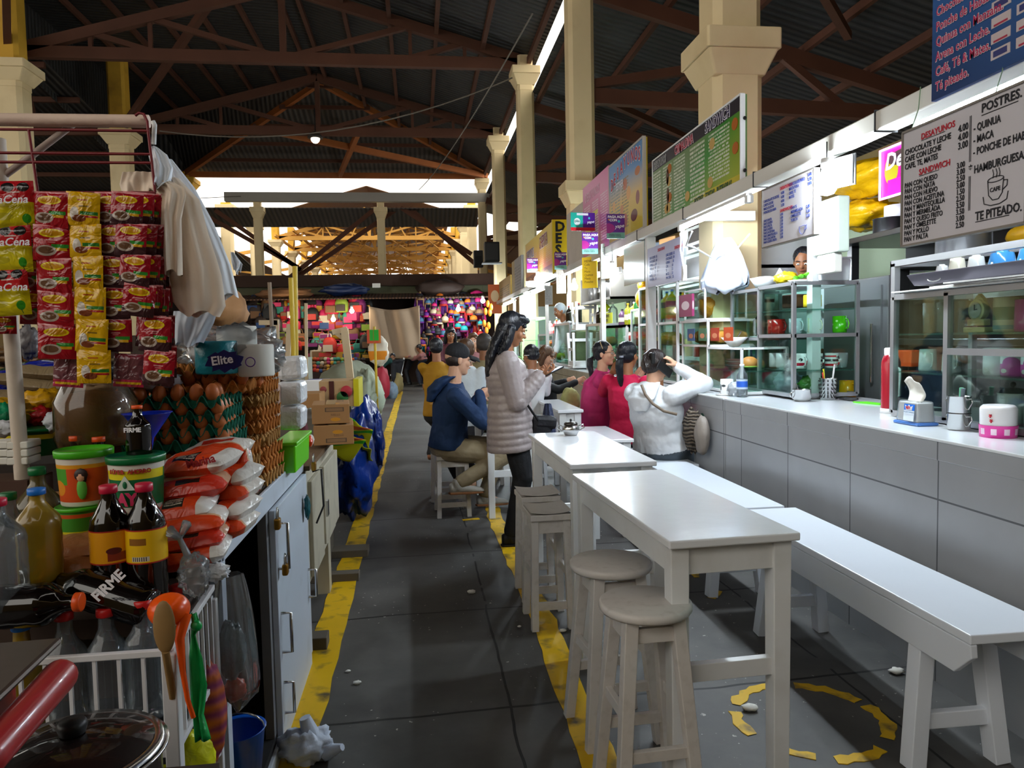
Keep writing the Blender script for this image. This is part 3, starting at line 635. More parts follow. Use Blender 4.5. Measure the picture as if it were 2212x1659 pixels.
tube_lamp('fluorescent tube under the rail above the standing womans head, farther half', (2.03, 13.4, 2.25), (2.03, 14.6, 2.25), 22, .03)
tube_lamp('fluorescent tube under the rail above the standing womans head, nearer half', (2.03, 11.8, 2.25), (2.03, 13.1, 2.25), 22, .03)
tube_lamp('fluorescent tube at the far end of the rail', (2.03, 15.6, 2.25), (2.03, 17.6, 2.25), 22, .03)
tube_lamp('fluorescent tube behind the yellow menu card', (2.3, 8.3, 2.2), (2.3, 9.4, 2.24), 18, .03)
tube_lamp('fluorescent tube on the back wall inside the nearest stall', (4.3, 1.4, 2.45), (4.3, 2.6, 2.45), 22)
tube_lamp('fluorescent tube added inside the rail to light the large glass cabinet', (2.3, 2.25, 2.4), (2.3, 3.2, 2.4), 11)  # added tube, brightens the inside of the large glass cabinet
tube_lamp('fluorescent tube inside the stall behind the hanging yellow card', (3.3, 7.2, 2.4), (3.3, 8.3, 2.4), 22)
tube_lamp('fluorescent tube inside the stall behind the stacked stools', (3.3, 10.4, 2.4), (3.3, 11.6, 2.4), 22)
tube_lamp('fluorescent tube inside the farthest stall', (3.3, 15, 2.4), (3.3, 16.2, 2.4), 22)
def bulb(label, p, r, e, cord=.12, colr=(.82, .93, 1), name='bulb_lamp', tilt=None):
    p = V(p); t = thing(name, label, 'lamp', tuple(p)); b = MB(); b.lathe([(0, -r), (r*.6, -r*.82), (r, -r*.15), (r*.92, r*.35), (r*.5, r*1.0), (r*.4, r*1.5)], p, 16)
    b.build('bulb', mat('bulb_glow_%g' % e, colr, .3, emit=e*3.4), t); b = MB(); b.lathe([(r*.42, r*1.4), (r*.5, r*1.5), (r*.5, r*2.3), (0, r*2.4)], p, 12); b.build('socket', WHT, t)
    b = MB(); b.tube([p+V((0, 0, r*2.3)), p+V((0, 0, r*2.3+cord))], .004, 6); b.build('cord', DGREY, t); return t
bulb('very bright round bulb between the handwritten board and the number plate', (2.0, 3.46, 2.17), .055, 75, .08)
bulb('bright bulb beside the grey metal sheet under the rail', (2.02, 7.6, 2.12), .05, 60, .1)
bulb('bulb in a coil of cable near the yellow menu card', (2.1, 9.9, 2.13), .05, 40, .1)
t = bulb('wide round lamp hanging above the far counters', (1.98, 12.2, 2.42), .06, 30, .15); b = MB(); b.lathe([(0, .02), (.2, .02), (.2, -.04), (.17, -.06), (0, -.06)], (1.98, 12.2, 2.36), 24); b.build('diffuser', mat('lamp_diffuser', (1, .97, .8), .4, emit=9), t)
# ================= inside the right-hand stalls =================
def frame_box(b, x0, x1, y0, y1, z0, z1, w=.02):
    for x in (x0, x1):
        for y in (y0, y1): b.bb(x-w/2, x+w/2, y-w/2, y+w/2, z0, z1)
    for z in (z0, z1):
        for x in (x0, x1): b.bb(x-w/2, x+w/2, y0, y1, z-w/2, z+w/2)
        for y in (y0, y1): b.bb(x0, x1, y-w/2, y+w/2, z-w/2, z+w/2)
def vitrine(label, x0, x1, y0, y1, z0, z1, shelves=(), rails=(), w=.022, m=ALU, ins=0, glass_back=True, doors=()):
    t = thing('display_case', label, 'display case', ((x0+x1)/2, (y0+y1)/2, z0)); b = MB(); frame_box(b, x0, x1, y0, y1, z0, z1, w)
    for z in rails: b.bb(x0-w/2, x0+w/2, y0, y1, z-w/2, z+w/2); b.bb(x0, x1, y0-w/2, y0+w/2, z-w/2, z+w/2); b.bb(x0, x1, y1-w/2, y1+w/2, z-w/2, z+w/2)
    for y in doors: b.bb(x0-w/2, x0+w/2, y-w/2, y+w/2, z0, z1)
    b.build('frame', m, t)
    g = .002
    for nm, q in (('glass_front', (x0-g, x0+g, y0, y1, z0, z1)), ('glass_side', (x0, x1, y0-g, y0+g, z0, z1)), ('glass_side', (x0, x1, y1-g, y1+g, z0, z1))):
        b = MB(); b.bb(*q); b.build(nm, GLASS, t)
    for z in shelves: b = MB(); b.bb(x0+.01, x1-.01, y0+.01, y1-.01, z-.004, z+.004); b.build('glass_shelf', clear('shelf_glass', '#d9f2ea', .7, '#9fd8ca', .12), t)
    b = MB(); b.bb(x0, x1, y0, y1, z0-.015, z0); b.build('base_board', m, t)
    return t
FLW = 1.01
v1 = vitrine('large aluminium glass cabinet at the near end of the counter, mugs inside', 2.42, 2.86, 1.7, 3.54, FLW+.02, 1.62, (1.43, 1.24), (), .028, doors=(3.15,))
b = MB(); b.bb(2.405, 2.435, 1.7, 3.15, 1.335, 1.365); b.build('mid_rail', ALU, v1)
b = MB(); b.bb(2.405, 2.435, 3.52, 3.55, 1.62, 1.79); b.bb(2.405, 2.435, 1.7, 3.55, 1.775, 1.805); b.bb(2.42, 2.88, 3.52, 3.55, 1.775, 1.8); b.build('upper_frame', ALU, v1)
b = MB(); b.bb(2.82, 2.825, 1.7, 3.54, 1.63, 1.78); b.build('upper_glass', GLASS, v1)
v2 = vitrine('grey framed glass cabinet with red, grey and green mugs on its shelf', 2.42, 2.86, 4.57, 5.06, FLW+.03, 1.77, (1.6, 1.2), (1.43,), .024)
v2b = vitrine('narrow glass cabinet left of the mug cabinet, dark cake inside', 2.46, 2.86, 5.1, 5.62, FLW+.03, 1.77, (1.61, 1.2), (1.41,), .022)
v3 = vitrine('low glass case behind the hoodie womans elbow, burger on its shelf', 2.26, 2.6, 5.0, 5.62, FLW+.02, 1.345, (1.18,), (), .016, WHT)
v4 = vitrine('glass case with bread loaves behind the woman on the phone', 2.27, 2.6, 5.64, 6.2, FLW+.02, 1.56, (1.36, 1.2), (1.36,), .018, WHT)
v4b = vitrine('open topped glass case holding a bagged orange cake', 2.29, 2.56, 5.75, 6.2, 1.575, 1.82, (), (), .014, WHT)
v5 = vitrine('tall glass case with yellow drink bottles above the magenta shirt', 2.24, 2.62, 6.25, 7.35, FLW+.02, 1.92, (1.6, 1.36), (1.56,), .022, WHT, doors=(6.75,))
v6 = vitrine('glass case with juice bottles above the pink sweater woman', 2.2, 2.6, 7.7, 8.75, FLW+.02, 1.56, (1.3,), (1.56,), .025, WHT)
v7 = vitrine('glass case with sandwiches under the jugs of yellow juice', 2.2, 2.6, 8.85, 9.6, FLW+.02, 1.6, (1.3,), (), .03, ALU)
v8 = vitrine('glass case in front of the cook with the hair net', 2.2, 2.6, 10.7, 11.9, FLW+.02, 1.65, (1.3,), (), .03, ALU)
v9 = vitrine('far glass case with fruit left of the cook', 2.2, 2.6, 12.1, 13.6, FLW+.02, 1.5, (1.25,), (), .03, ALU)
v10 = vitrine('green edged glass case at the far end of the counters', 2.1, 2.6, 15, 16.3, FLW+.02, 1.85, (1.4,), (), .05, mat('green_frame', '#b9e39a', .4))
v11 = vitrine('glass case behind the tall yellow drink case, jars inside', 2.24, 2.6, 7.38, 7.66, FLW+.02, 1.72, (1.4,), (), .02, WHT)
def mug(label, c, r, h, m, handle=0, flare=1., g=None, name='mug', cat='mug', lid=None):
    x, y, z = c; t = thing(name, label, cat, c, 0, g); b = MB(); b.lathe([(0, 0), (r*.94, 0), (r, h*.1), (r*flare, h), (r*flare-.003, h), (r-.004, h*.1), (0, h*.08)], c, 24); b.build('cup', m, t)
    if handle is not None:
        d = V((math.cos(handle), math.sin(handle), 0)); b = MB(); b.tube([V(c)+d*(r*.96)+V((0, 0, h*.2)), V(c)+d*(r*1.5)+V((0, 0, h*.28)), V(c)+d*(r*1.65)+V((0, 0, h*.55)), V(c)+d*(r*1.4)+V((0, 0, h*.8)), V(c)+d*(r*.97)+V((0, 0, h*.82))], .0045, 8); b.build('handle', m, t)
    return t
CER = lambda h, r=.18: col(h, r, coat=.3)
S1, S2 = 1.435, 1.245
_k0 = set(SC.objects)
for i in range(4): 
    y = 3.36-i*.075; b = MB(); r_, h_ = .03, .15; b.lathe([(0, 0), (r_, 0), (r_*1.1, h_), (r_*1.1-.002, h_), (r_-.002, .01), (0, .012)], (2.47+.02*(i % 2), y, S1), 12); tag(b.build('drinking_glass', clear('clear_glass', '#e3efee', .9, '#dfe9ea', .22)), 'tall drinking glass number %s from the cabinet edge on the upper shelf' % ('one', 'two', 'three', 'four')[i], 'glass', 'drinking glasses in the large cabinet')
for i, (y, x) in enumerate(((3.33, 2.44), (3.24, 2.5), (3.15, 2.43))): mug(('white mug at the cabinet edge on the lower shelf', 'white mug with dotted side in the middle of the three on the lower shelf', 'white mug next to the cabinet centre post on the lower shelf')[i], (x, y, S2), .042, .11, CER('#d9dde0'), -PI/2-.3, .9)
t = thing('mantel_clock', 'small cream and gold clock on the upper cabinet shelf', 'clock', (2.42, 2.97, S1)); b = MB(); b.box((2.42, 2.97, S1+.012), (.05, .13, .024)); b.box((2.42, 2.97, S1+.045), (.035, .1, .03)); b.build('base', mat('cream_gold', '#d8cf9a', .35, .3), t, bev=.004)
b = MB(); b.lathe([(0, -.016), (.048, -.016), (.05, 0), (.048, .016), (0, .016)], (2.42, 2.97, S1+.1), 28, r=rot(0, PI/2, 0)); b.prism([(-.05, 0), (.05, 0), (.028, .05), (0, .075), (-.028, .05)], (2.425, 2.97, S1+.1), (0, -1, 0), (0, 0, 1), .02); b.build('case', mat('cream_gold', '#d8cf9a', .35, .3), t, bev=.003)
b = MB(); b.lathe([(0, 0), (.036, 0), (.036, .003), (0, .003)], (2.402, 2.97, S1+.1), 28, r=rot(0, -PI/2, 0)); b.build('dial', col('#d3cfc0'), t)
b = MB(); b.beam((2.397, 2.97, S1+.1), (2.397, 2.97, S1+.125), .003); b.beam((2.397, 2.97, S1+.1), (2.397, 2.953, S1+.104), .003); b.build('hands', BLK, t)
t = mug('cream canister with green band beside the clock', (2.45, 2.85, S1), .048, .15, art('cup_green_band', '#d8d2b8', [('b', 0, .35, 1, .72, '#6f8f74'), ('b', 0, .08, 1, .2, '#8fb0b0')], .3), None)
mug('magenta mug on the upper cabinet shelf', (2.44, 2.72, S1), .05, .135, CER('#c0338f'), -PI/2, .95)
mug('white mug with blue flowers near the picture edge', (2.45, 2.5, S1), .055, .12, art('cup_blue_flower', '#e6e9ef', [('e', .1, .5, .05, .16, '#2b4bb5'), ('e', .95, .6, .05, .1, '#2b4bb5'), ('e', .8, .4, .04, .12, '#2b4bb5'), ('e', .3, .5, .05, .12, '#2b4bb5')], .2), -PI/2+.4)
for i, (y, h) in enumerate(((2.9, '#e6e6ea'), (2.8, '#c94aa8'), (2.69, '#c94aa8'))): mug(('white mug with pink drips on the lower shelf', 'pink and white splashed mug on the lower shelf', 'pink mug with white rim on the lower shelf')[i], (2.45, y, S2), .05, .12, art('drip_mug_%d' % i, '#e8e8ec', [('b', 0, 0, 1, .45, h), ('e', .2, .5, .1, .2, h), ('e', .6, .45, .12, .25, h), ('e', .9, .5, .1, .22, h), ('e', .5, .2, .05, .08, '#ffffff')], .2), -PI/2, 1)
mug('black mug with orange blossom by the picture edge', (2.46, 2.5, S2), .055, .125, art('cup_orange', '#191613', [('b', 0, .7, 1, 1, '#ead9b8'), ('e', .1, .5, .08, .16, '#d8861a'), ('e', .95, .55, .07, .16, '#d8861a'), ('e', .3, .4, .06, .14, '#d8861a')], .2), PI/2)
mug('white mug with orange dots beside the black one', (2.44, 2.6, S2), .045, .12, CER('#e9e2d0'), -PI/2)
# enamel pots on the cabinet floor
for i, (y, r_) in enumerate(((2.86, .058), (2.71, .06))):
    t = thing('enamel_pot', ('white enamel pot with black lid knob inside the large cabinet', 'white enamel pot with steel lid knob inside the large cabinet')[i], 'pot', (2.5, y, FLW+.025)); c = (2.5, y, FLW+.022)
    b = MB(); b.lathe([(0, 0), (r_, 0), (r_, .13), (r_+.004, .135), (r_-.003, .13), (r_-.003, .005), (0, .005)], c, 28); b.build('body', CER('#dcdedf'), t); b = MB(); b.lathe([(r_+.004, .136), (r_*.6, .155), (0, .16)], c, 28); b.build('lid', STEEL, t)
    b = MB(); b.ball((2.5, y, FLW+.195), .013, 10); b.build('knob', BLK if i == 0 else STEEL, t)
for o in set(SC.objects)-_k0:
    if not o.parent: o.location = V(o.location)+V((.08, .09, 0)); o.matrix_world = Matrix.LocRotScale(V(o.location), o.rotation_euler, V(o.scale))
# baking tray with bowls on newspapers, on top of the cabinet
t = thing('newspaper_stack', 'folded newspapers under the baking tray on the large cabinet', 'newspapers', (2.55, 2.8, 1.635)); 
for i, (y0, y1, rz) in enumerate(((2.6, 3.45, .03), (2.3, 3.2, -.06), (2.2, 3.05, .05))): b = MB(); b.box((2.52-.01*i, (y0+y1)/2, 1.64+i*.008), (.34, y1-y0, .006), rot(0, .0, rz)); b.build('newspaper', art('newsprint', '#d6d4d0', [('t', .05, .05, .95, .95, 20, '#8f8c8c')], .8), t)
t = thing('baking_tray', 'dark metal baking tray with handle holes on the newspapers', 'tray', (2.55, 2.75, 1.66)); b = MB(); b.box((2.54, 2.75, 1.692), (.3, 1.2, .055), taper=(1.14, 1.05)); b.build('tray', mat('tray_metal', '#55525c', .35, .7), t, bev=.004); b = MB(); b.tube([V((2.383, 3.2+.045*math.cos(a*PI/8), 1.69+.014*math.sin(a*PI/8))) for a in range(16)], .003, 6, closed=True); b.build('handle_rim', STEEL, t)
for i, (y, h, r_, hh, lb) in enumerate(((3.3, '#dcdcdc', .03, .035, 'small white cup at the end of the baking tray'), (3.2, '#e8e2cf', .038, .06, 'cream cup with red label on the baking tray'), (3.08, '#e4e4e0', .038, .055, 'white cup next to the blue bowls'), (2.93, '#4a9ad9', .055, .055, 'ribbed sky blue bowl upside down on the tray, first of the blue ones'), (2.78, '#55b0e6', .05, .055, 'light blue bowl left of the orange one'), (2.63, '#f0960f', .045, .055, 'orange bowl between the blue bowls'), (2.5, '#4aa0dc', .05, .05, 'blue bowl right of the orange one'), (2.36, '#59b4e6', .055, .06, 'light blue bowl nearest the picture edge'))):
    t = thing('bowl', lb, 'bowl', (2.52, y, 1.72)); b = MB(); b.lathe([(r_, 0), (r_*.97, .005), (r_*.78, hh*.95), (r_*.6, hh), (0, hh)], (2.5, y, 1.722), 24, wob=(lambda a, z: 1+.03*math.cos(14*a)) if i == 3 else None); b.build('body', CER(h), t)
    b = MB(); b.lathe([(r_*.45, hh), (r_*.42, hh+.006), (0, hh+.006)], (2.5, y, 1.722), 16); b.build('foot', CER(h), t)
# things standing on the counter in front of the cabinets
def steel_cup(label, c, r, h, sc=1):
    t = thing('steel_sugar_cup', label, 'cup', c); b = MB(); b.lathe([(0, 0), (r*.9, 0), (r, .006), (r, h), (r+.004, h+.002), (r-.002, h), (r-.003, .008), (0, .006)], c, 28); b.build('cup', STEEL, t)
    for s in (-1, 1):
        y = s; b = MB(); b.tube([V(c)+V((0, s*r*.98, h*.85)), V(c)+V((0, s*(r+.028), h*.9)), V(c)+V((0, s*(r+.034), h*.72)), V(c)+V((0, s*(r+.012), h*.3)), V(c)+V((0, s*r, h*.28))], .003, 8); b.build('handle', STEEL, t)
    return t
p = atz(2076, 925, FLW); steel_cup('two handled steel cup, lower of the stacked pair on the counter', (2.34, 2.97, FLW), .045, .072)
t = steel_cup('two handled steel cup, upper of the stacked pair with spoons in it', (2.34, 2.97, FLW+.073), .046, .075)
for i, (dx, dy, h) in enumerate(((.01, .01, '#7fd9b0'), (-.01, -.025, '#6d7a86'))):
    b = MB(); q = V((2.34+dx, 2.97+dy, FLW+.085)); b.tube([q, q+V((.0, -.008, .06)), q+V((0, -.012, .1))], [.004, .008, .009], 8); tag(b.build('spoon', col(h)), ('mint green spoon handle in the steel cup', 'grey spoon handle in the steel cup')[i], 'spoon')
p = atz(2163, 932, FLW); c = (2.335, 2.74, FLW)
t = thing('sugar_tub', 'white plastic tub with pink checked band and stars', 'tub', c); b = MB(); b.lathe([(0, 0), (.066, 0), (.069, .05)], c, 32); b.build('band', art('pink_check', '#e03a9d', [('b', k/9+.02, .25, k/9+.07, .75, '#f5d9ea') for k in range(9)], .3), t)
b = MB(); b.lathe([(.066, .05), (.067, .115), (.064, .122), (.055, .13), (.05, .128), (0, .11)], c, 32); b.build('body', CER('#e8e8ec', .25), t)
b = MB()
for dy, dz, hh in ((-.03, .09, 0), (-.035, .07, 0)):
    q = V(c)+V((-.062, dy, dz)); b.prism([((.008 if k % 2 else .003)*math.sin(k*PI/5), (.008 if k % 2 else .003)*math.cos(k*PI/5)) for k in range(10)], q, (0, -1, 0), (0, 0, 1), .006)
b.build('stars', col('#c4283a'), t)
# napkin dispenser
p = atz(1975, 916, FLW); c = V((2.3, 3.2, FLW)); t = thing('napkin_box', 'clear napkin dispenser box with a paper napkin sticking out', 'napkin box', tuple(c))
b = MB(); b.box(c+V((0, 0, .008)), (.11, .18, .016)); b.build('base', mat('blue_clear', '#5c8fe0', .2, trans=.3), t, bev=.008); b = MB(); b.box(c+V((0, 0, .06)), (.085, .145, .09), taper=(.9, .9)); b.build('napkin_stack', PAPER, t, bev=.004)
b = MB(); b.box(c+V((0, 0, .062)), (.095, .16, .1), taper=(.88, .88)); b.build('cover', clear('clear_plastic', '#f2f6fb', .6, '#eef4fa', .1), t, bev=.01)
b = MB(); b.box(c+V((-.053, -.03, .085)), (.003, .07, .028), rot(0, .06, 0)); b.build('label_blue', col('#1c6fe0', .3), t); b = MB(); b.box(c+V((-.056, -.03, .046)), (.003, .07, .048), rot(0, .06, 0)); b.build('label_white', col('#dfe9f5', .3), t)
b = MB(); b.prism([(-.02, -.01), (.02, -.01), (.026, .012), (.012, .004), (0, .014), (-.012, .004), (-.026, .012)], c+V((-.0555, -.03, .082)), (0, -1, 0), (0, 0, 1), .002); b.build('crown', WHT, t)
text('REY', t, c+V((-.0568, -.012, .077)), (0, -1, 0), (0, 0, 1), .018, col('#c81e3a', .4), bold=.0006); text('DE LUXE CUADRADO', t, c+V((-.0585, .002, .06)), (0, -1, 0), (0, 0, 1), .0075, col('#7f93ab', .4))
def nap(u, v): return c+V((-.01+.02*math.sin(v*3), -.045+.09*u+.03*v-(.05*v*(1-u)), .1+.13*v-.05*v*abs(u-.65)*2+.01*math.sin(u*9)))
b = MB(); b.sheet(nap, 8, 8); b.build('napkin', PAPER, t, solid=.001)
# thermos
p = atz(1912, 893, FLW); c = (p.x+.03, p.y, FLW); t = thing('thermos_flask', 'tall dark red thermos flask with white base and cap', 'thermos', c)
b = MB(); b.lathe([(0, 0), (.05, 0), (.05, .025), (.046, .028)], c, 28); b.build('base', WHT, t); b = MB(); b.lathe([(.047, .028), (.047, .27), (.043, .29), (.034, .31), (.03, .315)], c, 28); b.build('body', mat('flask_red', '#9c1226', .25, coat=.4), t)
b = MB(); b.lathe([(.032, .312), (.033, .318), (.033, .345), (.028, .35), (0, .352)], c, 24); b.build('cap', WHT, t)
b = MB(); b.tube([V(c)+V((0, -.047, .25)), V(c)+V((0, -.075, .24)), V(c)+V((0, -.075, .1)), V(c)+V((0, -.047, .09))], .006, 8); b.build('handle', WHT, t)
# lime green cloth, black glove, steel bowl, perforated cup, yellow mug, bottle
p = atz(1880, 872, FLW); b = MB(); b.prism([(-.1, -.035), (.1, -.03), (.11, .02), (-.06, .04)], (p.x, p.y, FLW+.004), (.2, -1, 0), (1, .1, 0), .007); tag(b.build('dish_cloth', mat('lime', '#5ad21a', .7), bev=.002), 'bright green cloth lying by the thermos flask', 'cloth')
b = MB(); p = atz(1835, 866, FLW); b.ball((p.x, p.y, FLW+.012), (.025, .05, .012), 12); b.tube([(p.x, p.y+.03, FLW+.012), (p.x-.02, p.y+.08, FLW+.01)], [.012, .006], 8); b.tube([(p.x, p.y-.03, FLW+.012), (p.x+.01, p.y-.075, FLW+.018)], [.012, .006], 8); tag(b.build('rag', DGREY), 'black crumpled rag next to the green cloth', 'rag')
p = atz(1722, 867, FLW); c = (p.x+.03, p.y, FLW); t = thing('steel_bowl', 'small steel sugar bowl with spoon on the counter by the mug cabinet', 'bowl', c); b = MB(); b.lathe([(0, 0), (.04, 0), (.045, .008), (.058, .02), (.058, .075), (.06, .077), (.055, .075), (.052, .02), (0, .01)], c, 28); b.build('bowl', STEEL, t); b = MB(); b.tube([V(c)+V((0, .02, .04)), V(c)+V((0, .07, .11))], .004, 6); b.build('spoon', STEEL, t)
b = MB(); b.tube([V(c)+V((-.056, 0, .06)), V(c)+V((-.078, 0, .055)), V(c)+V((-.075, 0, .03)), V(c)+V((-.056, 0, .025))], .004, 6); b.build('handle', STEEL, t)
p = atz(1782, 864, FLW); c = V((p.x+.02, p.y, FLW)); t = thing('cutlery_cup', 'perforated steel cutlery cup with handles sticking up', 'cutlery holder', tuple(c)); b = MB(); b.lathe([(0, 0), (.045, 0), (.055, .14), (.057, .142), (.052, .14), (.042, .005), (0, .005)], c, 28); b.build('cup', STEEL, t)
b = MB()
for k in range(12):
    for j in range(5):
        a = 2*PI*k/12; r_ = .0465+.01*(.025+j*.026)/.14; b.ball(c+V((r_*math.cos(a), r_*math.sin(a), .02+j*.026)), (.005, .005, .005), 6)
b.build('holes', BLK, t)
for k, (h, l) in enumerate((('#c9c9c9', .23), ('#c8c32a', .2), ('#b33a2a', .18), ('#dddddd', .21))):
    b = MB(); b.tube([c+V((.02*math.cos(k*1.7), .02*math.sin(k*1.7), .02)), c+V((.045*math.cos(k*1.7), .045*math.sin(k*1.7), l))], [.004, .006], 6); tag(b.build('utensil', col(h)), ('steel spoon standing in the perforated cup', 'yellow packet standing in the perforated cup', 'red handled knife in the perforated cup', 'white handle sticking out of the perforated cup')[k], 'cutlery')
p = atz(1805, 858, FLW); mug('big yellow mug behind the perforated cup', (p.x+.1, p.y+.02, FLW), .055, .11, CER('#f0a90c'), -PI/2)
def bottle(label, c, r, h, bm, cm, liquid=None, lab=None, name='bottle', cat='bottle', neck=.35, tilt=None, labz=(.25, .55), seg=20, ribs=True, capr=.016, g=None):
    """plastic or glass bottle: body, cap, optional label"""
    t = thing(name, label, cat, tuple(c), 0, g); c = V(c); hn = h*(1-neck*.55); k = capr*.8
    pr = [(0, 0), (r*.9, .002), (r, h*.03)]
    for j in range(1, 8): z = h*(.03+.6*j/8); pr.append((r*(1-(.03 if (j % 2 and ribs) else 0)), z))
    pr += [(r, hn*.78), (r*.92, hn*.86), (r*.6, hn*.96), (k*1.1, hn*1.06), (k, h*.93), (k, h*.96)]
    T = tilt or Matrix.Identity(3); b = MB(); b.lathe(pr, c, seg, r=T); b.build('body', bm, t)
    b = MB(); b.lathe([(k*1.15, h*.93), (capr, h*.935), (capr, h*.995), (capr*.85, h), (0, h)], c, 14, r=T); b.build('cap', cm, t)
    if lab: b = MB(); b.lathe([(r*1.012, h*labz[0]), (r*1.012, h*labz[1])], c, seg+4, r=T); b.build('label', lab, t)
    return t
PET = clear('clear_pet', '#eef3f5', .8, '#cfdbe6', .1)
p = atz(1603, 858, FLW); bottle('clear water bottle on the counter beside the glass cabinet', (p.x, p.y, FLW), .038, .23, PET, col('#e8eef5'), None, art('water_label', '#cfe0f2', [('b', .4, .2, .9, .8, '#2f62c9')], .3))
# steel kitchen unit, back shelf with pots
t = thing('steel_kitchen_unit', 'dark steel cooker unit behind the counter, right of the mug cabinet', 'cooker', (3.5, 3.6, 0)); b = MB()
b.bb(2.98, 3.06, 4.33, 4.41, 0, 1.88); b.bb(2.98, 3.9, 2.2, 4.41, 1.83, 1.89); b.bb(2.98, 3.06, 2.2, 2.28, 0, 1.88); b.bb(2.98, 3.9, 2.2, 4.4, 1.36, 1.4); b.build('frame', STEELD, t, bev=.004)
b = MB(); b.bb(3.06, 3.9, 2.2, 4.33, .1, 1.35); b.bb(3.5, 3.9, 2.2, 4.33, 1.4, 1.83); b.build('inner_body', BLK, t); b = MB(); b.tube([(3.04, 4.25, 1.62), (3.04, 4.05, 1.62)], .012, 8); b.build('handle', BLK, t)
t = thing('fridge', 'tall grey steel fridge between the mug cabinet and the dark cooker', 'fridge', (3.3, 5.0, 0)); b = MB(); b.bb(3.1, 3.9, 4.6, 5.4, 0, 1.82); b.build('body', mat('brushed', '#8d9294', .3, .6, var=.1, scale=2), t, bev=.01)
b = MB(); b.bb(3.085, 3.1, 4.66, 5.34, .9, 1.76); b.build('door', mat('brushed', '#8d9294', .3, .6), t); b = MB(); b.tube([(3.06, 4.72, 1.1), (3.06, 4.72, 1.5)], .01, 8); b.build('handle', STEEL, t)
b = MB(); b.box((2.99, 4.22, 1.28), (.1, .16, .1), taper=(1.2, 1.2)); tag(b.build('plastic_basket', col('#d9480f', .4), bev=.006), 'orange plastic basket hanging on the cooker side', 'basket')
t = thing('wall_shelf', 'grey metal shelf with pots high behind the counter', 'shelf', (3.6, 4.2, 2.1)); b = MB(); b.bb(3.2, 3.9, 2.6, 5.5, 2.1, 2.14); b.build('board', STEELD, t, bev=.004); b = MB(); b.bb(3.85, 3.9, 2.6, 5.5, 1.9, 2.6); b.build('bracket', STEELD, t)
b = MB(); b.bb(3.3, 3.36, 2.7, 2.76, 1.89, 2.1); b.build('post', STEELD, t); b = MB(); b.bb(3.3, 3.36, 5.35, 5.41, 1.82, 2.1); b.build('post', STEELD, t)
def pot(label, c, r, h, m=STEEL, tilt=None, hd=-PI/2, lid=None, hm=BLK, name='pot'):
    t = thing(name, label, 'pot', tuple(c)); T = tilt or Matrix.Identity(3); b = MB(); b.lathe([(0, 0), (r*.97, 0), (r, .01), (r, h), (r+.006, h+.004), (r-.004, h), (r-.006, .01), (0, .008)], c, 32, r=T); b.build('body', m, t)
    for a in ((hd,) if hd is not None else ()):
        d = V((math.cos(a), math.sin(a), 0)); s = V((-d.y, d.x, 0)); z = V((0, 0, h*.78)); b = MB(); b.tube([V(c)+T @ (d*r-s*.04+z), V(c)+T @ (d*(r+.035)-s*.045+z+V((0, 0, .012))), V(c)+T @ (d*(r+.045)+z+V((0, 0, .02))), V(c)+T @ (d*(r+.035)+s*.045+z+V((0, 0, .012))), V(c)+T @ (d*r+s*.04+z)], .008, 8); b.build('handle', hm, t)
    if lid: b = MB(); b.lathe([(r+.004, h+.004), (r*.5, h+.02), (0, h+.03)], c, 32, r=T); b.build('lid', lid, t)
    return t
W = lambda px, py, x: atx(px, py, x)
pot('big aluminium pot with black side handle on the cooker top', (3.28, 4.15, 1.895), .15, .2, mat('alu_pot', '#c9ccd1', .3, .8), hd=PI+.2)
b = MB(); b.tube([(3.3, 4.42, 2.06), (3.24, 4.56, 2.16)], [.01, .014], 8); tag(b.build('ladle', BLK), 'black handle of a ladle leaning on the big aluminium pot', 'ladle')
pot('aluminium saucepan with loop handles on the high shelf', (3.45, 4.62, 2.145), .13, .13, STEEL, hd=PI+.5, hm=STEEL)
pot('tipped aluminium pot stacked on the saucepan', (3.5, 4.75, 2.27), .12, .16, STEEL, rot(0, -.35, .2), hd=PI, hm=STEELD)
pot('dark pot at the left of the high shelf', (3.45, 5.1, 2.145), .12, .12, STEELD, hd=None)
b = MB(); b.lathe([(0, 0), (.1, 0), (.1, .09), (0, .09)], (3.5, 5.08, 2.27), 24); tag(b.build('plastic_tub', WHT), 'white tub standing in the dark pot on the high shelf', 'tub')
b = MB(); b.tube([(3.3, 4.6, 2.43), (3.3, 4.3, 2.52)], .014, 8); b.ball((3.3, 4.68, 2.41), (.05, .08, .02), 12); tag(b.build('ladle', STEELD), 'steel ladle lying across the pots on the high shelf', 'ladle')
def blob(name, label, cat, c, r, m, amp=.25, fr=3, seed=0, n=26, tie=None, rm=None, g=None, solid=0):
    c = V(c); r = (r,)*3 if isinstance(r, (int, float)) else r; b = MB()
    def wob(d): return 1+amp*noise.noise(d*fr+V((seed, 0, 0)))+amp*.5*noise.noise(d*fr*2.7+V((seed, 5, 0)))
    b.ball(c, r, n, wob=wob, rm=rm)
    if tie:
        d, l = V(tie[0]).normalized(), tie[1]; p = c+V((d.x*r[0], d.y*r[1], d.z*r[2]))*.85; q = p+d*l; x, y, z = frame(d)
        for k in range(5):
            a = k*1.26; b.tube([p, q, q+(x*math.cos(a)+y*math.sin(a))*l*.7+d*l*.5], [min(r)*.3, l*.12, l*.22], 7)
    o = b.build(name, m); tag(o, label, cat, g); return o
YBAG = mat('yellow_bag', '#d9a80c', .25, var=.2, scale=10, bump=.6, bscale=14, sss=.0)
p = W(1855, 405, 3.35); blob('plastic_bag', 'full yellow plastic bag on top of the shelf right of the bright bulb', 'bag', (3.5, 5.35, 2.62), (.24, .4, .13), YBAG, .3, 2.5, 3)
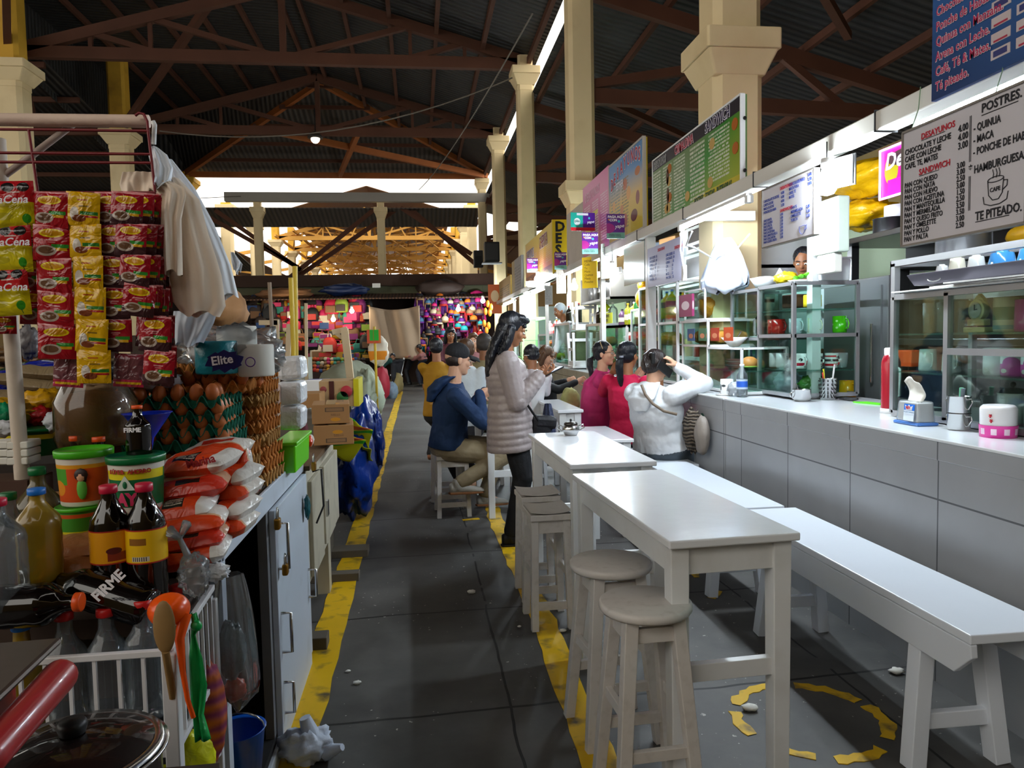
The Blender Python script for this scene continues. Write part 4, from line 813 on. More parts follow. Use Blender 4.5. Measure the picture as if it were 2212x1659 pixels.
blob('plastic_bag', 'yellow plastic bag squeezed between shelf and white wrapped box', 'bag', (3.5, 5.5, 2.36), (.2, .3, .11), YBAG, .3, 2.5, 9)
blob('plastic_bag', 'olive yellow bag on the shelf right of the saucepan', 'bag', (3.55, 4.25, 2.24), (.14, .2, .1), mat('olive_bag', '#a5920f', .3, bump=.5, bscale=14), .25, 2.5, 4)
blob('squash', 'yellow squash lying on the cooker top right of the big pot', 'squash', (3.45, 3.75, 1.975), (.13, .22, .085), mat('squash_yellow', '#b98a10', .4, var=.15, scale=8), .06, 2, 1)
b = MB(); b.bb(3.4, 3.95, 2.6, 5.5, 2.58, 2.6); tag(b.build('shelf_board', WHT), 'thin white board under the full yellow bag', 'shelf')
# neon sign 'Des...' inside the stall
t = thing('neon_sign', 'pink lit sign reading Des behind the big white menu board', 'sign', (3.2, 4.5, 2.3)); A = W(1907, 340, 3.2); zb = W(1907, 425, 3.2).z
b = MB(); b.bb(3.19, 3.215, 4.1, A.y, zb-.02, A.z+.04); b.build('panel', art('neon_art', '#c21d8a', [('e', .15, .55, .1, .3, '#b5a818'), ('b', .1, 0, .5, .35, '#e51ba5'), ('e', .3, .75, .2, .15, '#4c3a3a')], .3), t)
b = MB(); b.tube([(3.18, 4.1, A.z+.04), (3.18, A.y, A.z+.04), (3.18, A.y, zb-.02), (3.18, 4.1, zb-.02)], .008, 8); b.build('neon_tube', mat('neon_pink', (1, .25, .8), .3, emit=6), t)
text('Des', t, (3.185, A.y-.05, A.z-.1), (0, -1, 0), (0, 0, 1), .15, col('#f3eaf2', .4), bold=.004, shear=.2)
# pillar box: wrapped white box, sockets
t = thing('wrapped_box', 'white box wrapped in clear film hanging on the post by the bright bulb', 'box', (2.55, 4.0, 1.9)); A = W(1772, 440, 2.6); B_ = W(1838, 540, 2.6)
b = MB(); b.bb(2.55, 2.63, B_.y+.06, A.y, B_.z, A.z); b.build('box', mat('pale_green_white', '#cfdccf', .25, bump=.5, bscale=9), t, bev=.01)
b = MB(); b.bb(2.56, 2.62, B_.y+.12, A.y-.03, B_.z-.12, B_.z); b.build('lower_bundle', PAPER, t, bev=.01)
b = MB(); b.bb(2.56, 2.62, A.y+.02, A.y+.09, 1.0, 2.33); tag(b.build('post', MW), 'slim white post behind the film wrapped box', 'post')
# things on the mug cabinet
def tubbox(label, c, d, m, lid=None):
    t = thing('plastic_container', label, 'container', (c[0], c[1], c[2])); b = MB(); b.box(V(c)+V((0, 0, d[2]/2)), d, taper=(1.08, 1.05)); b.build('box', m, t, bev=.008)
    if lid: b = MB(); b.box(V(c)+V((0, 0, d[2]+.006)), (d[0]*1.1, d[1]*1.08, .012)); b.build('lid', lid, t, bev=.004)
    return t
PLA = clear('milky_plastic', '#e9eef0', .5, '#e9eef0', .6, .2)
t = tubbox('large milky plastic box with blue label on the mug cabinet', (2.7, 4.63, 1.785), (.2, .14, .14), PLA, PLA)
b = MB(); b.box((2.7, 4.555, 1.9), (.06, .004, .02)); b.build('label', col('#1d9bd8', .3), t)
t = thing('plate', 'white plate of green peppers on the mug cabinet', 'plate', (2.55, 4.7, 1.785)); b = MB(); b.lathe([(0, 0), (.05, 0), (.075, .015), (.05, .006), (0, .004)], (2.54, 4.72, 1.785), 28); b.build('dish', WHT, t)
for i in range(3): b = MB(); b.ball((2.52+.025*i, 4.73-.02*i, 1.815+.008*i), (.06, .02, .016), 12, rm=rot(0, .1*i, .9+.25*i)); tag(b.build('green_pepper', mat('pepper_green', '#4ea516', .25)), ('long green pepper at the bottom of the plate', 'long green pepper in the middle of the plate', 'long green pepper on top of the plate')[i], 'pepper')
blob('snack_bag', 'clear bag of yellow fried snack on the mug cabinet', 'bag', (2.55, 4.93, 1.83), (.07, .1, .045), mat('yellow_snack', '#e3c21d', .3, var=.4, scale=40, bump=.5, bscale=30), .25, 4, 2)
b = MB(); b.sheet(lambda u, v: V((2.5+.03*v, 5.02-.1*u, 1.83+.08*v*(1-abs(u-.4)))), 6, 6); tag(b.build('paper_napkin', PAPER, solid=.001), 'white napkin sticking up behind the yellow snack bag', 'napkin')
t = thing('bowl', 'clear bowl of white dough on the narrow cabinet by the pillar', 'bowl', (2.6, 5.35, 1.785)); b = MB(); b.lathe([(0, 0), (.06, 0), (.11, .08), (.106, .08), (0, .01)], (2.6, 5.35, 1.785), 28); b.build('dish', PLA, t); b = MB(); b.ball((2.6, 5.35, 1.85), (.1, .1, .03), 20); b.build('dough', WHT, t)
# contents of the mug cabinet
for i, (x, y, h, r_, hh, lb) in enumerate(((2.5, 5.0, '#a31412', .045, .1, 'dark red mug at the left end of the cabinet shelf'), (2.47, 4.88, '#b51a16', .045, .1, 'dark red mug second on the cabinet shelf'), (2.5, 4.7, '#b8c1c9', .042, .1, 'pale grey mug on the cabinet shelf'), (2.6, 4.64, '#d8d6bf', .042, .1, 'cream mug on the cabinet shelf'), (2.78, 4.64, '#55c313', .045, .11, 'lime green dotted mug at the right end of the cabinet shelf'))):
    mug(lb, (x, y, 1.445), r_, hh, CER(h) if i < 4 else art('dotted_green', h, [('e', u, v, .03, .06, '#c9f0a0') for u in (.1, .35, .6, .85) for v in (.3, .7)]+[('e', u, .5, .03, .06, '#c9f0a0') for u in (.2, .47, .72, .97)], .2), -PI/2+.3)
for i, (x, y, h, lb) in enumerate(((2.5, 4.98, '#d8cfd4', 'pale pink mug on the lower cabinet shelf'), (2.49, 4.86, '#d6cdd2', 'second pale pink mug on the lower cabinet shelf'), (2.52, 4.68, '#e8e8e8', 'white mug with red writing on the lower cabinet shelf'), (2.62, 4.65, '#7a2430', 'white and maroon striped mug on the lower cabinet shelf'), (2.73, 4.65, '#c9202a', 'red striped mug on the lower cabinet shelf'), (2.8, 4.66, '#8d9498', 'grey glass tumbler at the right end of the lower cabinet shelf'))):
    m_ = art('mugart_%d' % i, '#e9e9e9', [('b', 0, .15, 1, .3, h), ('b', 0, .45, 1, .6, '#3b3238'), ('b', 0, .75, 1, .85, h)], .2) if i in (3, 4) else (art('mugtext', '#e8e8ea', [('e', .7, .6, .05, .1, '#30383c'), ('b', .6, .2, .8, .4, '#b4203a')], .2) if i == 2 else CER(h))
    mug(lb, (x, y, 1.21), .043, .1, m_, -PI/2+.2 if i < 5 else None, 1 if i < 5 else 1.1)
t = thing('cake', 'chocolate cake in a plastic bag on the top cabinet shelf', 'cake', (2.55, 4.85, 1.61)); b = MB(); b.box((2.56, 4.82, 1.665), (.12, .14, .09)); b.build('slice', mat('chocolate', '#4b2a1c', .6, bump=.4, bscale=30), t, bev=.008); b = MB(); b.box((2.62, 4.7, 1.66), (.1, .07, .085)); b.build('sponge_slice', mat('sponge_yellow', '#d9b51c', .6), t, bev=.008)
t = thing('cake', 'dark round cake wrapped in film in the narrow cabinet', 'cake', (2.6, 5.35, 1.42)); b = MB(); b.lathe([(0, 0), (.08, 0), (.1, .03), (.1, .11), (.07, .14), (0, .145)], (2.6, 5.32, 1.44), 24); b.build('cake', mat('dark_cake', '#2b1d1d', .3), t); b = MB(); b.lathe([(0, 0), (.12, 0), (.125, .01), (0, .008)], (2.6, 5.32, 1.42), 24); b.build('plate', WHT, t)
blob('cloth_bundle', 'grey white cloth bundle in the bottom of the mug cabinet', 'cloth', (2.56, 4.9, 1.1), (.09, .13, .08), mat('blue_grey_cloth', '#8894a5', .6, bump=.6, bscale=12), .3, 3, 5)
blob('produce_bag', 'clear bag of green avocados in the bottom of the mug cabinet', 'bag', (2.6, 4.66, 1.1), (.09, .06, .07), mat('green_produce', '#3f6d2c', .25, var=.3, scale=14, bump=.4, bscale=12), .3, 3, 8)
b = MB(); b.box((2.6, 5.45, 1.28), (.1, .09, .15)); tag(b.build('carton', art('carton_art', '#2a2a68', [('b', 0, 0, .45, 1, '#2a2a68'), ('b', .45, .6, 1, 1, '#137a57'), ('b', .45, 0, 1, .6, '#8796a8')], .4)), 'blue and green carton in the narrow cabinet', 'carton')
# breads and cakes left of it
for i in range(5): b = MB(); b.ball((2.4, 6.12-i*.11, 1.43), (.09, .055, .055), 18, rm=rot(.2, 0, .5)); tag(b.build('bread_loaf', mat('bread', '#c98a34', .6, var=.25, scale=20, bump=.3, bscale=40)), 'golden %s loaf from the left in the bread case' % ('first', 'second', 'third', 'fourth', 'fifth')[i], 'bread', 'loaves in the bread case')
t = thing('bowl', 'white bowl of cream with a spoon in front of the loaves', 'bowl', (2.36, 5.32, 1.355)); b = MB(); b.lathe([(0, 0), (.035, 0), (.1, .07), (.097, .07), (.03, .01), (0, .01)], (2.36, 5.35, 1.355), 28); b.lathe([(0, .065), (.09, .065)], (2.36, 5.35, 1.355), 28); b.build('dish', WHT, t); b = MB(); b.tube([(2.36, 5.33, 1.4), (2.37, 5.25, 1.47)], .004, 6); b.build('spoon', STEELD, t)
t = thing('burger', 'round bun burger with salad on the low case shelf', 'burger', (2.42, 5.2, 1.19)); b = MB(); b.lathe([(.062, 0), (.065, .02), (.05, .05), (.025, .065), (0, .068)], (2.4, 5.18, 1.215), 24); b.build('bun', mat('bun', '#cf8340', .45), t); b = MB(); b.ball((2.4, 5.18, 1.21), (.068, .068, .012), 18, wob=lambda d: 1+.15*math.sin(9*math.atan2(d.y, d.x))); b.build('salad', mat('salad', '#9db64a', .5, var=.5, scale=60), t)
for i in range(5): b = MB(); b.lathe([(0, 0), (.05, 0), (.1, .012), (.05, .004)], (2.42, 5.42, 1.19+i*.014), 24); tag(b.build('plate', col(('#b98a8e', '#d5d9e0')[i % 2], .3)), 'plate %s in the stack beside the burger' % ('one from the bottom', 'two from the bottom', 'in the middle', 'four from the bottom', 'on top')[i], 'plate', 'plates beside the burger')
blob('bagged_cake', 'orange sponge cake in a white bag in the upper glass case', 'cake', (2.4, 5.95, 1.68), (.085, .1, .09), mat('orange_cake', '#de8a1c', .5, var=.2, scale=20, bump=.5, bscale=30), .2, 3, 6)
b = MB(); b.ball((2.4, 5.98, 1.77), (.08, .09, .04), 16); tag(b.build('cake_wrapper', mat('thin_white_bag', '#f2f0ea', .4, bump=.5, bscale=20)), 'white plastic gathered over the orange cake', 'wrapper')
t = mug('patterned white mug beside the woman in the white hoodie', (2.2, 5.12, FLW), .045, .115, art('map_mug', '#e6e9ea', [('e', .5, .5, .04, .2, '#3a3f42'), ('e', .6, .6, .06, .08, '#3a3f42'), ('e', .1, .4, .05, .14, '#3a3f42')], .25), None)
b = MB(); b.lathe([(0, 0), (.07, 0), (.08, .008), (0, .006)], (2.2, 5.12, FLW), 24); tag(b.build('saucer', WHT), 'white saucer under the patterned mug', 'saucer')
blob('plastic_bag', 'crumpled clear plastic bag on the counter next to the water bottle', 'bag', (2.22, 5.0, FLW+.05), (.06, .06, .05), clear('clear_bag', '#f4f7fa', .8, '#eef3fa', .4, .15), .35, 4, 3)
# bag hanging on the pillar
def drape(name, label, cat, c, w, h, d, m, folds=7, seed=0, facing=-PI/2, top=.25, g=None):
    """hanging bag: gathered at the hook, wide at the bottom"""
    c = V(c); b = MB(); ca, sa = math.cos(facing), math.sin(facing); sx = V((-sa, ca, 0)); fr = V((ca, sa, 0)); n = 40; rings = []
    vs = []; m_ = 16
    for i in range(m_+1):
        v = i/m_; k = top+(1-top)*min(1, v*1.35)**.8; kk = k if v < .93 else k*(1-(v-.93)*9)
        for j in range(n+1):
            a = 2*PI*j/n; f = 1+.14*math.sin(folds*a+seed+2*v)*(1-v*.5)+.05*math.sin(folds*2.3*a+v*5)
            vs.append(c+sx*(w/2*kk*f*math.cos(a))+fr*(d/2*kk*f*math.sin(a))+V((0, 0, -h*v+.02*math.sin(3*a+seed)*v)))
    fs = [(i*(n+1)+j, i*(n+1)+j+1, (i+1)*(n+1)+j+1, (i+1)*(n+1)+j) for i in range(m_) for j in range(n)]
    b._add(vs, fs, None, 0, True); o = b.build(name, m); return tag(o, label, cat, g)
BAGW = mat('thin_blue_white_bag', '#dce8fa', .35, sss=0, bump=.3, bscale=15)
drape('plastic_bag', 'white plastic bag hanging on the pillar above the narrow cabinet', 'bag', V((2.4, 5.62, 2.2)), .42, .42, .16, BAGW, 8, 1, PI+.5)
wire('lamp_cable', 'white cable drooping from the tube lamp across to the pillar', [atx(1495, 500, 2.0), atx(1482, 530, 2.0), atx(1500, 535, 2.1), atx(1540, 558, 2.3), atx(1590, 540, 2.45), atx(1620, 505, 2.5)], .007, WHT)
wire('lamp_cable', 'white cable hanging down from the left end of the tube lamp', [atx(1472, 497, 2.0), atx(1470, 540, 2.0), atx(1479, 590, 2.0), atx(1476, 606, 2.0)], .007, WHT)
b = MB(); p = atx(1478, 590, 2.02); b.box(p, (.03, .05, .12)); tag(b.build('wall_plug', WHT, bev=.006), 'white plug block hanging at the end of the lamp cable', 'plug')
# ovens and boxes behind (x about 3.3 .. 4)
for i, (px0, px1, py0, py1, x, h, lb) in enumerate(((1478, 1528, 555, 600, 3.0, '#aebfba', 'pale grey microwave on the back shelf left of the pillar'), (1482, 1530, 495, 535, 3.0, '#c9cfc8', 'white box above the pale grey microwave'))):
    A, B_ = atx(px0, py0, x), atx(px1, py1, x); t = thing('microwave', lb, 'appliance', (x+.2, (A.y+B_.y)/2, B_.z)); b = MB(); b.bb(x, x+.4, B_.y, A.y, B_.z, A.z); b.build('body', col(h, .4), t, bev=.01); b = MB(); b.bb(x-.006, x, B_.y+.15, A.y-.08, B_.z+.04, A.z-.04); b.build('door', STEELD, t)
t = thing('back_shelf', 'white shelving behind the stall left of the pillar', 'shelf', (3.6, 7.5, 0)); b = MB()
for z in (.6, 1.2, 1.75, 2.05, 2.45): b.bb(2.98, 3.6, 6.2, 10.2, z-.03, z)
b.build('board', MW, t)
for y in (6.2, 7.5, 8.8, 10.2): b = MB(); b.bb(2.98, 3.6, y, y+.04, 0, 2.5); b.build('upright', MW, t)
STW = mat('stall_wall', '#cdd6cf', .5, var=.08, scale=2)
STG = mat('stall_wall_green', '#b9c9a8', .5, var=.08, scale=2)
for i, (y0, y1, m_) in enumerate(((.3, 5.9, STW), (5.9, 10.4, STG), (10.4, 14.6, STG), (14.6, 20, STW))):
    b = MB(); b.bb(4.4, 4.45, y0, y1, 0, 2.3 if i == 0 else 2.6); o = b.build('partition', m_); tag(o, ('pale back partition of the nearest stall', 'pale green back partition of the second stall', 'pale green back partition of the third stall', 'pale back partition of the farthest stall')[i], 'partition', kind='structure')
    b = MB(); b.bb(2.95, 4.4, y1-.03, y1+.03, 0, 1.7 if i == 0 else 2.3); o = b.build('partition', m_); tag(o, ('side partition between the first and second stall', 'side partition between the second and third stall', 'side partition between the third and fourth stall', 'side partition at the end of the last stall')[i], 'partition', kind='structure')
# ================= boards and signs on the rail =================
UX, UZ = V((0, -1, 0)), V((0, 0, 1))
RED, DK, PUR = col('#c3263a', .5), col('#23232b', .5), col('#5a2480', .5)
WTX = col('#efecf2', .5)
def board(name, label, x, y1, y0, z0, z1, m, th=.02, cat='menu board', bk=None):
    """board facing the aisle; y1 is its far (left) edge"""
    t = thing(name, label, cat, (x, (y0+y1)/2, z0)); b = MB(); b._add([(x, y1, z0), (x, y0, z0), (x, y0, z1), (x, y1, z1), (x+th, y1, z0), (x+th, y0, z0), (x+th, y0, z1), (x+th, y1, z1)],
        [(0, 1, 2, 3), (7, 6, 5, 4), (0, 4, 5, 1), (1, 5, 6, 2), (2, 6, 7, 3), (3, 7, 4, 0)], [[(0, 0), (1, 0), (1, 1), (0, 1)]]+[[(0, 0)]*4]*5)
    b.build('panel', m, t); return t
def T(t, s, x, y, z, size, m, **k):
    k.setdefault('bold', size*.022); return text(s, t, (x-.001, y, z), UX, UZ, size, m, **k)
def rim(t, x, y1, y0, z0, z1, m, w=.012):
    b = MB(); b.bb(x-.006, x+.026, y0, y1, z0-w/2, z0+w/2); b.bb(x-.006, x+.026, y0, y1, z1-w/2, z1+w/2); b.bb(x-.006, x+.026, y0-w/2, y0+w/2, z0, z1); b.bb(x-.006, x+.026, y1-w/2, y1+w/2, z0, z1); b.build('rim', m, t)
WB = mat('whiteboard', '#d3cfd6', .3, var=.03, scale=2)
# 1: big handwritten board
X = 1.95; t = board('menu_board', 'big handwritten whiteboard with POSTRES, coffee cup and TE PITEADO', X, 2.81, 2.19, 1.79, 2.24, WB); rim(t, X, 2.81, 2.19, 1.79, 2.24, col('#8c857e'), .008)
T(t, 'DESAYUNOS', X, 2.70, 2.185, .032, RED); T(t, 'CHOCOLATE Y LECHE\nCAFE CON LECHE\nCAFE, TE, MATES', X, 2.795, 2.148, .03, DK, lines=.95, sx=.85); T(t, '4.00\n4.00\n3.00', X, 2.50, 2.158, .034, DK, lines=.9, sx=.85)
T(t, 'SANDWICH', X, 2.71, 2.052, .032, RED); T(t, 'PAN CON QUESO\nPAN CON NATA\nPAN CON HUEVO\nPAN CON ACEITUNA\nPAN Y MANTEQUILLA\nPAN Y MERMELADA\nPAN Y QUESO FRITO\nPAN Y OMELETTE\nPAN Y POLLO\nPAN Y PALTA', X, 2.795, 2.018, .0275, DK, lines=.86, sx=.85)
T(t, '3.00\n3.00\n2.50\n3.00\n1.50\n2.50\n3.50\n3.50\n3.00\n2.50', X, 2.505, 2.03, .0285, DK, lines=.83, sx=.85)
T(t, 'POSTRES.', X, 2.39, 2.195, .042, DK); T(t, '- QUINUA\n- MACA\n- PONCHE DE HABA', X, 2.425, 2.14, .036, DK, lines=1.15, sx=.75); T(t, 'HAMBURGUESAS', X, 2.42, 1.995, .038, DK, sx=.8); T(t, 'TE PITEADO.', X, 2.41, 1.83, .042, DK, sx=.85); T(t, '*', X, 2.445, 2.0, .04, DK)
b = MB(); b.bb(X-.0015, X, 2.232, 2.39, 2.184, 2.187); b.bb(X-.0015, X, 2.26, 2.41, 1.823, 1.826); b.bb(X-.0015, X, 2.57, 2.70, 2.18, 2.182); b.bb(X-.0015, X, 2.6, 2.71, 2.047, 2.049)
for yy in (2.437, 2.443): b.bb(X-.0015, X, yy, yy+.002, 2.04, 2.2); b.bb(X-.0015, X, yy, yy+.002, 1.87, 1.99)
c = V((X-.002, 2.32, 1.925))
for pl in ([(-.035, .03), (-.03, -.02), (-.012, -.038), (.014, -.038), (.03, -.02), (.035, .03)], [(.034, .02), (.052, .018), (.05, 0), (.03, -.012)], [(-.055, -.02), (-.05, -.045), (-.02, -.055), (.02, -.055), (.05, -.045), (.055, -.02)]): b.tube([c+UX*q[0]+UZ*q[1] for q in pl], .0016, 5)
b.tube([c+UX*(.035*math.cos(a*PI/8))+UZ*(.03+.009*math.sin(a*PI/8)) for a in range(17)], .0014, 5)
for k in (-.012, .003, .016): b.tube([c+UX*k+UZ*.035, c+UX*(k+.003)+UZ*.05, c+UX*(k-.002)+UZ*.065], .0013, 5)
b.build('drawing', DK, t); T(t, 'CAFE', X, 2.345, 1.915, .02, DK)
for k, y in enumerate((2.76, 2.33)): wire('string', ('thin string holding the left side of the big whiteboard', 'thin string holding the right side of the big whiteboard')[k], [(X, y, 2.24), (2.0, y+.03, 2.33), (2.015, y+.04, 2.42)], .002, col('#7d9a7a'))
# 2: blue board above it
X = 2.0; t = board('menu_board', 'blue printed board with red lettering Cafe con leche, above the big whiteboard', X, 2.715, 2.0, 2.335, 3.05, art('blue_board', '#1b4a8f', [('e', .5, .75, .18, .1, '#3b74b5'), ('e', .85, .9, .15, .2, '#3b74b5')], .35, grad=((.3, .8), ((0, '#16305f'), (.55, '#2a62a8'), (1, '#16386f')))))
RB, RW = col('#c23560', .4), col('#e9e3ea', .4)
for i, s in enumerate(('Té piteado.', 'Café, Té & Mates.', 'Avena con Leche.', 'Quinua con Manzana.', 'Ponche de Habas.', 'Chocolate con Leche.', 'Café con leche.')):
    z = 2.365+i*.056; T(t, s, X-.0005, 2.69, z, .048, RW, bold=.0022, sx=.78, space=1.02); T(t, s, X-.0018, 2.69, z, .048, RB, bold=.0004, sx=.78, space=1.02)
for i in range(8):
    for k, yy in enumerate((2.37, 2.26)):
        b = MB(); b.box((X-.001, yy, 2.395+i*.054), (.002, .085, .034)); b.box((X-.0025, yy, (2.384 if (i+k) % 3 else 2.395)+i*.054), (.002, .06, .006 if (i+k) % 3 else .02), mi=1); b.build('price_label', [col('#cfc2c4', .4), col('#3a3f7a' if (i+k) % 3 == 0 else '#b5304c', .4)], t)
b = MB(); b.bb(X-.004, X, 2.655, 2.70, 2.72, 2.745); b.build('yellow_mark', col('#d9b51c'), t)
# 3: green board
X = 2.03; z0, z1 = 2.375, 2.94; y1, y0 = 6.26, 4.5
t = board('menu_board', 'large green menu board with burgers, DESAYUNOS CRIMALDINA SANDWICH heading', X, y1, y0, z0, z1, art('green_board', '#3c8f2a', [('b', 0, .83, 1, 1, '#2b2630'), ('b', .54, 0, 1, .14, '#c9b81a')]
  +[('t', a, .2 if a > .5 else .05, c, .8, n, '#d8dccb') for a, c, n in ((.01, .12, 17), (.15, .27, 18), (.3, .44, 17), (.5, .66, 14), (.7, .9, 14))], .35, grad=((.35, -.25), ((0, '#6d8b57'), (.1, '#2f8a2c'), (.3, '#9fae1c')))), .04)
rim(t, X, y1, y0, z0, z1, WHT, .012)
T(t, 'DESAYUNOS', X-.001, y1-.03, z1-.082, .085, WTX, bold=.004, sx=.66); T(t, 'DESAYUNOS', X-.0025, y1-.03, z1-.082, .085, col('#4c5a50'), bold=.0, sx=.66)
T(t, 'CRIMALDINA', X-.001, y1-.56, z1-.085, .095, WTX, bold=.005, sx=.7); T(t, 'CRIMALDINA', X-.003, y1-.56, z1-.085, .095, col('#b91f3c'), bold=.0006, sx=.7)
T(t, 'SANDWICH', X-.001, y1-1.18, z1-.085, .1, WTX, bold=.006, sx=.78); T(t, 'SANDWICH', X-.003, y1-1.18, z1-.085, .1, col('#2a2150'), bold=.0, sx=.78)
T(t, 'POSTRES - TORTAS - BUTIFARRAS', X-.001, y0+.79, z0+.02, .068, col('#2f5a3a'), bold=.002, sx=.64)
for nm, L in (('burger_picture', ((.95, .72), (.955, .45), (.245, .72), (.245, .32))), ('drink_picture', ((.22, .62), (.222, .35))), ('roll_picture', ((.74, .67), (.235, .55), (.47, .2), (.23, .18), (.2, .18), (.72, .22)))):
    for u, v in L:
        b = MB(); c = V((X-.002, y1-(y1-y0)*u, z0+(z1-z0)*v)); s = .045 if nm != 'drink_picture' else .03
        b.prism([(s*math.cos(a*PI/8), (s*.85 if nm != 'drink_picture' else s*2.2)*math.sin(a*PI/8)) for a in range(16)], c, UX, UZ, .003); b.build(nm, {'burger_picture': col('#b5631c'), 'drink_picture': col('#5a3524'), 'roll_picture': col('#c9a45f')}[nm], t)
for k, z in enumerate((2.47, 2.79)): b = MB(); b.ball((X+.02, y0-.012, z), (.012, .01, .012), 10); b.build('bolt', BLK, t)
# 4: desayunos blue-yellow
y1, y0, z0, z1 = 7.72, 6.53, 2.42, 3.22
t = board('menu_board', 'tall blue to yellow poster board with red DESAYUNOS arching over drinks', X, y1, y0, z0, z1, art('sunset_board', '#5a8fc4', [('t', .05, .1, .35, .75, 16, '#6d7a7d'), ('t', .4, .1, .6, .72, 16, '#7a6a3c'), ('e', .5, .63, .06, .07, '#b5541c'), ('e', .85, .68, .07, .05, '#b8651c'), ('e', .6, .5, .06, .08, '#d99a4c'), ('e', .75, .2, .09, .07, '#6a2a20'), ('e', .3, .12, .09, .07, '#4a3f38'), ('e', .5, .2, .06, .08, '#b5492a'), ('e', .85, .38, .05, .08, '#8c3f3a'), ('e', .15, .45, .05, .06, '#d9a05c'), ('e', .4, .35, .05, .06, '#c97f4c')], .35, grad=((.0, 1.), ((0, '#c9b20c'), (.45, '#d9b45c'), (.75, '#5a90c9')))), .04); rim(t, X, y1, y0, z0, z1, col('#b9b4ac'), .02)
for i, ch in enumerate('DESAYUNOS'):
    a = i/8; T(t, ch, X-.001, y1-.08-a*.98, z1-.27+.13*math.sin(PI*a*.75), .17, WTX, bold=.01, sx=.75); T(t, ch, X-.003, y1-.08-a*.98, z1-.27+.13*math.sin(PI*a*.75), .17, RED, bold=.002, sx=.75)
T(t, 'ESTHER', X-.001, y1-.28, z1-.3, .1, WTX, bold=.002, sx=.8)
# 5: pink
y1, y0, z0, z1 = 8.98, 7.74, 2.42, 3.25
t = board('menu_board', 'pink menu board with white lettering next to the blue and yellow poster', X, y1, y0, z0, z1, art('pink_board', '#c9438f', [('t', .05, .1, .3, .7, 18, '#e6c5d6'), ('t', .38, .1, .62, .7, 18, '#e6c5d6'), ('t', .7, .1, .95, .72, 18, '#e6c5d6'), ('b', .4, .5, .6, .56, '#d9c92a'), ('b', .1, .3, .3, .36, '#d9c92a')], .35, grad=((.3, 1.), ((0, '#e0829c'), (.5, '#b8337e'), (1.2, '#e07ab0')))), .04)
T(t, 'DESAYUNOS', X, y1-.12, z1-.2, .14, col('#f3c9dd'), bold=.003, sx=.9, shear=.2)
# 6: white wrapped board, 7: chepita
y1, y0, z0, z1 = 10.0, 9.0, 2.36, 3.1
t = board('covered_board', 'board covered in dusty white plastic sheet between pink and yellow boards', X, y1, y0, z0, z1, mat('dusty_sheet', '#c9bfb4', .6, var=.15, scale=3, bump=.5, bscale=5), .05)
y1, y0, z0, z1 = 13.9, 11.1, 2.33, 3.19
t = board('menu_board', 'orange and yellow board reading DESAYUNOS CHEPITA', X, y1, y0, z0, z1, art('orange_board', '#c9702c', [('b', 0, 0, 1, .28, '#8c4a30')]+[('t', a, .35, a+.17, .68, 9, '#d9b48a') for a in (.05, .3, .55, .8)]+[('e', .2+.2*k, .14, .08, .09, '#c98a5c') for k in range(4)], .35, grad=((.3, .9), ((0, '#a85230'), (.6, '#d98a3c'), (.9, '#d9b81c')))), .05)
T(t, 'DESAYUNOS', X-.001, y1-.15, z1-.32, .24, WTX, bold=.01, sx=.62); T(t, 'DESAYUNOS', X-.004, y1-.15, z1-.32, .24, col('#6a4a60'), bold=.0, sx=.62); T(t, 'CHEPITA', X-.001, y1-1.62, z1-.28, .28, WTX, bold=.012, sx=.7); T(t, 'CHEPITA', X-.005, y1-1.62, z1-.28, .28, col('#8c3a3a'), bold=.002, sx=.7)
# its narrow yellow end panel facing the aisle entrance
t = thing('end_panel', 'narrow yellow panel with black upright letters DESA at the end of the orange board', 'sign', (2.1, 10.95, 2.4)); b = MB(); b.bb(2.0, 2.26, 10.92, 10.98, 2.4, 3.19); b.build('panel', col('#c9a90c', .4), t)
text('D\nE\nS\nA', t, (2.04, 10.915, 3.02), (1, 0, 0), UZ, .2, BLK, bold=.008, lines=.85)
y1, y0 = 16.0, 14.5
t = board('menu_board', 'dusty grey brown board beyond the orange one', X, y1, y0, 2.33, 3.08, art('grey_board', '#8d8a8c', [('t', .1, .1, .9, .8, 9, '#6a6668'), ('b', 0, 0, .3, 1, '#a08a5c')], .5), .05)
t = board('menu_board', 'small yellow brown board at the far end of the rail', X, 18.6, 16.3, 2.28, 2.85, art('olive_board', '#a8843c', [('t', .1, .1, .9, .7, 7, '#5a4a2c')], .5), .05)
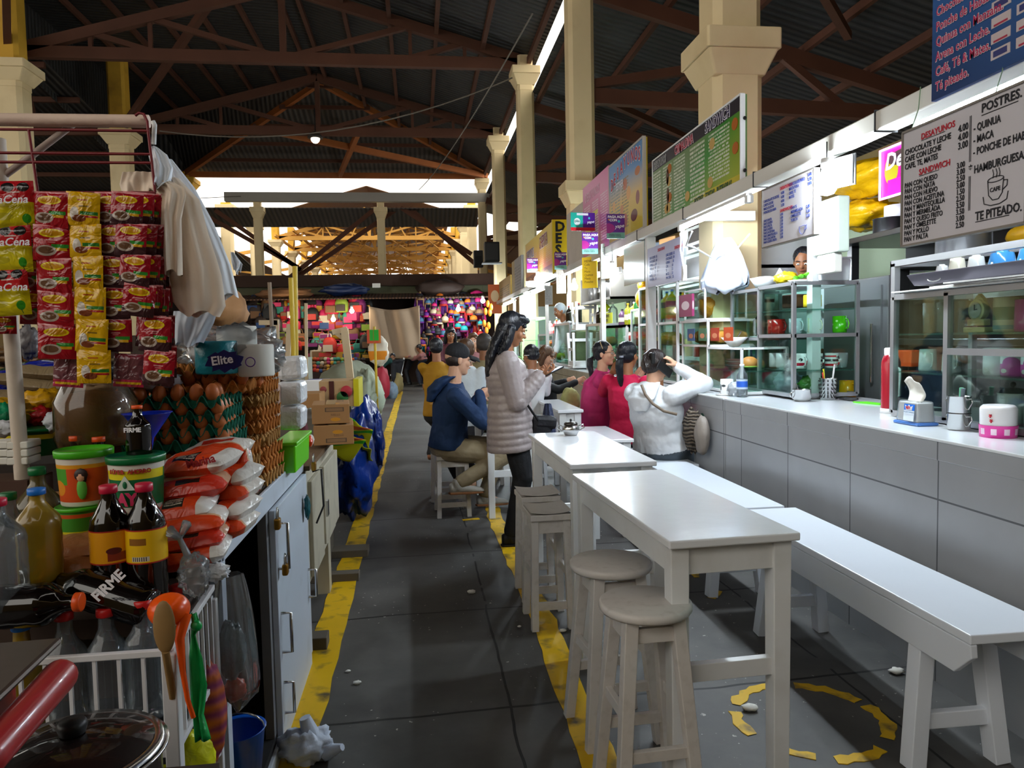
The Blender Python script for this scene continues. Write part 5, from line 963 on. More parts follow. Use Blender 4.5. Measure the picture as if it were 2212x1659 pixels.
# 8: second whiteboard, 9: third
X = 2.0; t = board('menu_board', 'handwritten whiteboard with blue prices hanging beside the bright bulb', X, 4.14, 3.57, 1.945, 2.275, WB, .015); rim(t, X, 4.14, 3.57, 1.945, 2.275, col('#7d7670'), .007)
BL = col('#3a4a9a', .5); T(t, 'DESAYUNOS', X, 3.93, 2.235, .024, RED); T(t, 'CHOCOLATE % LECHE\nCAFE % LECHE\nMACA % LECHE\nPONCHE DE HABA', X, 4.125, 2.2, .021, BL, sx=.85); T(t, '4.00\n4.00\n4.00\n3.50', X, 3.92, 2.21, .022, BL); T(t, 'CHOCOLATE PURO\nMACA PURA\nCAFE, TE\nMATES', X, 3.83, 2.235, .022, BL, sx=.85); T(t, '5.00\n3.50\n3.00', X, 3.635, 2.245, .022, BL)
T(t, 'SANDWICHES', X, 3.93, 2.115, .022, RED); T(t, 'PAN % NATA\nPAN % QUESO\nPAN % PALTA\nPAN % HUEVO\nPAN % ACEITUNA\nPAN % MANTEQUILLA\nPAN % SALCHICHA\nPAN % QUESO FRITO', X, 4.125, 2.09, .0195, BL, lines=.9, sx=.85); T(t, '3.00\n3.00\n2.50\n2.50\n3.00\n2.00\n2.50\n3.50', X, 3.93, 2.095, .02, BL, lines=.88); T(t, 'PAN %\nMERMELADA\nOMELETTE\nTORTA', X, 3.81, 2.11, .022, BL); T(t, '2.00\n3.50\n2.50', X, 3.65, 2.09, .022, BL, lines=1.1)
b = MB(); c = V((X-.002, 3.69, 1.985)); b.tube([c+UX*q[0]+UZ*q[1] for q in ((-.03, .02), (-.025, -.01), (-.01, -.022), (.012, -.022), (.024, -.01), (.03, .02), (-.03, .02))], .0012, 5); b.tube([c+UX*q[0]+UZ*q[1] for q in ((.029, .015), (.045, .02), (.042, 0), (.026, -.005))], .0012, 5); b.build('drawing', BL, t)
X = 2.05; t = board('menu_board', 'small curling bluish handwritten sheet left of the tube lamp', X, 6.49, 5.6, 1.88, 2.22, mat('bluish_sheet', '#b9bde0', .35), .006)
for k in range(2):
    T(t, 'DESAYUNO' if k == 0 else 'SANDWICH', X, 6.2-.42*k, 2.165-.03*k, .035, RED); T(t, '\n'.join(('CAFE C LECHE   3.5', 'CHOCOLATE    3.0', 'QUINUA          3.0', 'CAFE             4.0', 'TE                 2.5', 'MATES          2.0', 'PAN CON       2.5')), X, 6.43-.44*k, 2.12-.02*k, .031, BL, sx=.8)
t = thing('number_plate', 'small white plate with red number 153 hanging at the bright bulb', 'sign', (2.05, 3.5, 2.16)); b = MB(); b.box((2.08, 3.47, 2.235), (.012, .13, .14), rot(0, 0, .35)); b.build('plate', WHT, t); text('-153', t, (2.045, 3.525, 2.215), (.34, -.94, 0), UZ, .055, col('#d0566a', .5)); b = MB(); b.box((2.09, 3.465, 2.235), (.008, .14, .15), rot(0, 0, .35)); b.build('backing', BLK, t)
# hanging paper notes and plates
def hang(name, label, x, y, z, w, h, m, rz=0, cat='sign', th=.006):
    t = thing(name, label, cat, (x, y, z)); r = rot(0, 0, rz); b = MB(); o = V((x, y, z)); q = [(-w/2, 0, 0), (w/2, 0, 0), (w/2, 0, h), (-w/2, 0, h)]
    F = [r @ V(p)+o for p in q]; B_ = [r @ (V(p)+V((0, th, 0)))+o for p in q]
    b._add(F+B_, [(0, 1, 2, 3), (7, 6, 5, 4), (0, 4, 5, 1), (1, 5, 6, 2), (2, 6, 7, 3), (3, 7, 4, 0)], [[(0, 0), (1, 0), (1, 1), (0, 1)]]+[[(0, 0)]*4]*5); b.build('panel', m, t); return t, r
YM = art('yape_art', '#5b1e86', [('b', 0, 0, 1, .25, '#6fa79b'), ('e', .1, .42, .35, .2, '#9c1c7c'), ('e', .68, .7, .07, .055, '#3fb6c9'), ('e', .12, .77, .04, .03, '#e8902a')], .4)
for i, (x, y, z, w, h, lb) in enumerate(((1.91, 7.04, 2.39, .178, .235, 'purple payment sign reading PAGA AQUI CON yape in front of the blue and yellow poster'), (1.905, 8.1, 2.365, .18, .235, 'purple payment sign reading PAGA AQUI below the turquoise one'), (1.915, 9.88, 2.36, .165, .23, 'purple payment sign right of the yellow DESA panel'), (1.905, 12.28, 2.54, .185, .23, 'purple payment sign on the orange board'))):
    t, r = hang('payment_sign', lb, x, y, z, w, h, YM); s = w/.19; P = lambda u, v: V((x-w/2+u*w, y, z+v*h))
    text('PAGA AQUI\n  CON', t, P(.06, .84)+V((0, -.001, 0)), (1, 0, 0), UZ, .034*s, WTX, bold=.0015*s); text('yape', t, P(.46, .42)+V((0, -.001, 0)), (1, .0, .12), UZ, .052*s, WTX, bold=.0006*s, shear=.3); text('AHORA TODOS\nPUEDEN YAPEAR', t, P(.12, .15)+V((0, -.001, 0)), (1, 0, 0), UZ, .017*s, DK)
t, r = hang('payment_sign', 'turquoise and purple payment sign reading plin and yape with red strip', 1.855, 8.22, 2.636, .285, .2, art('plin_art', '#1fae9c', [('b', .5, 0, 1, 1, '#4a1a86'), ('b', 0, 0, 1, .18, '#c9202a'), ('e', .26, .5, .13, .2, '#e8f3f2'), ('b', .25, .85, .72, .97, '#e8e6ee'), ('e', .76, .7, .04, .06, '#3fb6c9')], .4), .12)
text('plin', t, (1.755, 8.2, 2.725), (1, .12, 0), UZ, .045, col('#1f7f78')); text('yape', t, (1.9, 8.215, 2.715), (1, .12, .1), UZ, .046, WTX, shear=.3)
t, r = hang('menu_card', 'yellow hanging menu card with handwriting', 2.0, 8.55, 2.02, .2, .36, col('#e0b90c', .5), -.75, 'menu card', .01)
text('MENU\nCafe\nTe\nMate\nQuinua\nMaca\nPonche', t, r @ V((-.07, -.001, .3))+V((2.0, 8.55, 2.02)), r @ V((1, 0, 0)), UZ, .04, col('#7a5a10'), lines=1.0)
hang('menu_card', 'narrow paper menu strip hanging left of the yellow card', 1.98, 10.2, 2.06, .14, .36, art('strip_paper', '#c9bfae', [('t', .1, .05, .9, .92, 16, '#7d7468')], .6), -.6, 'menu card')
hang('menu_card', 'grey paper menu sheet hanging right of the yellow card', 2.06, 7.9, 2.08, .22, .38, art('grey_sheet', '#b9c4bd', [('t', .1, .05, .9, .92, 16, '#7d8a84')], .5), -1.0, 'menu card')
hang('menu_card', 'small grey note hanging in front of the far fluorescent tube', 2.05, 11.6, 1.97, .12, .3, art('note_grey', '#8f8d8a', [('t', .1, .05, .9, .92, 12, '#5c5a58')], .5), -.3, 'menu card')
hang('menu_card', 'orange poster at the far left end of the rail', 1.98, 19.2, 2.1, .35, .75, art('orange_note', '#c95a1c', [('e', .5, .6, .3, .2, '#e8c9a0')], .5), 0, 'poster')
b = MB(); b.bb(2.06, 2.075, 6.62, 7.3, 1.95, 2.33); tag(b.build('metal_sheet', mat('mirror_sheet', '#b5bbb8', .25, .9)), 'shiny grey metal sheet hanging under the rail', 'panel')
t = thing('sticker_row', 'yellow handwritten note stuck on the juice bottle case', 'note', (2.19, 8.6, 1.65)); b = MB(); b.bb(2.17, 2.176, 8.2, 8.55, 1.6, 1.72); b.build('paper', col('#dbe03a', .5), t); text('AMBIENTE\nLIMPIO', t, (2.169, 8.52, 1.67), UX, UZ, .05, DK, sx=.9)
b = MB(); b.bb(2.18, 2.2, 5.75, 6.05, 1.6, 1.78); tag(b.build('photo_card', art('photo_card', '#8c2a5a', [('e', .5, .5, .3, .2, '#d9c4cc')], .4)), 'small magenta photo card stuck on the glass case', 'card')
for i, (y, h) in enumerate(((5.95, '#3a5a8c'), (5.7, '#3f6b4c'), (5.45, '#a3321c'), (5.2, '#b5431c'))): b = MB(); b.bb(2.245, 2.25, y-.08, y+.08, 1.4, 1.5); tag(b.build('photo_card', art('pc%d' % i, h, [('e', .5, .4, .3, .2, '#c9805c')], .4)), ('blue', 'green', 'dark red', 'orange red')[i]+' photo card in the row stuck on the bread case', 'card')
# bottles, jars and fruit in the middle stalls
YL = clear('yellow_drink', '#dfe85a', .8, '#b9cc12', .7, .08); GRN = clear('green_bottle', '#5ab06a', .8, '#1f7a2c', .7, .08); DKB = mat('dark_bottle', '#1f1a14', .1, coat=.4); JUI = clear('juice', '#d8d05a', .8, '#b8b02a', .7, .08)
k = 0
for i, (y, r_, h, bm, cm, lb) in enumerate(((7.2, .045, .2, DKB, BLK, 'dark sauce bottle at the left end of the tall case'), (7.0, .06, .27, YL, col('#3a7fc9'), 'big yellow drink bottle on the left in the tall case'), (6.85, .062, .28, YL, col('#3a7fc9'), 'big yellow drink bottle on the right in the tall case'), (6.63, .04, .24, GRN, BLK, 'small green bottle in the tall case'), (6.45, .045, .25, YL, col('#1f8a5c'), 'slim yellow drink bottle at the right end of the tall case'))):
    bottle(lb, (2.4, y, 1.605), r_, h, bm, cm, lab=col('#3c4a4a', .4), labz=(.4, .6))
for i, (y, x, r_, h, bm, cm, z, lb) in enumerate(((9.5, 2.35, .05, .22, DKB, BLK, 1.61, 'dark glass bottle left of the yellow oil bottles'), (9.38, 2.4, .06, .27, YL, WHT, 1.61, 'yellow oil bottle on the sandwich case, left'), (9.2, 2.35, .07, .3, YL, WHT, 1.61, 'yellow oil bottle on the sandwich case, right'), (9.02, 2.4, .06, .26, PET, WHT, 1.61, 'clear jar bottle on the sandwich case'), (8.6, 2.4, .045, .2, col('#5a3a5c', .2), BLK, 1.57, 'purple sauce bottle on the juice case'), (8.42, 2.42, .045, .26, JUI, col('#c9a01c'), 1.57, 'amber oil bottle on the juice case'), (8.1, 2.4, .07, .26, YL, WHT, 1.57, 'wide yellow juice jar on the juice case'), (11.0, 2.4, .05, .3, DKB, col('#b51c1c'), 1.66, 'cola bottle in front of the cook'), (11.5, 2.35, .05, .28, DKB, col('#b51c1c'), 1.66, 'second cola bottle left of the cook'), (12.3, 2.3, .06, .24, col('#c9201c', .3), col('#e0b01c'), 1.51, 'red sauce bottle with yellow cap on the far fruit case'), (12.8, 2.4, .06, .3, PET, WHT, 1.51, 'clear bottle on the far fruit case'), (13.2, 2.35, .07, .24, col('#c98a8c', .3), WHT, 1.51, 'pink jar on the far fruit case'), (7.95, 2.4, .05, .33, GRN, WHT, 1.57, 'green wine bottle behind the yellow card'), (5.9, 3.3, .05, .3, DKB, BLK, 2.06, 'dark bottle on the back shelf near the pillar'), (11.25, 2.4, .05, .26, DKB, BLK, FLW+.03, 'dark bottle in the lower half of the case before the cook'))):
    bottle(lb, (x, y, z), r_, h, bm, cm, lab=None if bm in (PET, DKB) else col('#dfe3c9', .4), labz=(.25, .5))
shs = ('#5a3a2c', '#b5b9b0', '#2f5a3c', '#c9a01c', '#a82a1c', '#dfe0d8', '#3a4a6a', '#8c6a3c')
names = ('brown', 'grey', 'green', 'amber', 'red', 'white', 'blue', 'tan')
rows = {1.2: 'middle', 1.75: 'upper', 2.05: 'top', 2.45: 'highest'}
for z in (1.2, 1.75, 2.05):
    for j in range(13):
        y = 6.4+j*.29+R.uniform(-.05, .05); h = R.uniform(.12, .24); r_ = R.uniform(.05, .08); c_ = R.randrange(8); b = MB(); b.lathe([(0, 0), (r_, 0), (r_, h*.75), (r_*.8, h*.85), (r_*.8, h), (0, h)], (3.15, y, z), 12)
        tag(b.build('jar', col(shs[c_], .3)), '%s jar on the %s back shelf board, number %d from the near end' % (names[c_], rows[z], j+1), 'jar', 'jars on the back shelves')
for j in range(6):
    y = 6.5+j*.62; b = MB(); b.box((3.2, y, 2.56), (.25, .4, .2), rot(0, 0, R.uniform(-.2, .2))); tag(b.build('box', (col('#c9c9bd'), CARD, col('#8c9aa8'))[j % 3], bev=.01), '%s box on the highest back shelf board, number %d from the near end' % (('pale', 'cardboard', 'grey blue')[j % 3], j+1), 'box', 'boxes on top of the back shelves')
t = thing('bread_bag', 'big round golden bread in a bag on the juice case', 'bread', (2.35, 7.9, 1.57)); b = MB(); b.ball((2.32, 7.42, 1.83), (.1, .13, .12), 22, wob=lambda d: 1+.12*noise.noise(d*3)); b.build('round_bread', mat('golden_bread', '#c9920f', .35, var=.2, scale=20, bump=.5, bscale=14), t); b = MB(); b.ball((2.32, 7.5, 1.97), (.06, .09, .05), 16, wob=lambda d: 1+.3*noise.noise(d*4)); b.build('bag_neck', mat('golden_bread', '#c9920f', .35), t)
blob('cracker_bag', 'white and red snack packets in the juice case', 'snack', (2.4, 8.1, 1.42), (.1, .25, .08), art('redwhite', '#c9342c', [('b', .2, .3, .5, .7, '#e8e0d8'), ('b', .7, .2, .9, .6, '#e0a01c')], .3), .2, 3, 4)
blob('banana_bunch', 'bunch of yellow bananas above the magenta shirt', 'bananas', (2.4, 6.9, 1.42), (.1, .25, .06), mat('banana', '#d9b81c', .4), .2, 3, 3)
for j, (y, z) in enumerate(((9.3, 1.08), (9.1, 1.08), (9.25, 1.34), (9.05, 1.34), (12.6, 1.3), (12.9, 1.3), (13.2, 1.3), (12.4, 1.08), (8.2, 1.08), (8.5, 1.08))):
    b = MB(); b.ball((2.38, y, z+.05), (.08, .09, .06), 16, wob=lambda d: 1+.1*noise.noise(d*4)); tag(b.build('bread_roll' if j not in (4, 5, 6) else 'fruit', (mat('bun', '#cf8340'), col('#b5b01c', .4), col('#c9501c', .4))[j % 3 if j > 3 else 0]), '%s food item behind the glass, place %d counted from the sandwich case outward' % (('golden', 'yellow green', 'orange')[j % 3 if j > 3 else 0], j+1), 'food', 'food in the middle glass cases')
t = thing('crate_shelf', 'dark shelf box of glasses hung under the rail behind the yellow card', 'shelf', (2.4, 9.2, 1.9)); b = MB(); b.bb(2.3, 2.7, 8.75, 10.4, 1.9, 1.93); b.bb(2.3, 2.7, 8.75, 8.78, 1.9, 2.25); b.bb(2.3, 2.7, 10.37, 10.4, 1.9, 2.25); b.bb(2.68, 2.7, 8.75, 10.4, 1.9, 2.25); b.build('box', mat('dull_steel', '#6d6760', .4, .5), t)
for j in range(5): b = MB(); b.lathe([(0, 0), (.06, 0), (.07, .2), (.065, .2), (.055, .01)], (2.42, 8.95+j*.3, 1.93), 14); b.build('jar', clear('smoky_glass', '#8a8682', .8, '#5a5652', .5), t)
# upturned white stools on the counter beyond the pink sweater
RF = rot(PI, 0, 0)
sq_stool('upturned white stool lying on the counter left of the pink sweater woman', None, .36, .36, .5, m=MW, flip=((2.25, 10.1, FLW+.5), RF))
sq_stool('upturned white stool stacked on the glass case in front of the cook', None, .3, .3, .42, m=MW, flip=((2.35, 10.45, 1.95), RF))
b = MB(); b.bb(2.2, 2.55, 10.3, 10.65, 1.01, 1.53); tag(b.build('crate', mat('dark_green_basket', '#3f5230', .6, var=.4, scale=30), bev=.01), 'dark green woven basket under the upturned stools', 'basket')
# sugar bowl on second table
p = V((.925, 4.52, .84)); t = thing('sugar_bowl', 'round steel sugar bowl with lid and two handles on the second table', 'sugar bowl', tuple(p)); b = MB(); b.lathe([(0, 0), (.036, 0), (.044, .01), (.054, .03), (.053, .05), (.04, .066)], p, 30); b.build('bowl', STEEL, t); b = MB(); b.lathe([(.043, .066), (.043, .074), (.038, .08), (.012, .084), (0, .084)], p, 28); b.build('lid', col('#2a2420', .2), t); b = MB(); b.lathe([(0, .084), (.006, .086), (.007, .1), (0, .104)], p, 12); b.build('knob', BLK, t)
for s in (-1, 1): b = MB(); b.tube([p+V((s*.048, 0, .055)), p+V((s*.078, 0, .066)), p+V((s*.084, 0, .045)), p+V((s*.056, 0, .028))], .004, 8); b.build('handle', STEEL, t)
# litter
for i, (px, py, s) in enumerate(((1216, 1365, .03), (1018, 1282, .04), (1122, 1355, .018), (1937, 1455, .05), (772, 1478, .03), (752, 1452, .02), (1620, 1535, .05))):
    p = atz(px, py); b = MB(); b.ball(p+V((0, 0, s*.25)), (s*.6, s*.45, s*.25), 12, wob=lambda d: 1+.5*noise.noise(d*3+V((i, 0, 0)))); tag(b.build('paper_scrap', PAPER), ('crumpled napkin ball by the second table leg', 'white scrap on the aisle centre joint', 'tiny white scrap between joint and yellow line', 'pale scrap of paper under the nearest bench', 'white scrap near the left yellow line', 'smaller white scrap near the left yellow line', 'straw coloured scrap on the painted ring')[i], 'litter')
# ================= people =================
SK = {'a': mat('skin_warm', '#b9805c', .5, sss=.08, var=.04, scale=12), 'b': mat('skin_brown', '#9c6847', .5, sss=.08, var=.04, scale=12), 'c': mat('skin_light', '#cf9f82', .5, sss=.08, var=.04, scale=12)}
HB = waves('hair_black', '#0b0c12', '#1d2230', 40, 'X', .35, .5, .006, distort=3); HBR = waves('hair_brown', '#3a2418', '#7a5230', 40, 'X', .4, .5, .006, distort=3)
LIP = mat('lips', '#8c4238', .45); EYW = mat('eye_white', '#d9d4cc', .3); EYD = mat('iris_dark', '#1c120c', .2)
def ik(a, t, l1, l2, pole):
    a, t = V(a), V(t); d = t-a; L = min(d.length, (l1+l2)*.999); L = max(L, abs(l1-l2)+.01); dn = d.normalized(); x = (l1*l1-l2*l2+L*L)/(2*L); h = math.sqrt(max(l1*l1-x*x, 0))
    p = V(pole)-dn*V(pole).dot(dn); p = p.normalized() if p.length > 1e-4 else frame(dn)[0]
    return a+dn*x+p*h, a+dn*L
def hand(b, w, d, n, curl=.6, side=1, sc=1.):
    """w wrist, d finger direction, n palm normal (the way the palm faces), side +1/-1 puts the thumb on that side"""
    d = V(d).normalized(); n = V(n); n = (n-d*n.dot(d)).normalized(); s = d.cross(n)*side; w = V(w)
    rm = Matrix((s, d, n)).transposed()
    b.ball(w+d*.045*sc, (.04*sc, .05*sc, .017*sc), 14, rm=rm); b.cap(w-d*.02, w+d*.03*sc, .024*sc, .026*sc)
    for k, (o, l) in enumerate(((.031, .07), (.0105, .078), (-.0105, .073), (-.03, .058))):
        p = w+d*.078*sc+s*o*sc; dd = (d+s*o*4).normalized(); ang = 0
        for j, f in enumerate((.45, .32, .25)):
            ang += curl*(.55 if j == 0 else .8)*(1+.12*k); v = dd*math.cos(ang)+n*math.sin(ang); q = p+v*l*f*sc; b.cap(p, q, (.0092-.0008*j)*sc, (.0085-.0009*j)*sc, 8); p = q
    p = w+d*.03*sc+s*.034*sc; v = (d*.62+s*.7+n*.35).normalized(); q = p+v*.036*sc; b.cap(p, q, .0125*sc, .0105*sc, 8); v = (d*.9+s*.25+n*(.3+curl*.5)).normalized(); b.cap(q, q+v*.034*sc, .0105*sc, .0085*sc, 8)
    return w+d*.08*sc+n*.03*sc
def person(label, H, P, hd, look=None, pitch=0, hands=(None, None), feet=(None, None), s=1., skin='a', top=None, slc=1., trousers=None, shoes=None, hair=('short', HB), vox=.006, sh=.17, girth=1., poles=(None, None), kp=(None, None),
           curl=(.7, .7), hdir=(None, None), hn=(None, None), coat=0, tw=0, face=True, puff=0, extra=None, tcol=None, roll=0, disp=(.012, .09), hem=None, body_only=False, legs=True, shd=0, tvox=None):
    H, P = V(H), V(P); look = hd if look is None else look
    F = V((math.cos(hd), math.sin(hd), 0)); S = V((-math.sin(hd), math.cos(hd), 0))
    hf0 = V((math.cos(look), math.sin(look), 0)); hs = V((-math.sin(look), math.cos(look), 0)); hu = V((0, 0, 1))*math.cos(pitch)+hf0*math.sin(pitch); hf = hf0*math.cos(pitch)-V((0, 0, 1))*math.sin(pitch)
    if roll: hu, hs = hu*math.cos(roll)+hs*math.sin(roll), hs*math.cos(roll)-hu*math.sin(roll)
    k = s*.97; h = lambda f, l, u: H+hf*f*k+hs*l*k+hu*u*k; hr = Matrix((hf, hs, hu)).transposed()
    N = H-hu*.10*s-V((0, 0, 1))*.075*s-F*.025*s; T = (N-P).normalized(); TL = (N-P).length
    c_, s_ = math.cos(tw), math.sin(tw); SS = S*c_-F*s_; FF = (F*c_+S*s_); FF = (FF-T*FF.dot(T)).normalized(); SS = (SS-T*SS.dot(T)).normalized(); Fp = (F-T*F.dot(T)).normalized()
    p = P.copy(); root = None
    b = MB(); b.ball(h(-.012, 0, .03), (.097*k, .076*k, .09*k), 22, rm=hr); b.ball(h(.022, 0, -.028), (.07*k, .062*k, .088*k), 20, rm=hr); b.ball(h(.05, 0, -.088), (.034*k, .033*k, .026*k), 14, rm=hr)
    b.cap(h(.086, 0, .012), h(.104, 0, -.022), .0075*k, .0125*k, 10); b.cap(h(.088, .012, -.026), h(.088, -.012, -.026), .0085*k, .0085*k, 8)
    for q in (-1, 1):
        b.cap(h(.083, q*.008, .022), h(.07, q*.045, .02), .011*k, .01*k, 8); b.ball(h(.058, q*.036, -.022), .028*k, 12); b.ball(h(-.008, q*.075, -.008), (.019*k, .009*k, .03*k), 12, rm=hr)
    b.cap(h(.084, .016, -.052), h(.084, -.016, -.052), .0095*k, .0095*k, 8)
    b.cap(N-T*.03*s, h(-.018, 0, -.06), .056*s, .05*s, 14)
    tor = lambda g: [(P-T*.1*s, S*.13*g*s, Fp*.1*g*s), (P-T*.02*s, S*.168*g*s, Fp*.125*g*s), (P+T*TL*.28, S*.14*g*s, Fp*.108*g*s), (P+T*TL*.55, (S+SS).normalized()*.15*g*s, (Fp+FF).normalized()*.12*g*s), (P+T*TL*.78, SS*(sh*.93)*(g*.5+.5)*s, FF*.112*g*s), (P+T*TL*.92, SS*(sh*.8)*(g*.5+.5)*s, FF*.08*(g*.5+.5)*s), (N+T*.01, SS*.062*s, FF*.06*s)]
    b.loft(tor(.86*girth), 20)
    arms = []; lg = []
    for i, sg in enumerate((-1, 1)):       # right, left
        a = N-T*.05*s+SS*(sg*sh*s); t = hands[i]
        if t is None: t = a-V((0, 0, .5*s))+F*.08
        e, w = ik(a, t, .285*s, .245*s, poles[i] or (-F*.6-V((0, 0, 1))+S*sg*.4)); arms.append((a, e, w))
        b.cap(a, e, .045*s, .036*s); b.cap(e, w, .037*s, .024*s); d = hdir[i] or (w-e); n = hn[i] or (V((0, 0, 1)).cross(V(d))*sg if abs(V(d).normalized().z) < .9 else F); hand(b, w, d, n, curl[i], -sg if hn[i] is None else -sg, s)
    if legs:
        for i, sg in enumerate((-1, 1)):
            a = P-T*.03*s+S*(sg*.088*s)-V((0, 0, .03)); t = feet[i]
            if t is None: t = V((a.x, a.y, .08))
            kn, an = ik(a, t, .43*s, .42*s, kp[i] or (F+V((0, 0, .3)))); lg.append((a, kn, an)); b.cap(a, kn, .072*s*girth, .05*s); b.cap(kn, an, .048*s, .034*s); b.cap(an, an+F*.1*s-V((0, 0, .045*s)), .036*s, .03*s)
    root = b.build('person', SK[skin], None, remesh=vox, smooth_it=2)
    for v in root.data.vertices: pass
    bpy.context.view_layer.update()
    tag(root, label, 'person')
    if face:
        for q in (-1, 1):
            m = MB(); m.ball(h(.0835, q*.031, .002), (.0135*k, .0155*k, .0085*k), 12, rm=hr); m.ball(h(.0915, q*.031, .001), (.006*k, .0065*k, .0065*k), 10, 1, rm=hr); m.build('eye', [EYW, EYD], root)
            m = MB(); m.tube([h(.099, q*.012, .026), h(.0975, q*.03, .032), h(.083, q*.05, .027)], [.003*k, .004*k, .002*k], 6); m.build('eyebrow', hair[1], root)
        m = MB(); m.tube([h(.0895, .024, -.055), h(.0965, .008, -.052), h(.0965, -.008, -.052), h(.0895, -.024, -.055)], [.002*k, .0055*k, .0055*k, .002*k], 8); m.build('mouth', LIP, root)
    tv = tvox or max(vox*1.4, .008)
    if top:
        g = (1.1+.0)*girth; m = MB(); R_ = tor(g); drop = coat
        if drop:
            dn = V((0, 0, -1)) if legs and not feet[0] is None and drop > .1 else -T
            R_ = [(P+dn*drop*s-F*.0, S*.185*girth*s, Fp*.15*girth*s), (P+dn*drop*.5*s, S*.182*girth*s, Fp*.145*girth*s)]+[(P, S*.178*girth*s, Fp*.14*girth*s)]+R_[2:]
        else: R_[0] = (P-T*(hem or .06)*s, S*.17*g*s*.98, Fp*.13*g*s*.98)
        R_[-1] = (N+T*.015, SS*.068*s, FF*.066*s)
        if puff:   # quilted bands
            out = []; 
            for a_, c_2 in zip(R_[:-1], R_[1:]):
                L_ = (c_2[0]-a_[0]).length; nb = max(1, int(L_/.045))
                for j in range(nb*3):
                    u = j/(nb*3); q = 1+puff*(1 if j % 3 else -1)*.55; out.append((a_[0].lerp(c_2[0], u), a_[1].lerp(c_2[1], u)*q, a_[2].lerp(c_2[2], u)*q))
            R_ = out+[R_[-1]]
        m.loft(R_, 28)
        for i, (a, e, w) in enumerate(arms):
            ra, rb, rc = .062*girth*s, .052*s*(.5+.5*girth), .04*s
            if puff: ra, rb, rc = ra*1.15, rb*1.25, rc*1.3
            m.cap(a, e if slc > .5 else a.lerp(e, slc*2), ra, rb if slc > .5 else rb*1.12, 14)
            if slc > .5:
                we = e.lerp(w, min(1, (slc-.5)*2)*.97)
                if puff:
                    for j in range(6): m.ball(e.lerp(we, (j+.3)/6), rb+(rc-rb)*j/6+.004, 12)
                m.cap(e, we, rb, rc, 14)
        m.build(top[0], top[1], root, remesh=tv, smooth_it=2 if not puff else 1, disp=disp)
    if trousers and legs:
        m = MB(); m.loft([(P+T*.06*s, S*.155*girth*s, Fp*.12*girth*s), (P-T*.03*s, S*.175*girth*s, Fp*.138*girth*s), (P-T*.12*s, S*.14*girth*s, Fp*.11*girth*s)], 20)
        for a, kn, an in lg: m.cap(a, kn, .09*s*girth, .064*s*girth, 14); m.cap(kn, kn.lerp(an, .93), .062*s*girth, .048*s*girth, 14)
        m.build('trousers', trousers, root, remesh=tv, smooth_it=3, disp=(.01, .1))
    if shoes and legs:
        for i, (a, kn, an) in enumerate(lg):
            toe = V((F.x, F.y, 0)); pz = an-V((0, 0, .075*s)); x = toe; sd = V((-x.y, x.x, 0)); m = MB()
            m.loft([(pz-x*.065*s+V((0, 0, .05)), sd*.02, V((0, 0, .03))), (pz-x*.05*s+V((0, 0, .045)), sd*.036, V((0, 0, .045))), (pz+x*.02*s+V((0, 0, .045)), sd*.04, V((0, 0, .048))), (pz+x*.1*s+V((0, 0, .033)), sd*.046, V((0, 0, .032))), (pz+x*.17*s+V((0, 0, .024)), sd*.04, V((0, 0, .022))), (pz+x*.195*s+V((0, 0, .018)), sd*.02, V((0, 0, .012)))], 16); m.cap(an, an-V((0, 0, .02)), .045*s, .045*s)
            sh_o = m.build('shoe', shoes[0], root, remesh=.006, smooth_it=2); m = MB(); m.prism([(-.06*s, -.036), (.1*s, -.046), (.18*s, -.034), (.2*s, 0), (.18*s, .034), (.1*s, .046), (-.06*s, .036), (-.072*s, 0)], pz+V((0, 0, .008)), x, sd, .018); m.build('sole', shoes[1], sh_o, bev=.004)
    st_, hm = hair; m = MB(); hv = max(.005, vox)
    m.ball(h(-.024, 0, .042), (.098*k, .087*k, .09*k), 22, rm=hr)
    if st_ == 'short': m.ball(h(-.045, 0, -.005), (.07*k, .082*k, .07*k), 18, rm=hr)
    if st_ == 'cap': m = MB(); m.ball(h(-.034, 0, .0), (.07*k, .079*k, .06*k), 18, rm=hr)
    if st_ in ('long', 'longfront'):
        m.ball(h(-.05, 0, -.02), (.07*k, .09*k, .09*k), 18, rm=hr); m.ball(h(.03, 0, .095), (.07*k, .07*k, .035*k), 14, rm=hr)
        m.loft([(h(-.05, 0, .03), hs*.075*k, hf*.05*k), (h(-.065, 0, -.06), hs*.09*k, hf*.05*k), (h(-.06, 0, -.12)-F*.02, hs*.1*k, hf*.045*k), (N-F*.1-V((0, 0, .02)), SS*.1*k, F*.035*k), (N-F*.11-V((0, 0, .14)), SS*.085*k, F*.028*k), (N-F*.1-V((0, 0, .26)), SS*.04*k, F*.015*k)], 18)
        for q in (-1, 1): m.cap(h(-.01, q*.078, 0), h(-.005, q*.085, -.11), .032*k, .036*k); m.cap(h(-.005, q*.085, -.11), h(-.02, q*.08, -.19), .036*k, .026*k)
        m.cap(h(.05, .03, .085), h(.075, -.055, .05), .022*k, .014*k); m.cap(h(.05, -.03, .09), h(.07, .06, .045), .022*k, .012*k)
    if st_ == 'bob':
        m.ball(h(-.045, 0, -.02), (.075*k, .09*k, .09*k), 18, rm=hr)
        for q in (-1, 1): m.cap(h(-.01, q*.075, .02), h(.01, q*.08, -.1), .03*k, .03*k)
        m.cap(h(.06, .05, .07), h(.075, -.05, .05), .02*k, .02*k)
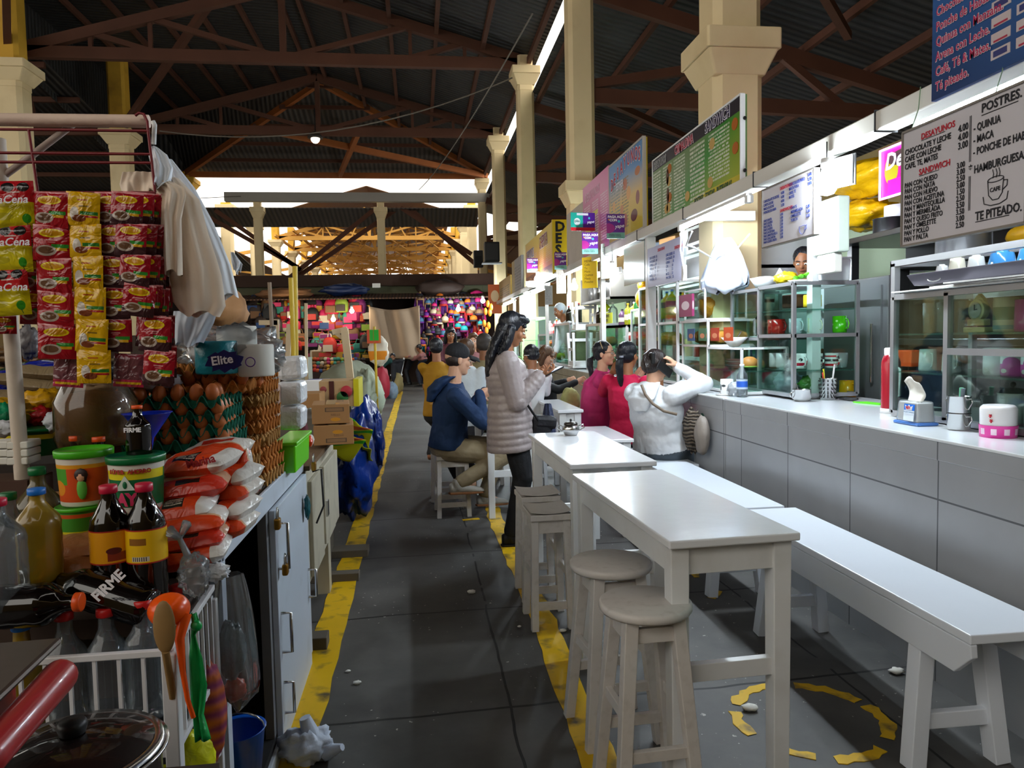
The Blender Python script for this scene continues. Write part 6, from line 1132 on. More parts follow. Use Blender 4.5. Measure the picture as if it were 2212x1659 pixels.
    if st_ == 'pony':
        m.ball(h(-.045, 0, -.0), (.068*k, .083*k, .075*k), 18, rm=hr); a0 = h(-.115, 0, -.01); m.loft([(h(-.09, 0, .01), hs*.03, hu*.03), (a0, hs*.018, hu*.018), (a0-hf*.03-V((0, 0, .03)), hs*.033, hf*.03), (a0-hf*.035-V((0, 0, .1)), hs*.036, hf*.028), (a0-hf*.02-V((0, 0, .2)), hs*.03, hf*.02), (a0-hf*.005-V((0, 0, .27)), hs*.01, hf*.008)], 14)
    if st_ == 'updo': m.ball(h(-.06, 0, -.0), (.07*k, .088*k, .085*k), 18, rm=hr); m.cap(h(-.1, .02, .05), h(-.1, -.02, -.05), .03*k, .035*k)
    m.build('hair', hm, root, remesh=hv, smooth_it=1, disp=(.008, .03))
    return root, h, arms, lg, N, T, F, S
def fab(n, c, r=.75, b=.4, s=14, v=.08): return mat('fabric_'+n, c, r, var=v, scale=6, bump=b, bscale=s)
BP = fab('black_trousers', '#15161a'); NAVY = fab('navy_hoodie', '#173258', .8); KHAKI = fab('khaki', '#8f8064'); 
# --- man in navy hooded jacket, seated
Hm = aty(990, 778, 6.05); 
o, h, arms, lg, N, T, F, S = person('man in navy hooded jacket and black cap sitting on a white stool, eating', Hm, (.22, 6.13, .62), 0.05, look=.25, pitch=.12, hands=(aty(1036, 850, 5.98), aty(1048, 845, 6.3)), feet=(aty(1000, 1050, 5.92)+V((-.04, 0, .02)), V((.52, 6.3, .1))), s=1.08, skin='c', top=('jacket', NAVY), trousers=KHAKI, shoes=(fab('shoe_grey', '#a39f96', .7), col('#8a5a34', .7)),
   hair=('cap', mat('dark_brown_hair', '#2a1d16', .6)), vox=.0055, girth=1.12, sh=.185, poles=(V((.2, -.5, -1)), V((.2, .5, -1))), curl=(.9, .9), hdir=(V((1, .1, .1)), V((1, -.2, .1))), disp=(.022, .1))
m = MB(); m.ball(h(-.012, 0, .055), (.104, .09, .088), 22, rm=Matrix(((h(1, 0, 0)-h(0, 0, 0)).normalized(), (h(0, 1, 0)-h(0, 0, 0)).normalized(), (h(0, 0, 1)-h(0, 0, 0)).normalized())).transposed()); cp = m.build('cap', fab('cap_black', '#17181c', .8, .2, 60), o, remesh=.006, smooth_it=2)
m = MB(); m.sheet(lambda u, v: h(.075+.085*v, (u-.5)*(.13-.03*v*v), .05-.02*v-.05*(abs(u-.5)*1.6)**2), 10, 6); m.build('cap_peak', fab('cap_black', '#17181c', .8, .2, 60), cp, solid=.004)
m = MB(); m.loft([(N-F*.03+V((0, 0, .06)), S*.085, F*.06), (N-F*.09+V((0, 0, .03)), S*.11, F*.07), (N-F*.16-V((0, 0, .04)), S*.12, F*.06), (N-F*.2-V((0, 0, .14)), S*.07, F*.03)], 20); m.build('hood', NAVY, o, remesh=.009, smooth_it=3, disp=(.02, .08))
b = MB(); b.lathe([(0, 0), (.036, 0), (.04, .09), (.037, .09), (.033, .005)], (arms[1][2].x+.12, arms[1][2].y, .93), 16); tag(b.build('cup', col('#dfe6ea', .3)), 'white cup in the hand of the man in the navy jacket', 'cup')
# --- woman standing, long padded coat, looking at a phone
PUF = mat('puffer', '#9d9190', .38, var=.06, scale=5, bump=.35, bscale=16)
Hw = aty(1107, 712, 5.14); ph = aty(1196, 812, 5.02)
o, h, arms, lg, N, T, F, S = person('woman in a long beige grey padded coat standing and looking at her phone', Hw, (.62, 5.16, .955), 0.0, look=-.08, pitch=.38, hands=(ph-V((.1, 0, .0)), ph+V((-.13, .14, -.0))), feet=(V((.60, 5.08, .075)), V((.66, 5.3, .075))), s=.985, skin='b', top=('padded_coat', PUF), trousers=BP, shoes=(fab('boot_black', '#121216', .6), BLK),
   hair=('long', HB), vox=.0055, girth=1.14, sh=.17, coat=.29, puff=.03, poles=(V((-.25, -.1, -1)), V((-.2, .3, -1))), curl=(.75, .75), hdir=(V((1, .15, .25)), V((.9, -.5, .2))), hn=(V((-.1, .5, 1)), V((-.1, -.3, 1))), disp=(.006, .05), tvox=.0065)
t = thing('phone', 'dark phone the standing woman holds in both hands', 'phone', tuple(ph)); b = MB(); b.box(ph+V((0, .02, .03)), (.15, .072, .009), rot(0, -.42, .1)); b.build('body', BLK, t, bev=.003); b = MB(); b.box(ph+V((-.003, .02, .036)), (.135, .064, .002), rot(0, -.42, .1)); b.build('screen', mat('screen', (.5, .6, .8), .2, emit=.5), t)
m = MB(); m.cap(arms[0][2]-V((.015, 0, 0)), arms[0][2]+V((.015, 0, .004)), .032, .03); m.build('sleeve_cuff', BLK, o)
m = MB(); m.tube([N+S*.08+F*.07, N-F*.02-S*.0-V((0, 0, .16))+S*(-.19), N-V((0, 0, .3))-S*.2+F*.06, V((.72, 5.0, 1.0)), V((.8, 5.02, .88))], .009, 8); m.build('bag_strap', BLK, o)
b = MB(); b.box((.83, 5.12, .8), (.13, .12, .2), rot(0, .1, 0)); b.box((.86, 5.12, .86), (.16, .13, .09), rot(0, .1, 0)); tag(b.build('handbag', fab('bag_dark', '#1a1a20', .5), bev=.025), 'small dark shoulder bag hanging at the standing womans hip', 'bag')
drape('bag', 'crumpled dark blue bag beside the small dark shoulder bag', 'bag', (.9, 5.2, .98), .14, .3, .1, fab('blue_bag', '#262f4a', .5, .8, 20), 6, 2, 0, .4)
# --- three women at the counter
PNK = fab('pink_sweater', '#c22d6e', .7, .2, 20); MAG = fab('magenta_shirt', '#cc0f48', .7, .2, 20); HOOD = fab('white_fleece', '#dfe2e6', .8, .3, 12)
Hp = aty(1306, 764, 6.75); 
o, h, arms, lg, N, T, F, S = person('woman in pink sweater and glasses smiling towards her neighbour', Hp, (1.62, 6.85, .6), -.25, look=-.55, pitch=-.02, hands=(V((2.0, 6.5, 1.12)), V((2.02, 6.8, 1.06))), feet=(V((1.9, 6.5, .1)), V((1.95, 6.9, .1))), s=.98, skin='c', top=('sweater', PNK), trousers=fab('jeans', '#1d3a74', .8, .2, 30), shoes=(BLK, WHT),
   hair=('pony', HBR if 0 else HB), vox=.006, girth=1.28, sh=.18, poles=(V((0, -.4, -1)), V((0, .3, -1))), disp=(.012, .08), slc=.85)
m = MB()
for q in (-1, 1): m.tube([h(.105+.004*math.sin(a*PI/6), q*.032+.024*math.cos(a*PI/6), .003+.019*math.sin(a*PI/6)) for a in range(12)], .0018, 6, closed=True); m.tube([h(.1, q*.056, .01), h(0, q*.079, .012)], .0016, 6)
m.tube([h(.107, .009, .006), h(.107, -.009, .006)], .0016, 6); m.build('glasses', BLK, o)
m = MB(); m.tube([h(.01, -.088, .05), h(-.02, -.07, .115), h(-.02, .07, .115), h(.01, .088, .05)], .004, 8); m.build('hair_band', col('#b59a74'), o)
Hg = aty(1357, 768, 6.2)
o, h, arms, lg, N, T, F, S = person('woman in magenta T-shirt with black ponytail, back to the aisle', Hg, (1.78, 6.22, .6), .85, look=.75, pitch=.05, hands=(V((2.1, 6.3, 1.06)), aty(1322, 806, 6.4)), feet=(V((1.95, 6.3, .1)), V((1.9, 6.55, .1))), s=.99, skin='b', top=('shirt', MAG), trousers=BP, shoes=(BLK, WHT),
   hair=('pony', HB), vox=.006, girth=1.05, sh=.175, poles=(V((0, -.3, -1)), V((-.6, -.5, -1))), slc=.42, face=False, disp=(.012, .08))
m = MB(); m.lathe([(.019, -.008), (.022, 0), (.019, .008)], h(-.115, 0, -.012), 14); m.build('hair_tie', col('#8c8f9c'), o)
Hh = aty(1418, 790, 5.55); hp = aty(1462, 792, 5.5); el = V((2.16, 5.32, 1.055))
o, h, arms, lg, N, T, F, S = person('woman in white hooded sweatshirt on the phone, elbow on the counter', Hh, (1.86, 5.58, .6), .55, look=.35, pitch=.3, hands=(hp, V((2.15, 5.85, 1.05))), feet=(V((2.0, 5.45, .1)), V((1.98, 5.85, .1))), s=1.0, skin='c', top=('hoodie', HOOD), trousers=fab('grey_track', '#525b63', .8, .15, 20), shoes=(BLK, BLK),
   hair=('updo', HBR if 0 else waves('hair_dark_brown', '#120e0e', '#33221c', 40, 'X', .35, .5, .006, distort=3)), vox=.0055, girth=1.38, sh=.19, poles=(V((.9, -.5, -.75)), V((0, .3, -1))), curl=(.55, .7), hdir=(V((-.5, .05, .55)), None), hn=(V((-.55, .35, -.6)), None), disp=(.02, .09), roll=.1, hem=.015)
m = MB(); m.loft([(N+V((0, 0, .05))-F*.02, S*.09, F*.05), (N-F*.07+V((0, 0, .01)), S*.125, F*.055), (N-F*.13-V((0, 0, .07)), S*.13, F*.045), (N-F*.15-V((0, 0, .17)), S*.07, F*.025)], 20); m.build('hood', HOOD, o, remesh=.009, smooth_it=3, disp=(.02, .08))
m = MB(); m.tube([aty(1386, 832, 5.42), aty(1394, 852, 5.37), aty(1410, 872, 5.33), aty(1434, 888, 5.29), aty(1462, 895, 5.28)], .011, 8); m.build('bag_strap', col('#7a6a5a', .6), o)
q = h(.01, -.095, -.03); t = thing('phone', 'black phone the woman in the white sweatshirt holds to her ear', 'phone', tuple(q)); fx = (h(1, 0, -.35)-h(0, 0, 0)).normalized(); b = MB(); x_ = fx; z_ = (h(0, -1, 0)-h(0, 0, 0)).normalized(); y_ = z_.cross(x_).normalized(); b.box(q, (.15, .072, .01), Matrix((x_, y_, z_)).transposed()); b.build('body', BLK, t, bev=.004)
m = MB(); hb = h(-.1, -.06, .03); m.box(hb, (.03, .06, .09)); m.build('hair_claw', BLK, o, bev=.01)
m = MB()
for q in (0, 1): m.tube([lg[0][0]-S*.1+V((0, 0, .06))+F*(.02+q*.03), lg[0][0].lerp(lg[0][1], .5)-S*.085+V((0, 0, .035))+F*(q*.03), lg[0][1]-S*.055+V((0, 0, .0))+F*(q*.02), lg[0][1].lerp(lg[0][2], .6)-S*.055+F*q*.015], .006, 6)
m.build('side_stripes', WHT, o)
blob('fur_bag', 'brown black furry bag hanging between the woman in white and the counter', 'bag', (2.0, 5.28, .74), (.06, .1, .16), waves('fur', '#2a211c', '#8c7d6c', 12, 'Z', .9, 1, .01, distort=8), .3, 4, 2)
blob('backpack', 'small beige backpack behind the furry bag at the counter front', 'backpack', (2.02, 5.14, .72), (.05, .09, .14), fab('beige_pack', '#8f857c', .6), .12, 3, 2)
# --- boy and girl at the further table
Hb = aty(1146, 768, 7.2); STR = _new('striped_sweater')
def stripes(name, bands, base, rough=.8):
    m, nt, b = _new(name); N, L = nt.nodes.new, nt.links.new; tc = N('ShaderNodeTexCoord'); sp = N('ShaderNodeSeparateXYZ'); L(tc.outputs['Object'], sp.inputs[0]); r = N('ShaderNodeValToRGB'); r.color_ramp.interpolation = 'CONSTANT'
    mr = N('ShaderNodeMapRange'); L(sp.outputs[2], mr.inputs[0]); mr.inputs[1].default_value = bands[0]; mr.inputs[2].default_value = bands[1]; L(mr.outputs[0], r.inputs[0]); e = r.color_ramp.elements
    for i, (p, c) in enumerate(bands[2]):
        x = e[i] if i < 2 else e.new(p); x.position = p; x.color = (*hexc(c), 1)
    L(r.outputs[0], b.inputs['Base Color']); b.inputs['Roughness'].default_value = rough; return m
bpy.data.materials.remove(STR[0])
SM = stripes('striped_sweater', (.1, .85, [(0, '#e6e8ea'), (.12, '#c9763c'), (.16, '#e6e8ea'), (.28, '#1f3f8c'), (.35, '#1f9a5a'), (.42, '#e6e8ea'), (.6, '#1f9a5a'), (.67, '#1f4fb5'), (.75, '#e6e8ea')]), '#e6e8ea')
o, h, arms, lg, N, T, F, S = person('boy in white sweater with blue and green stripes, mask strap round his head', Hb, (1.06, 7.25, .62), 1.3, look=2.2, pitch=.25, hands=(V((1.22, 7.5, .98)), V((.98, 7.55, .95))), s=.86, skin='b', top=('striped_sweater', SM), trousers=fab('dark_jeans', '#1a2238'), hair=('short', HB), vox=.008, girth=1.0, sh=.17, face=False)
for v_ in (0,):
    m = MB(); m.tube([h(.09*math.cos(a*PI/10)-.015, .084*math.sin(a*PI/10), .0+.02*math.cos(a*PI/10)) for a in range(20)], .003, 6, closed=True); m.build('mask_strap', WHT, o)
sq_stool('white stool the boy in the striped sweater sits on', (1.06, 7.25), .3, .3, .5, 0, MW)
Hl = aty(1180, 770, 7.6)
o, h, arms, lg, N, T, F, S = person('girl with tousled brown hair looking down, black trousers', Hl, (1.38, 7.85, .62), -.5, look=-.45, pitch=.55, hands=(V((1.62, 7.6, .98)), V((1.55, 7.8, .98))), s=.88, skin='c', top=('shirt', fab('black_top', '#1b1c20')), trousers=BP, shoes=(BLK, BLK), hair=('bob', HBR), vox=.008, girth=1.0, feet=(V((1.9, 7.55, .1)), V((1.9, 7.75, .1))))
sq_stool('white stool under the girl with brown hair', (1.38, 7.9), .3, .3, .5, 0, MW)
blob('shoulder_bag', 'yellow green patterned cloth bag on the lap of the girl', 'bag', (1.5, 7.35, .8), (.1, .08, .14), mat('patterned_bag', '#a9a668', .7, var=.6, scale=18), .15, 3, 3)
# --- cook
Hc = aty(1209, 672, 11.6)
o, h, arms, lg, N, T, F, S = person('cook in white coat with pale hair net bending behind the glass case', Hc, (Hc.x+.45, 11.75, 1.0), 3.3, look=3.35, pitch=.4, hands=(V((Hc.x-.1, 11.5, 1.15)), V((Hc.x-.1, 11.9, 1.15))), s=1.0, skin='b', top=('coat', fab('cook_coat', '#dfe6ea')), trousers=BP, hair=('short', mat('hair_net', '#b9c4cc', .6)), vox=.01, girth=1.1, legs=False)
Hx = aty(1735, 566, 5.6)
person('cook half hidden behind the posts, only the face and dark hair showing', Hx, (Hx.x+.1, 5.75, 1.05), -2.2, look=-2.2, pitch=.3, s=.95, skin='b', top=('coat', fab('cook_coat', '#dfe6ea')), hair=('short', HB), vox=.01, legs=False)
# --- people at the far tables
FAR = [('person in mustard yellow jacket with a dark backpack strap, behind the man in the cap', (942, 752, 8.6), .85, 1.6, 1.6, .1, '#a8790c', '#1b1b1e', 'b', ('short', HB)),
 ('woman in pale blue shirt opposite the man in navy, holding a sandwich', (1003, 758, 7.4), .5, -2.2, 2.6, .2, '#c9d3d9', '#2a2a30', 'c', ('short', HBR)),
 ('woman with long brown hair facing the camera in the crowd', (1022, 737, 10.5), .75, -1.6, -1.7, .05, '#8c5a5a', '#2a2a30', 'c', ('long', HBR)),
 ('person in tan jacket with black vest behind the standing woman', (1047, 745, 7.6), .6, 1.2, 1.2, .1, '#8f8460', '#2a2a30', 'b', ('short', mat('grey_hair', '#3a3430', .6))),
 ('woman with dark hair looking down, between cap and clothes stall', (973, 722, 12.0), .9, -1.5, -1.5, .3, '#5a2a34', '#2a2a30', 'b', ('long', HB))]
for lb, (px, py, y), pz, hd, lk, pt, ct, cb, sk, hr_ in FAR:
    Hq = aty(px, py, y); person(lb, Hq, (Hq.x-.05*math.cos(hd), y, Hq.z-.72), hd, look=lk, pitch=pt, hands=(V((Hq.x+.3*math.cos(hd)-.1, y+.3*math.sin(hd), Hq.z-.45)), V((Hq.x+.3*math.cos(hd)+.1, y+.3*math.sin(hd), Hq.z-.45))), s=.96, skin=sk, top=('jacket', fab('f'+ct.strip('#'), ct)), trousers=fab('f'+cb.strip('#'), cb), hair=hr_, vox=.011, feet=(V((Hq.x-.1, y+.2*math.sin(hd), .08)), V((Hq.x+.1, y+.2*math.sin(hd), .08))))
for lb, px, py, y, ct, cb, ln in (('stooping person in plaid shirt and dark pleated skirt at the far end of the aisle', 905, 752, 23.4, '#8c5a58', '#14182a', .12), ('man in cap and black jacket at the far stall', 880, 746, 24.2, '#1b1c20', '#1b1c24', .1), ('person in teal top and hat beside the red sack', 848, 772, 20.5, '#1f4a48', '#24242a', .1)):
    Hq = aty(px, py, y); q = atz(px, 838 if y > 22 else 848, 0); person(lb, Hq, (Hq.x+.1, y, .88), PI*.9 if y > 23 else -1.6, pitch=.4, hands=(V((Hq.x-.35, y-.1, .95)), V((Hq.x-.35, y+.1, .95))), s=.97, skin='b', top=('jacket', stripes('plaid', (0, .9, [(i/10, ('#8c5a58', '#d9cfc4', '#4a2a30')[i % 3]) for i in range(10)]), '#fff') if y == 23.4 else fab('g'+ct.strip('#'), ct)), trousers=fab('g'+cb.strip('#'), cb), shoes=(BLK, BLK), hair=('short', HB if y != 24.2 else mat('cap_tan', '#a8967c', .8)), vox=.016, feet=(V((Hq.x, y-.1, .08)), V((Hq.x+.05, y+.15, .08))), girth=1.1)
# ================= left-hand grocery stall =================
CX0 = -.53
LWH = mat('cabinet_white', '#c9d3e0', .35, var=.04, scale=2, dirt='#8f9196', dscale=6, damt=.3)
CRM = mat('cabinet_cream', '#b9b29e', .45, var=.05, scale=2, dirt='#6d6858', dscale=7, damt=.4)
t = thing('metal_cabinet', 'white metal stall cabinet with one open black compartment, eggs on top', 'cabinet', (-.95, 2.65, 0))
b = MB(); b.bb(-1.35, CX0-.005, 2.0, 3.34, .9, .945); b.build('worktop', mat('zinc_top', '#8f8d8c', .4, .3), t, bev=.004); b = MB(); b.bb(CX0-.006, CX0+.006, 2.0, 3.36, .88, .955); b.build('front_rail', LWH, t, bev=.003)
b = MB(); b.bb(-1.35, -1.33, 2.0, 3.34, .08, .9); b.bb(-1.33, CX0-.02, 3.32, 3.34, .08, .9); b.bb(-1.35, CX0, 2.0, 3.34, .04, .09); b.build('carcass', mat('cabinet_inside', '#151417', .8), t)
b = MB(); b.bb(CX0-.02, CX0+.012, 1.99, 3.36, 0, .06); b.build('plinth', LWH, t, bev=.003); b = MB(); b.bb(CX0-.03, CX0, 1.99, 2.03, .06, .9); b.build('post', LWH, t); b = MB(); b.bb(CX0-.03, CX0, 2.56, 2.6, .06, .9); b.build('post', mat('edge_grey', '#77787c', .5), t)
b = MB(); b.bb(CX0, CX0+.022, 2.6, 3.32, .075, .875); dr = b.build('door', LWH, t, bev=.003)
def cab_handle(par, x, y, z0, z1): b = MB(); b.tube([(x, y, z1), (x+.035, y, z1), (x+.035, y, z0), (x, y, z0)], .006, 8); b.build('handle', STEEL, par)
for z0, z1 in ((.66, .82), (.36, .5), (.14, .25)): cab_handle(dr, CX0+.02, 2.64, z0, z1)
cab_handle(dr, CX0+.02, 3.27, .34, .46)
def padlock(label, p):
    t = thing('padlock', label, 'padlock', tuple(p)); b = MB(); b.box(p, (.02, .035, .04)); b.build('body', mat('brass', '#a87a2a', .3, .8), t, bev=.006); b = MB(); p = V(p); b.tube([p+V((0, -.011, .02)), p+V((0, -.011, .045)), p+V((0, 0, .055)), p+V((0, .011, .045)), p+V((0, .011, .02))], .0035, 8); b.build('shackle', STEEL, t)
padlock('brass padlock at the top corner of the open compartment', (CX0+.03, 2.6, .83)); padlock('brass padlock on the cabinet door handle', (CX0+.045, 2.63, .66)); padlock('brass padlock at the join between white and cream cabinet', (CX0+.05, 3.36, .9))
t = thing('hanging_cabinet', 'cream cabinet with latched door beyond the white one, raised off the floor', 'cabinet', (-.8, 3.9, .36)); b = MB(); b.bb(-1.2, -.52, 3.38, 4.45, .36, .88); b.build('body', CRM, t, bev=.004)
b = MB(); b.bb(-.52, -.5, 3.42, 3.78, .38, .82); b.build('door', CRM, t, bev=.004); b = MB(); b.bb(-.52, -.495, 3.82, 4.42, .42, .82); dd = b.build('door', CRM, t, bev=.004); b = MB(); b.bb(-.5, -.485, 3.83, 3.89, .56, .64); b.build('latch', STEEL, dd)
b = MB(); b.bb(-1.2, -.5, 3.36, 4.45, .88, .9); b.build('top', mat('old_board', '#6a5238', .8, var=.2, scale=5), t); b = MB(); b.bb(-1.1, -1.0, 3.6, 3.7, 0, .36); b.build('leg', CRM, t); b = MB(); b.bb(-.62, -.55, 4.3, 4.4, 0, .36); b.build('leg', CRM, t); b = MB(); b.bb(-1.1, -.6, 3.45, 3.52, 0, .36); b.build('leg', BLK, t)
for i, (x0, x1, y0, y1, h) in enumerate(((-.75, -.47, 3.5, 3.6, .06), (-.9, -.4, 4.5, 4.58, .05), (-.9, -.38, 5.0, 5.15, .05))): b = MB(); b.bb(x0, x1, y0, y1, 0, h); tag(b.build('wooden_block', mat('old_wood', '#5f574c', .85, var=.2, scale=6), bev=.004), ('worn board lying under the cream cabinet by the yellow line', 'grey timber block under the far end of the cream cabinet', 'dark timber block below the blue tarpaulin')[i], 'board')
blob('hanging_rag', 'teal plastic rag hung on the cream cabinet handle', 'rag', atx(664, 1095, -.49), (.012, .03, .05), mat('teal_rag', '#14565e', .4, bump=.6), .3, 4, 2)
wire('door_hook', 'bent wire hook on the cream cabinet', [(-.5, 3.45, .86), (-.46, 3.45, .87), (-.455, 3.45, .7), (-.49, 3.45, .62)], .005, DGREY, 'hook')
# ---- egg trays
TAN = mat('tray_tan', '#c27a35', .9, var=.1, scale=20, bump=.3, bscale=60); TEA = mat('tray_teal', '#116b57', .9, var=.1, scale=20, bump=.3, bscale=60); TANP = mat('tray_pale', '#b98a4e', .9, var=.1, scale=20, bump=.3, bscale=60)
b = MB(); TW, TN = .3, 6
def trayf(u, v):
    e = min(u, 1-u, v, 1-v); a = math.cos(2*PI*u*TN)*math.cos(2*PI*v*TN); z = .026+.027*a*(1 if e > .015 else .7); return V(((u-.5)*TW, (v-.5)*TW, z))
b.sheet(trayf, 48, 48); tray0 = b.build('egg_tray', TAN, solid=.002); tag(tray0, 'x', 'egg tray', 'egg trays stacked on the counter'); tray0.location = (0, 0, 0); tray0.matrix_world = Matrix.Identity(4)
zmin = min(v.co.z for v in tray0.data.vertices)
b = MB(); b.lathe([(0, -.026), (.013, -.022), (.0185, -.011), (.0198, 0), (.0172, .013), (.011, .022), (.0045, .0265), (0, .027)], (0, 0, 0), 16); egg0 = b.build('egg', mat('egg_brown', '#c8713a', .5, var=.08, scale=4)); tag(egg0, 'x', 'egg', 'brown eggs in the trays'); egg0.matrix_world = Matrix.Identity(4)
first = [True, True]
def tray(x, y, z, m, label, rz=0, eggs=()):
    if first[0]: first[0] = False; o = tray0; o.location = (x, y, z); o.rotation_euler = (0, 0, rz); o['label'] = label; o.material_slots[0].link = 'OBJECT'; o.material_slots[0].material = m
    else: o = dup(tray0, (x, y, z), rz, label); o.material_slots[0].link = 'OBJECT'; o.material_slots[0].material = m
    o.matrix_world = Matrix.LocRotScale(V((x, y, z)), Euler((0, 0, rz)), None)
    for i, j, lb in eggs:
        u, v = (i+.5)/TN-.5, (j+.5)/TN-.5; p = rot(0, 0, rz) @ V((u*TW, v*TW, .027))+V((x, y, z))
        if first[1]: first[1] = False; e = egg0; e.location = p; e['label'] = lb
        else: e = dup(egg0, p, R.uniform(0, 6), lb)
        e.rotation_euler = (R.uniform(-.12, .12), R.uniform(-.12, .12), R.uniform(0, 6)); e.matrix_world = Matrix.LocRotScale(V(e.location), e.rotation_euler, None)
ords = ('lowest', 'second', 'third', 'fourth', 'fifth', 'sixth', 'seventh', 'eighth', 'ninth')
XN = CX0-.16; 
for k in range(4): tray(XN+.0, 2.43, .95+k*.045, TAN if k % 2 else TANP, '%s tan egg tray of the near stack, under the teal trays' % ords[k].capitalize(), R.uniform(-.03, .03))
for k in range(4): tray(XN-.03-.005*k, 2.40, 1.13+k*.042, TEA, '%s teal egg tray of the near stack' % ords[k].capitalize(), .04+R.uniform(-.03, .03), [(i, 0, 'brown egg in the front row of the %s teal tray' % ords[k]) for i in range(6)]+[(5, j, 'brown egg in the aisle side row of the %s teal tray' % ords[k]) for j in range(1, 4)])
for k in range(9): tray(CX0-.15+R.uniform(-.006, .006), 2.75, .95+k*.046, TAN if k % 3 else TANP, '%s tan egg tray of the stack behind the teal trays' % ords[k].capitalize(), R.uniform(-.04, .04), [(i, 0, 'brown egg in the tan stack tray number %d' % (k+1)) for i in (3, 4, 5)] if k in (7, 8) else ())
for k in range(2): tray(XN+.0, 2.5, 1.295+k*.045, TAN, ('Lower orange brown egg tray lying on top of the teal trays', 'Upper orange brown egg tray under the tissue pack')[k], .12, [(i, 0, 'brown egg between the two orange brown trays') for i in range(6)] if k == 0 else ())
for q in range(14): 
    p = (-.92+.045*(q % 5)+.02*(q//5 % 2), 2.34+.05*(q//5), 1.262); e = dup(egg0, p, R.uniform(0, 6), 'loose brown egg in the open tray left of the teal stack')
tray(-.83, 2.42, 1.2, TEA, 'Teal tray of loose eggs left of the teal stack', 0)
b = MB(); b.bb(-1.0, -.86, 2.28, 2.56, .95, 1.19); tag(b.build('carton', col('#5a1a1c', .6), bev=.004), 'dark red carton under the loose eggs', 'carton')
# tissue pack
c = aty(510, 765, 2.5); t = thing('tissue_pack', 'clear pack of white tissue rolls with teal and navy Elite wrapper on the egg trays', 'tissue pack', tuple(c-V((0, 0, .08))))
for i, (px, py, y) in enumerate(((548, 778, 2.42), (512, 738, 2.5), (468, 772, 2.37))):
    q = aty(px, py, y); b = MB(); b.lathe([(.018, -.05), (.06, -.05), (.062, -.045), (.062, .045), (.06, .05), (.018, .05)], q, 28); b.build('tissue_roll', PAPER if i != 2 else mat('teal_wrap', '#157f8c', .3, bump=.4, bscale=20), t)
q = aty(541, 782, 2.335); b = MB(); b.tube([q+V((.014*math.cos(a*PI/8), -.002, .014*math.sin(a*PI/8))) for a in range(16)], .0016, 6, closed=True); b.build('ring_logo', PUR, t)
b = MB(); q = aty(485, 780, 2.28); b.prism([((.052+.01*math.sin(a*2.5))*math.cos(a*PI/10), (.03+.006*math.sin(a*3))*math.sin(a*PI/10)) for a in range(20)], q, (1, 0, .05), (0, 0, 1), .004); b.build('navy_label', col('#1c1f5a', .3), t); text('Elite', t, q+V((-.036, -.003, -.012)), (1, 0, .12), UZ, .036, WTX, bold=.0008)
b = MB(); b.ball(aty(505, 762, 2.5), (.16, .14, .085), 28, wob=lambda d: 1+.3*noise.noise(d*3)+.12*noise.noise(d*9)); b.build('plastic_film', clear('crinkled_film', '#fbfdff', 1.0, '#f4f8fc', .14, .15), t)
# napkin packs and green crate
NP = mat('napkin_pack', '#e0e4ea', .3, bump=.7, bscale=25)
for i, (py0, py1) in enumerate(((930, 876), (876, 822), (822, 768))):
    A, B_ = aty(606, py0, 3.05), aty(648, py1, 3.05); t_ = thing('napkin_pack', ('lowest', 'middle', 'topmost')[i]+' white wrapped napkin pack on the lime crate', 'napkin pack', ((A.x+B_.x)/2, 3.05, A.z)); b = MB()
    b.box(((A.x+B_.x)/2+.0, 3.1, (A.z+B_.z)/2), (.1, .16, B_.z-A.z-.004), rot(0, .05*(1-i), 0)); b.build('wrap', NP, t_, bev=.02)
    if i < 2: b = MB(); b.box((A.x-.012, 3.03, (A.z+B_.z)/2), (.04, .1, B_.z-A.z-.02)); b.build('pink_side', col('#d9b5a5', .5), t_, bev=.01)
A = aty(606, 1002, 3.0); b = MB(); b.box((A.x+.035, 3.1, 1.0), (.07, .34, .11), taper=(1.12, 1.08)); o = thing('plastic_crate', 'lime green plastic crate at the far end of the white cabinet', 'crate', (A.x+.05, 3.1, .95)); b.build('box', mat('lime_plastic', '#64d30c', .3), o, bev=.008); b = MB(); b.box((A.x+.035, 3.1, 1.062), (.095, .4, .014)); b.build('rim', mat('lime_plastic', '#64d30c', .3), o, bev=.004)
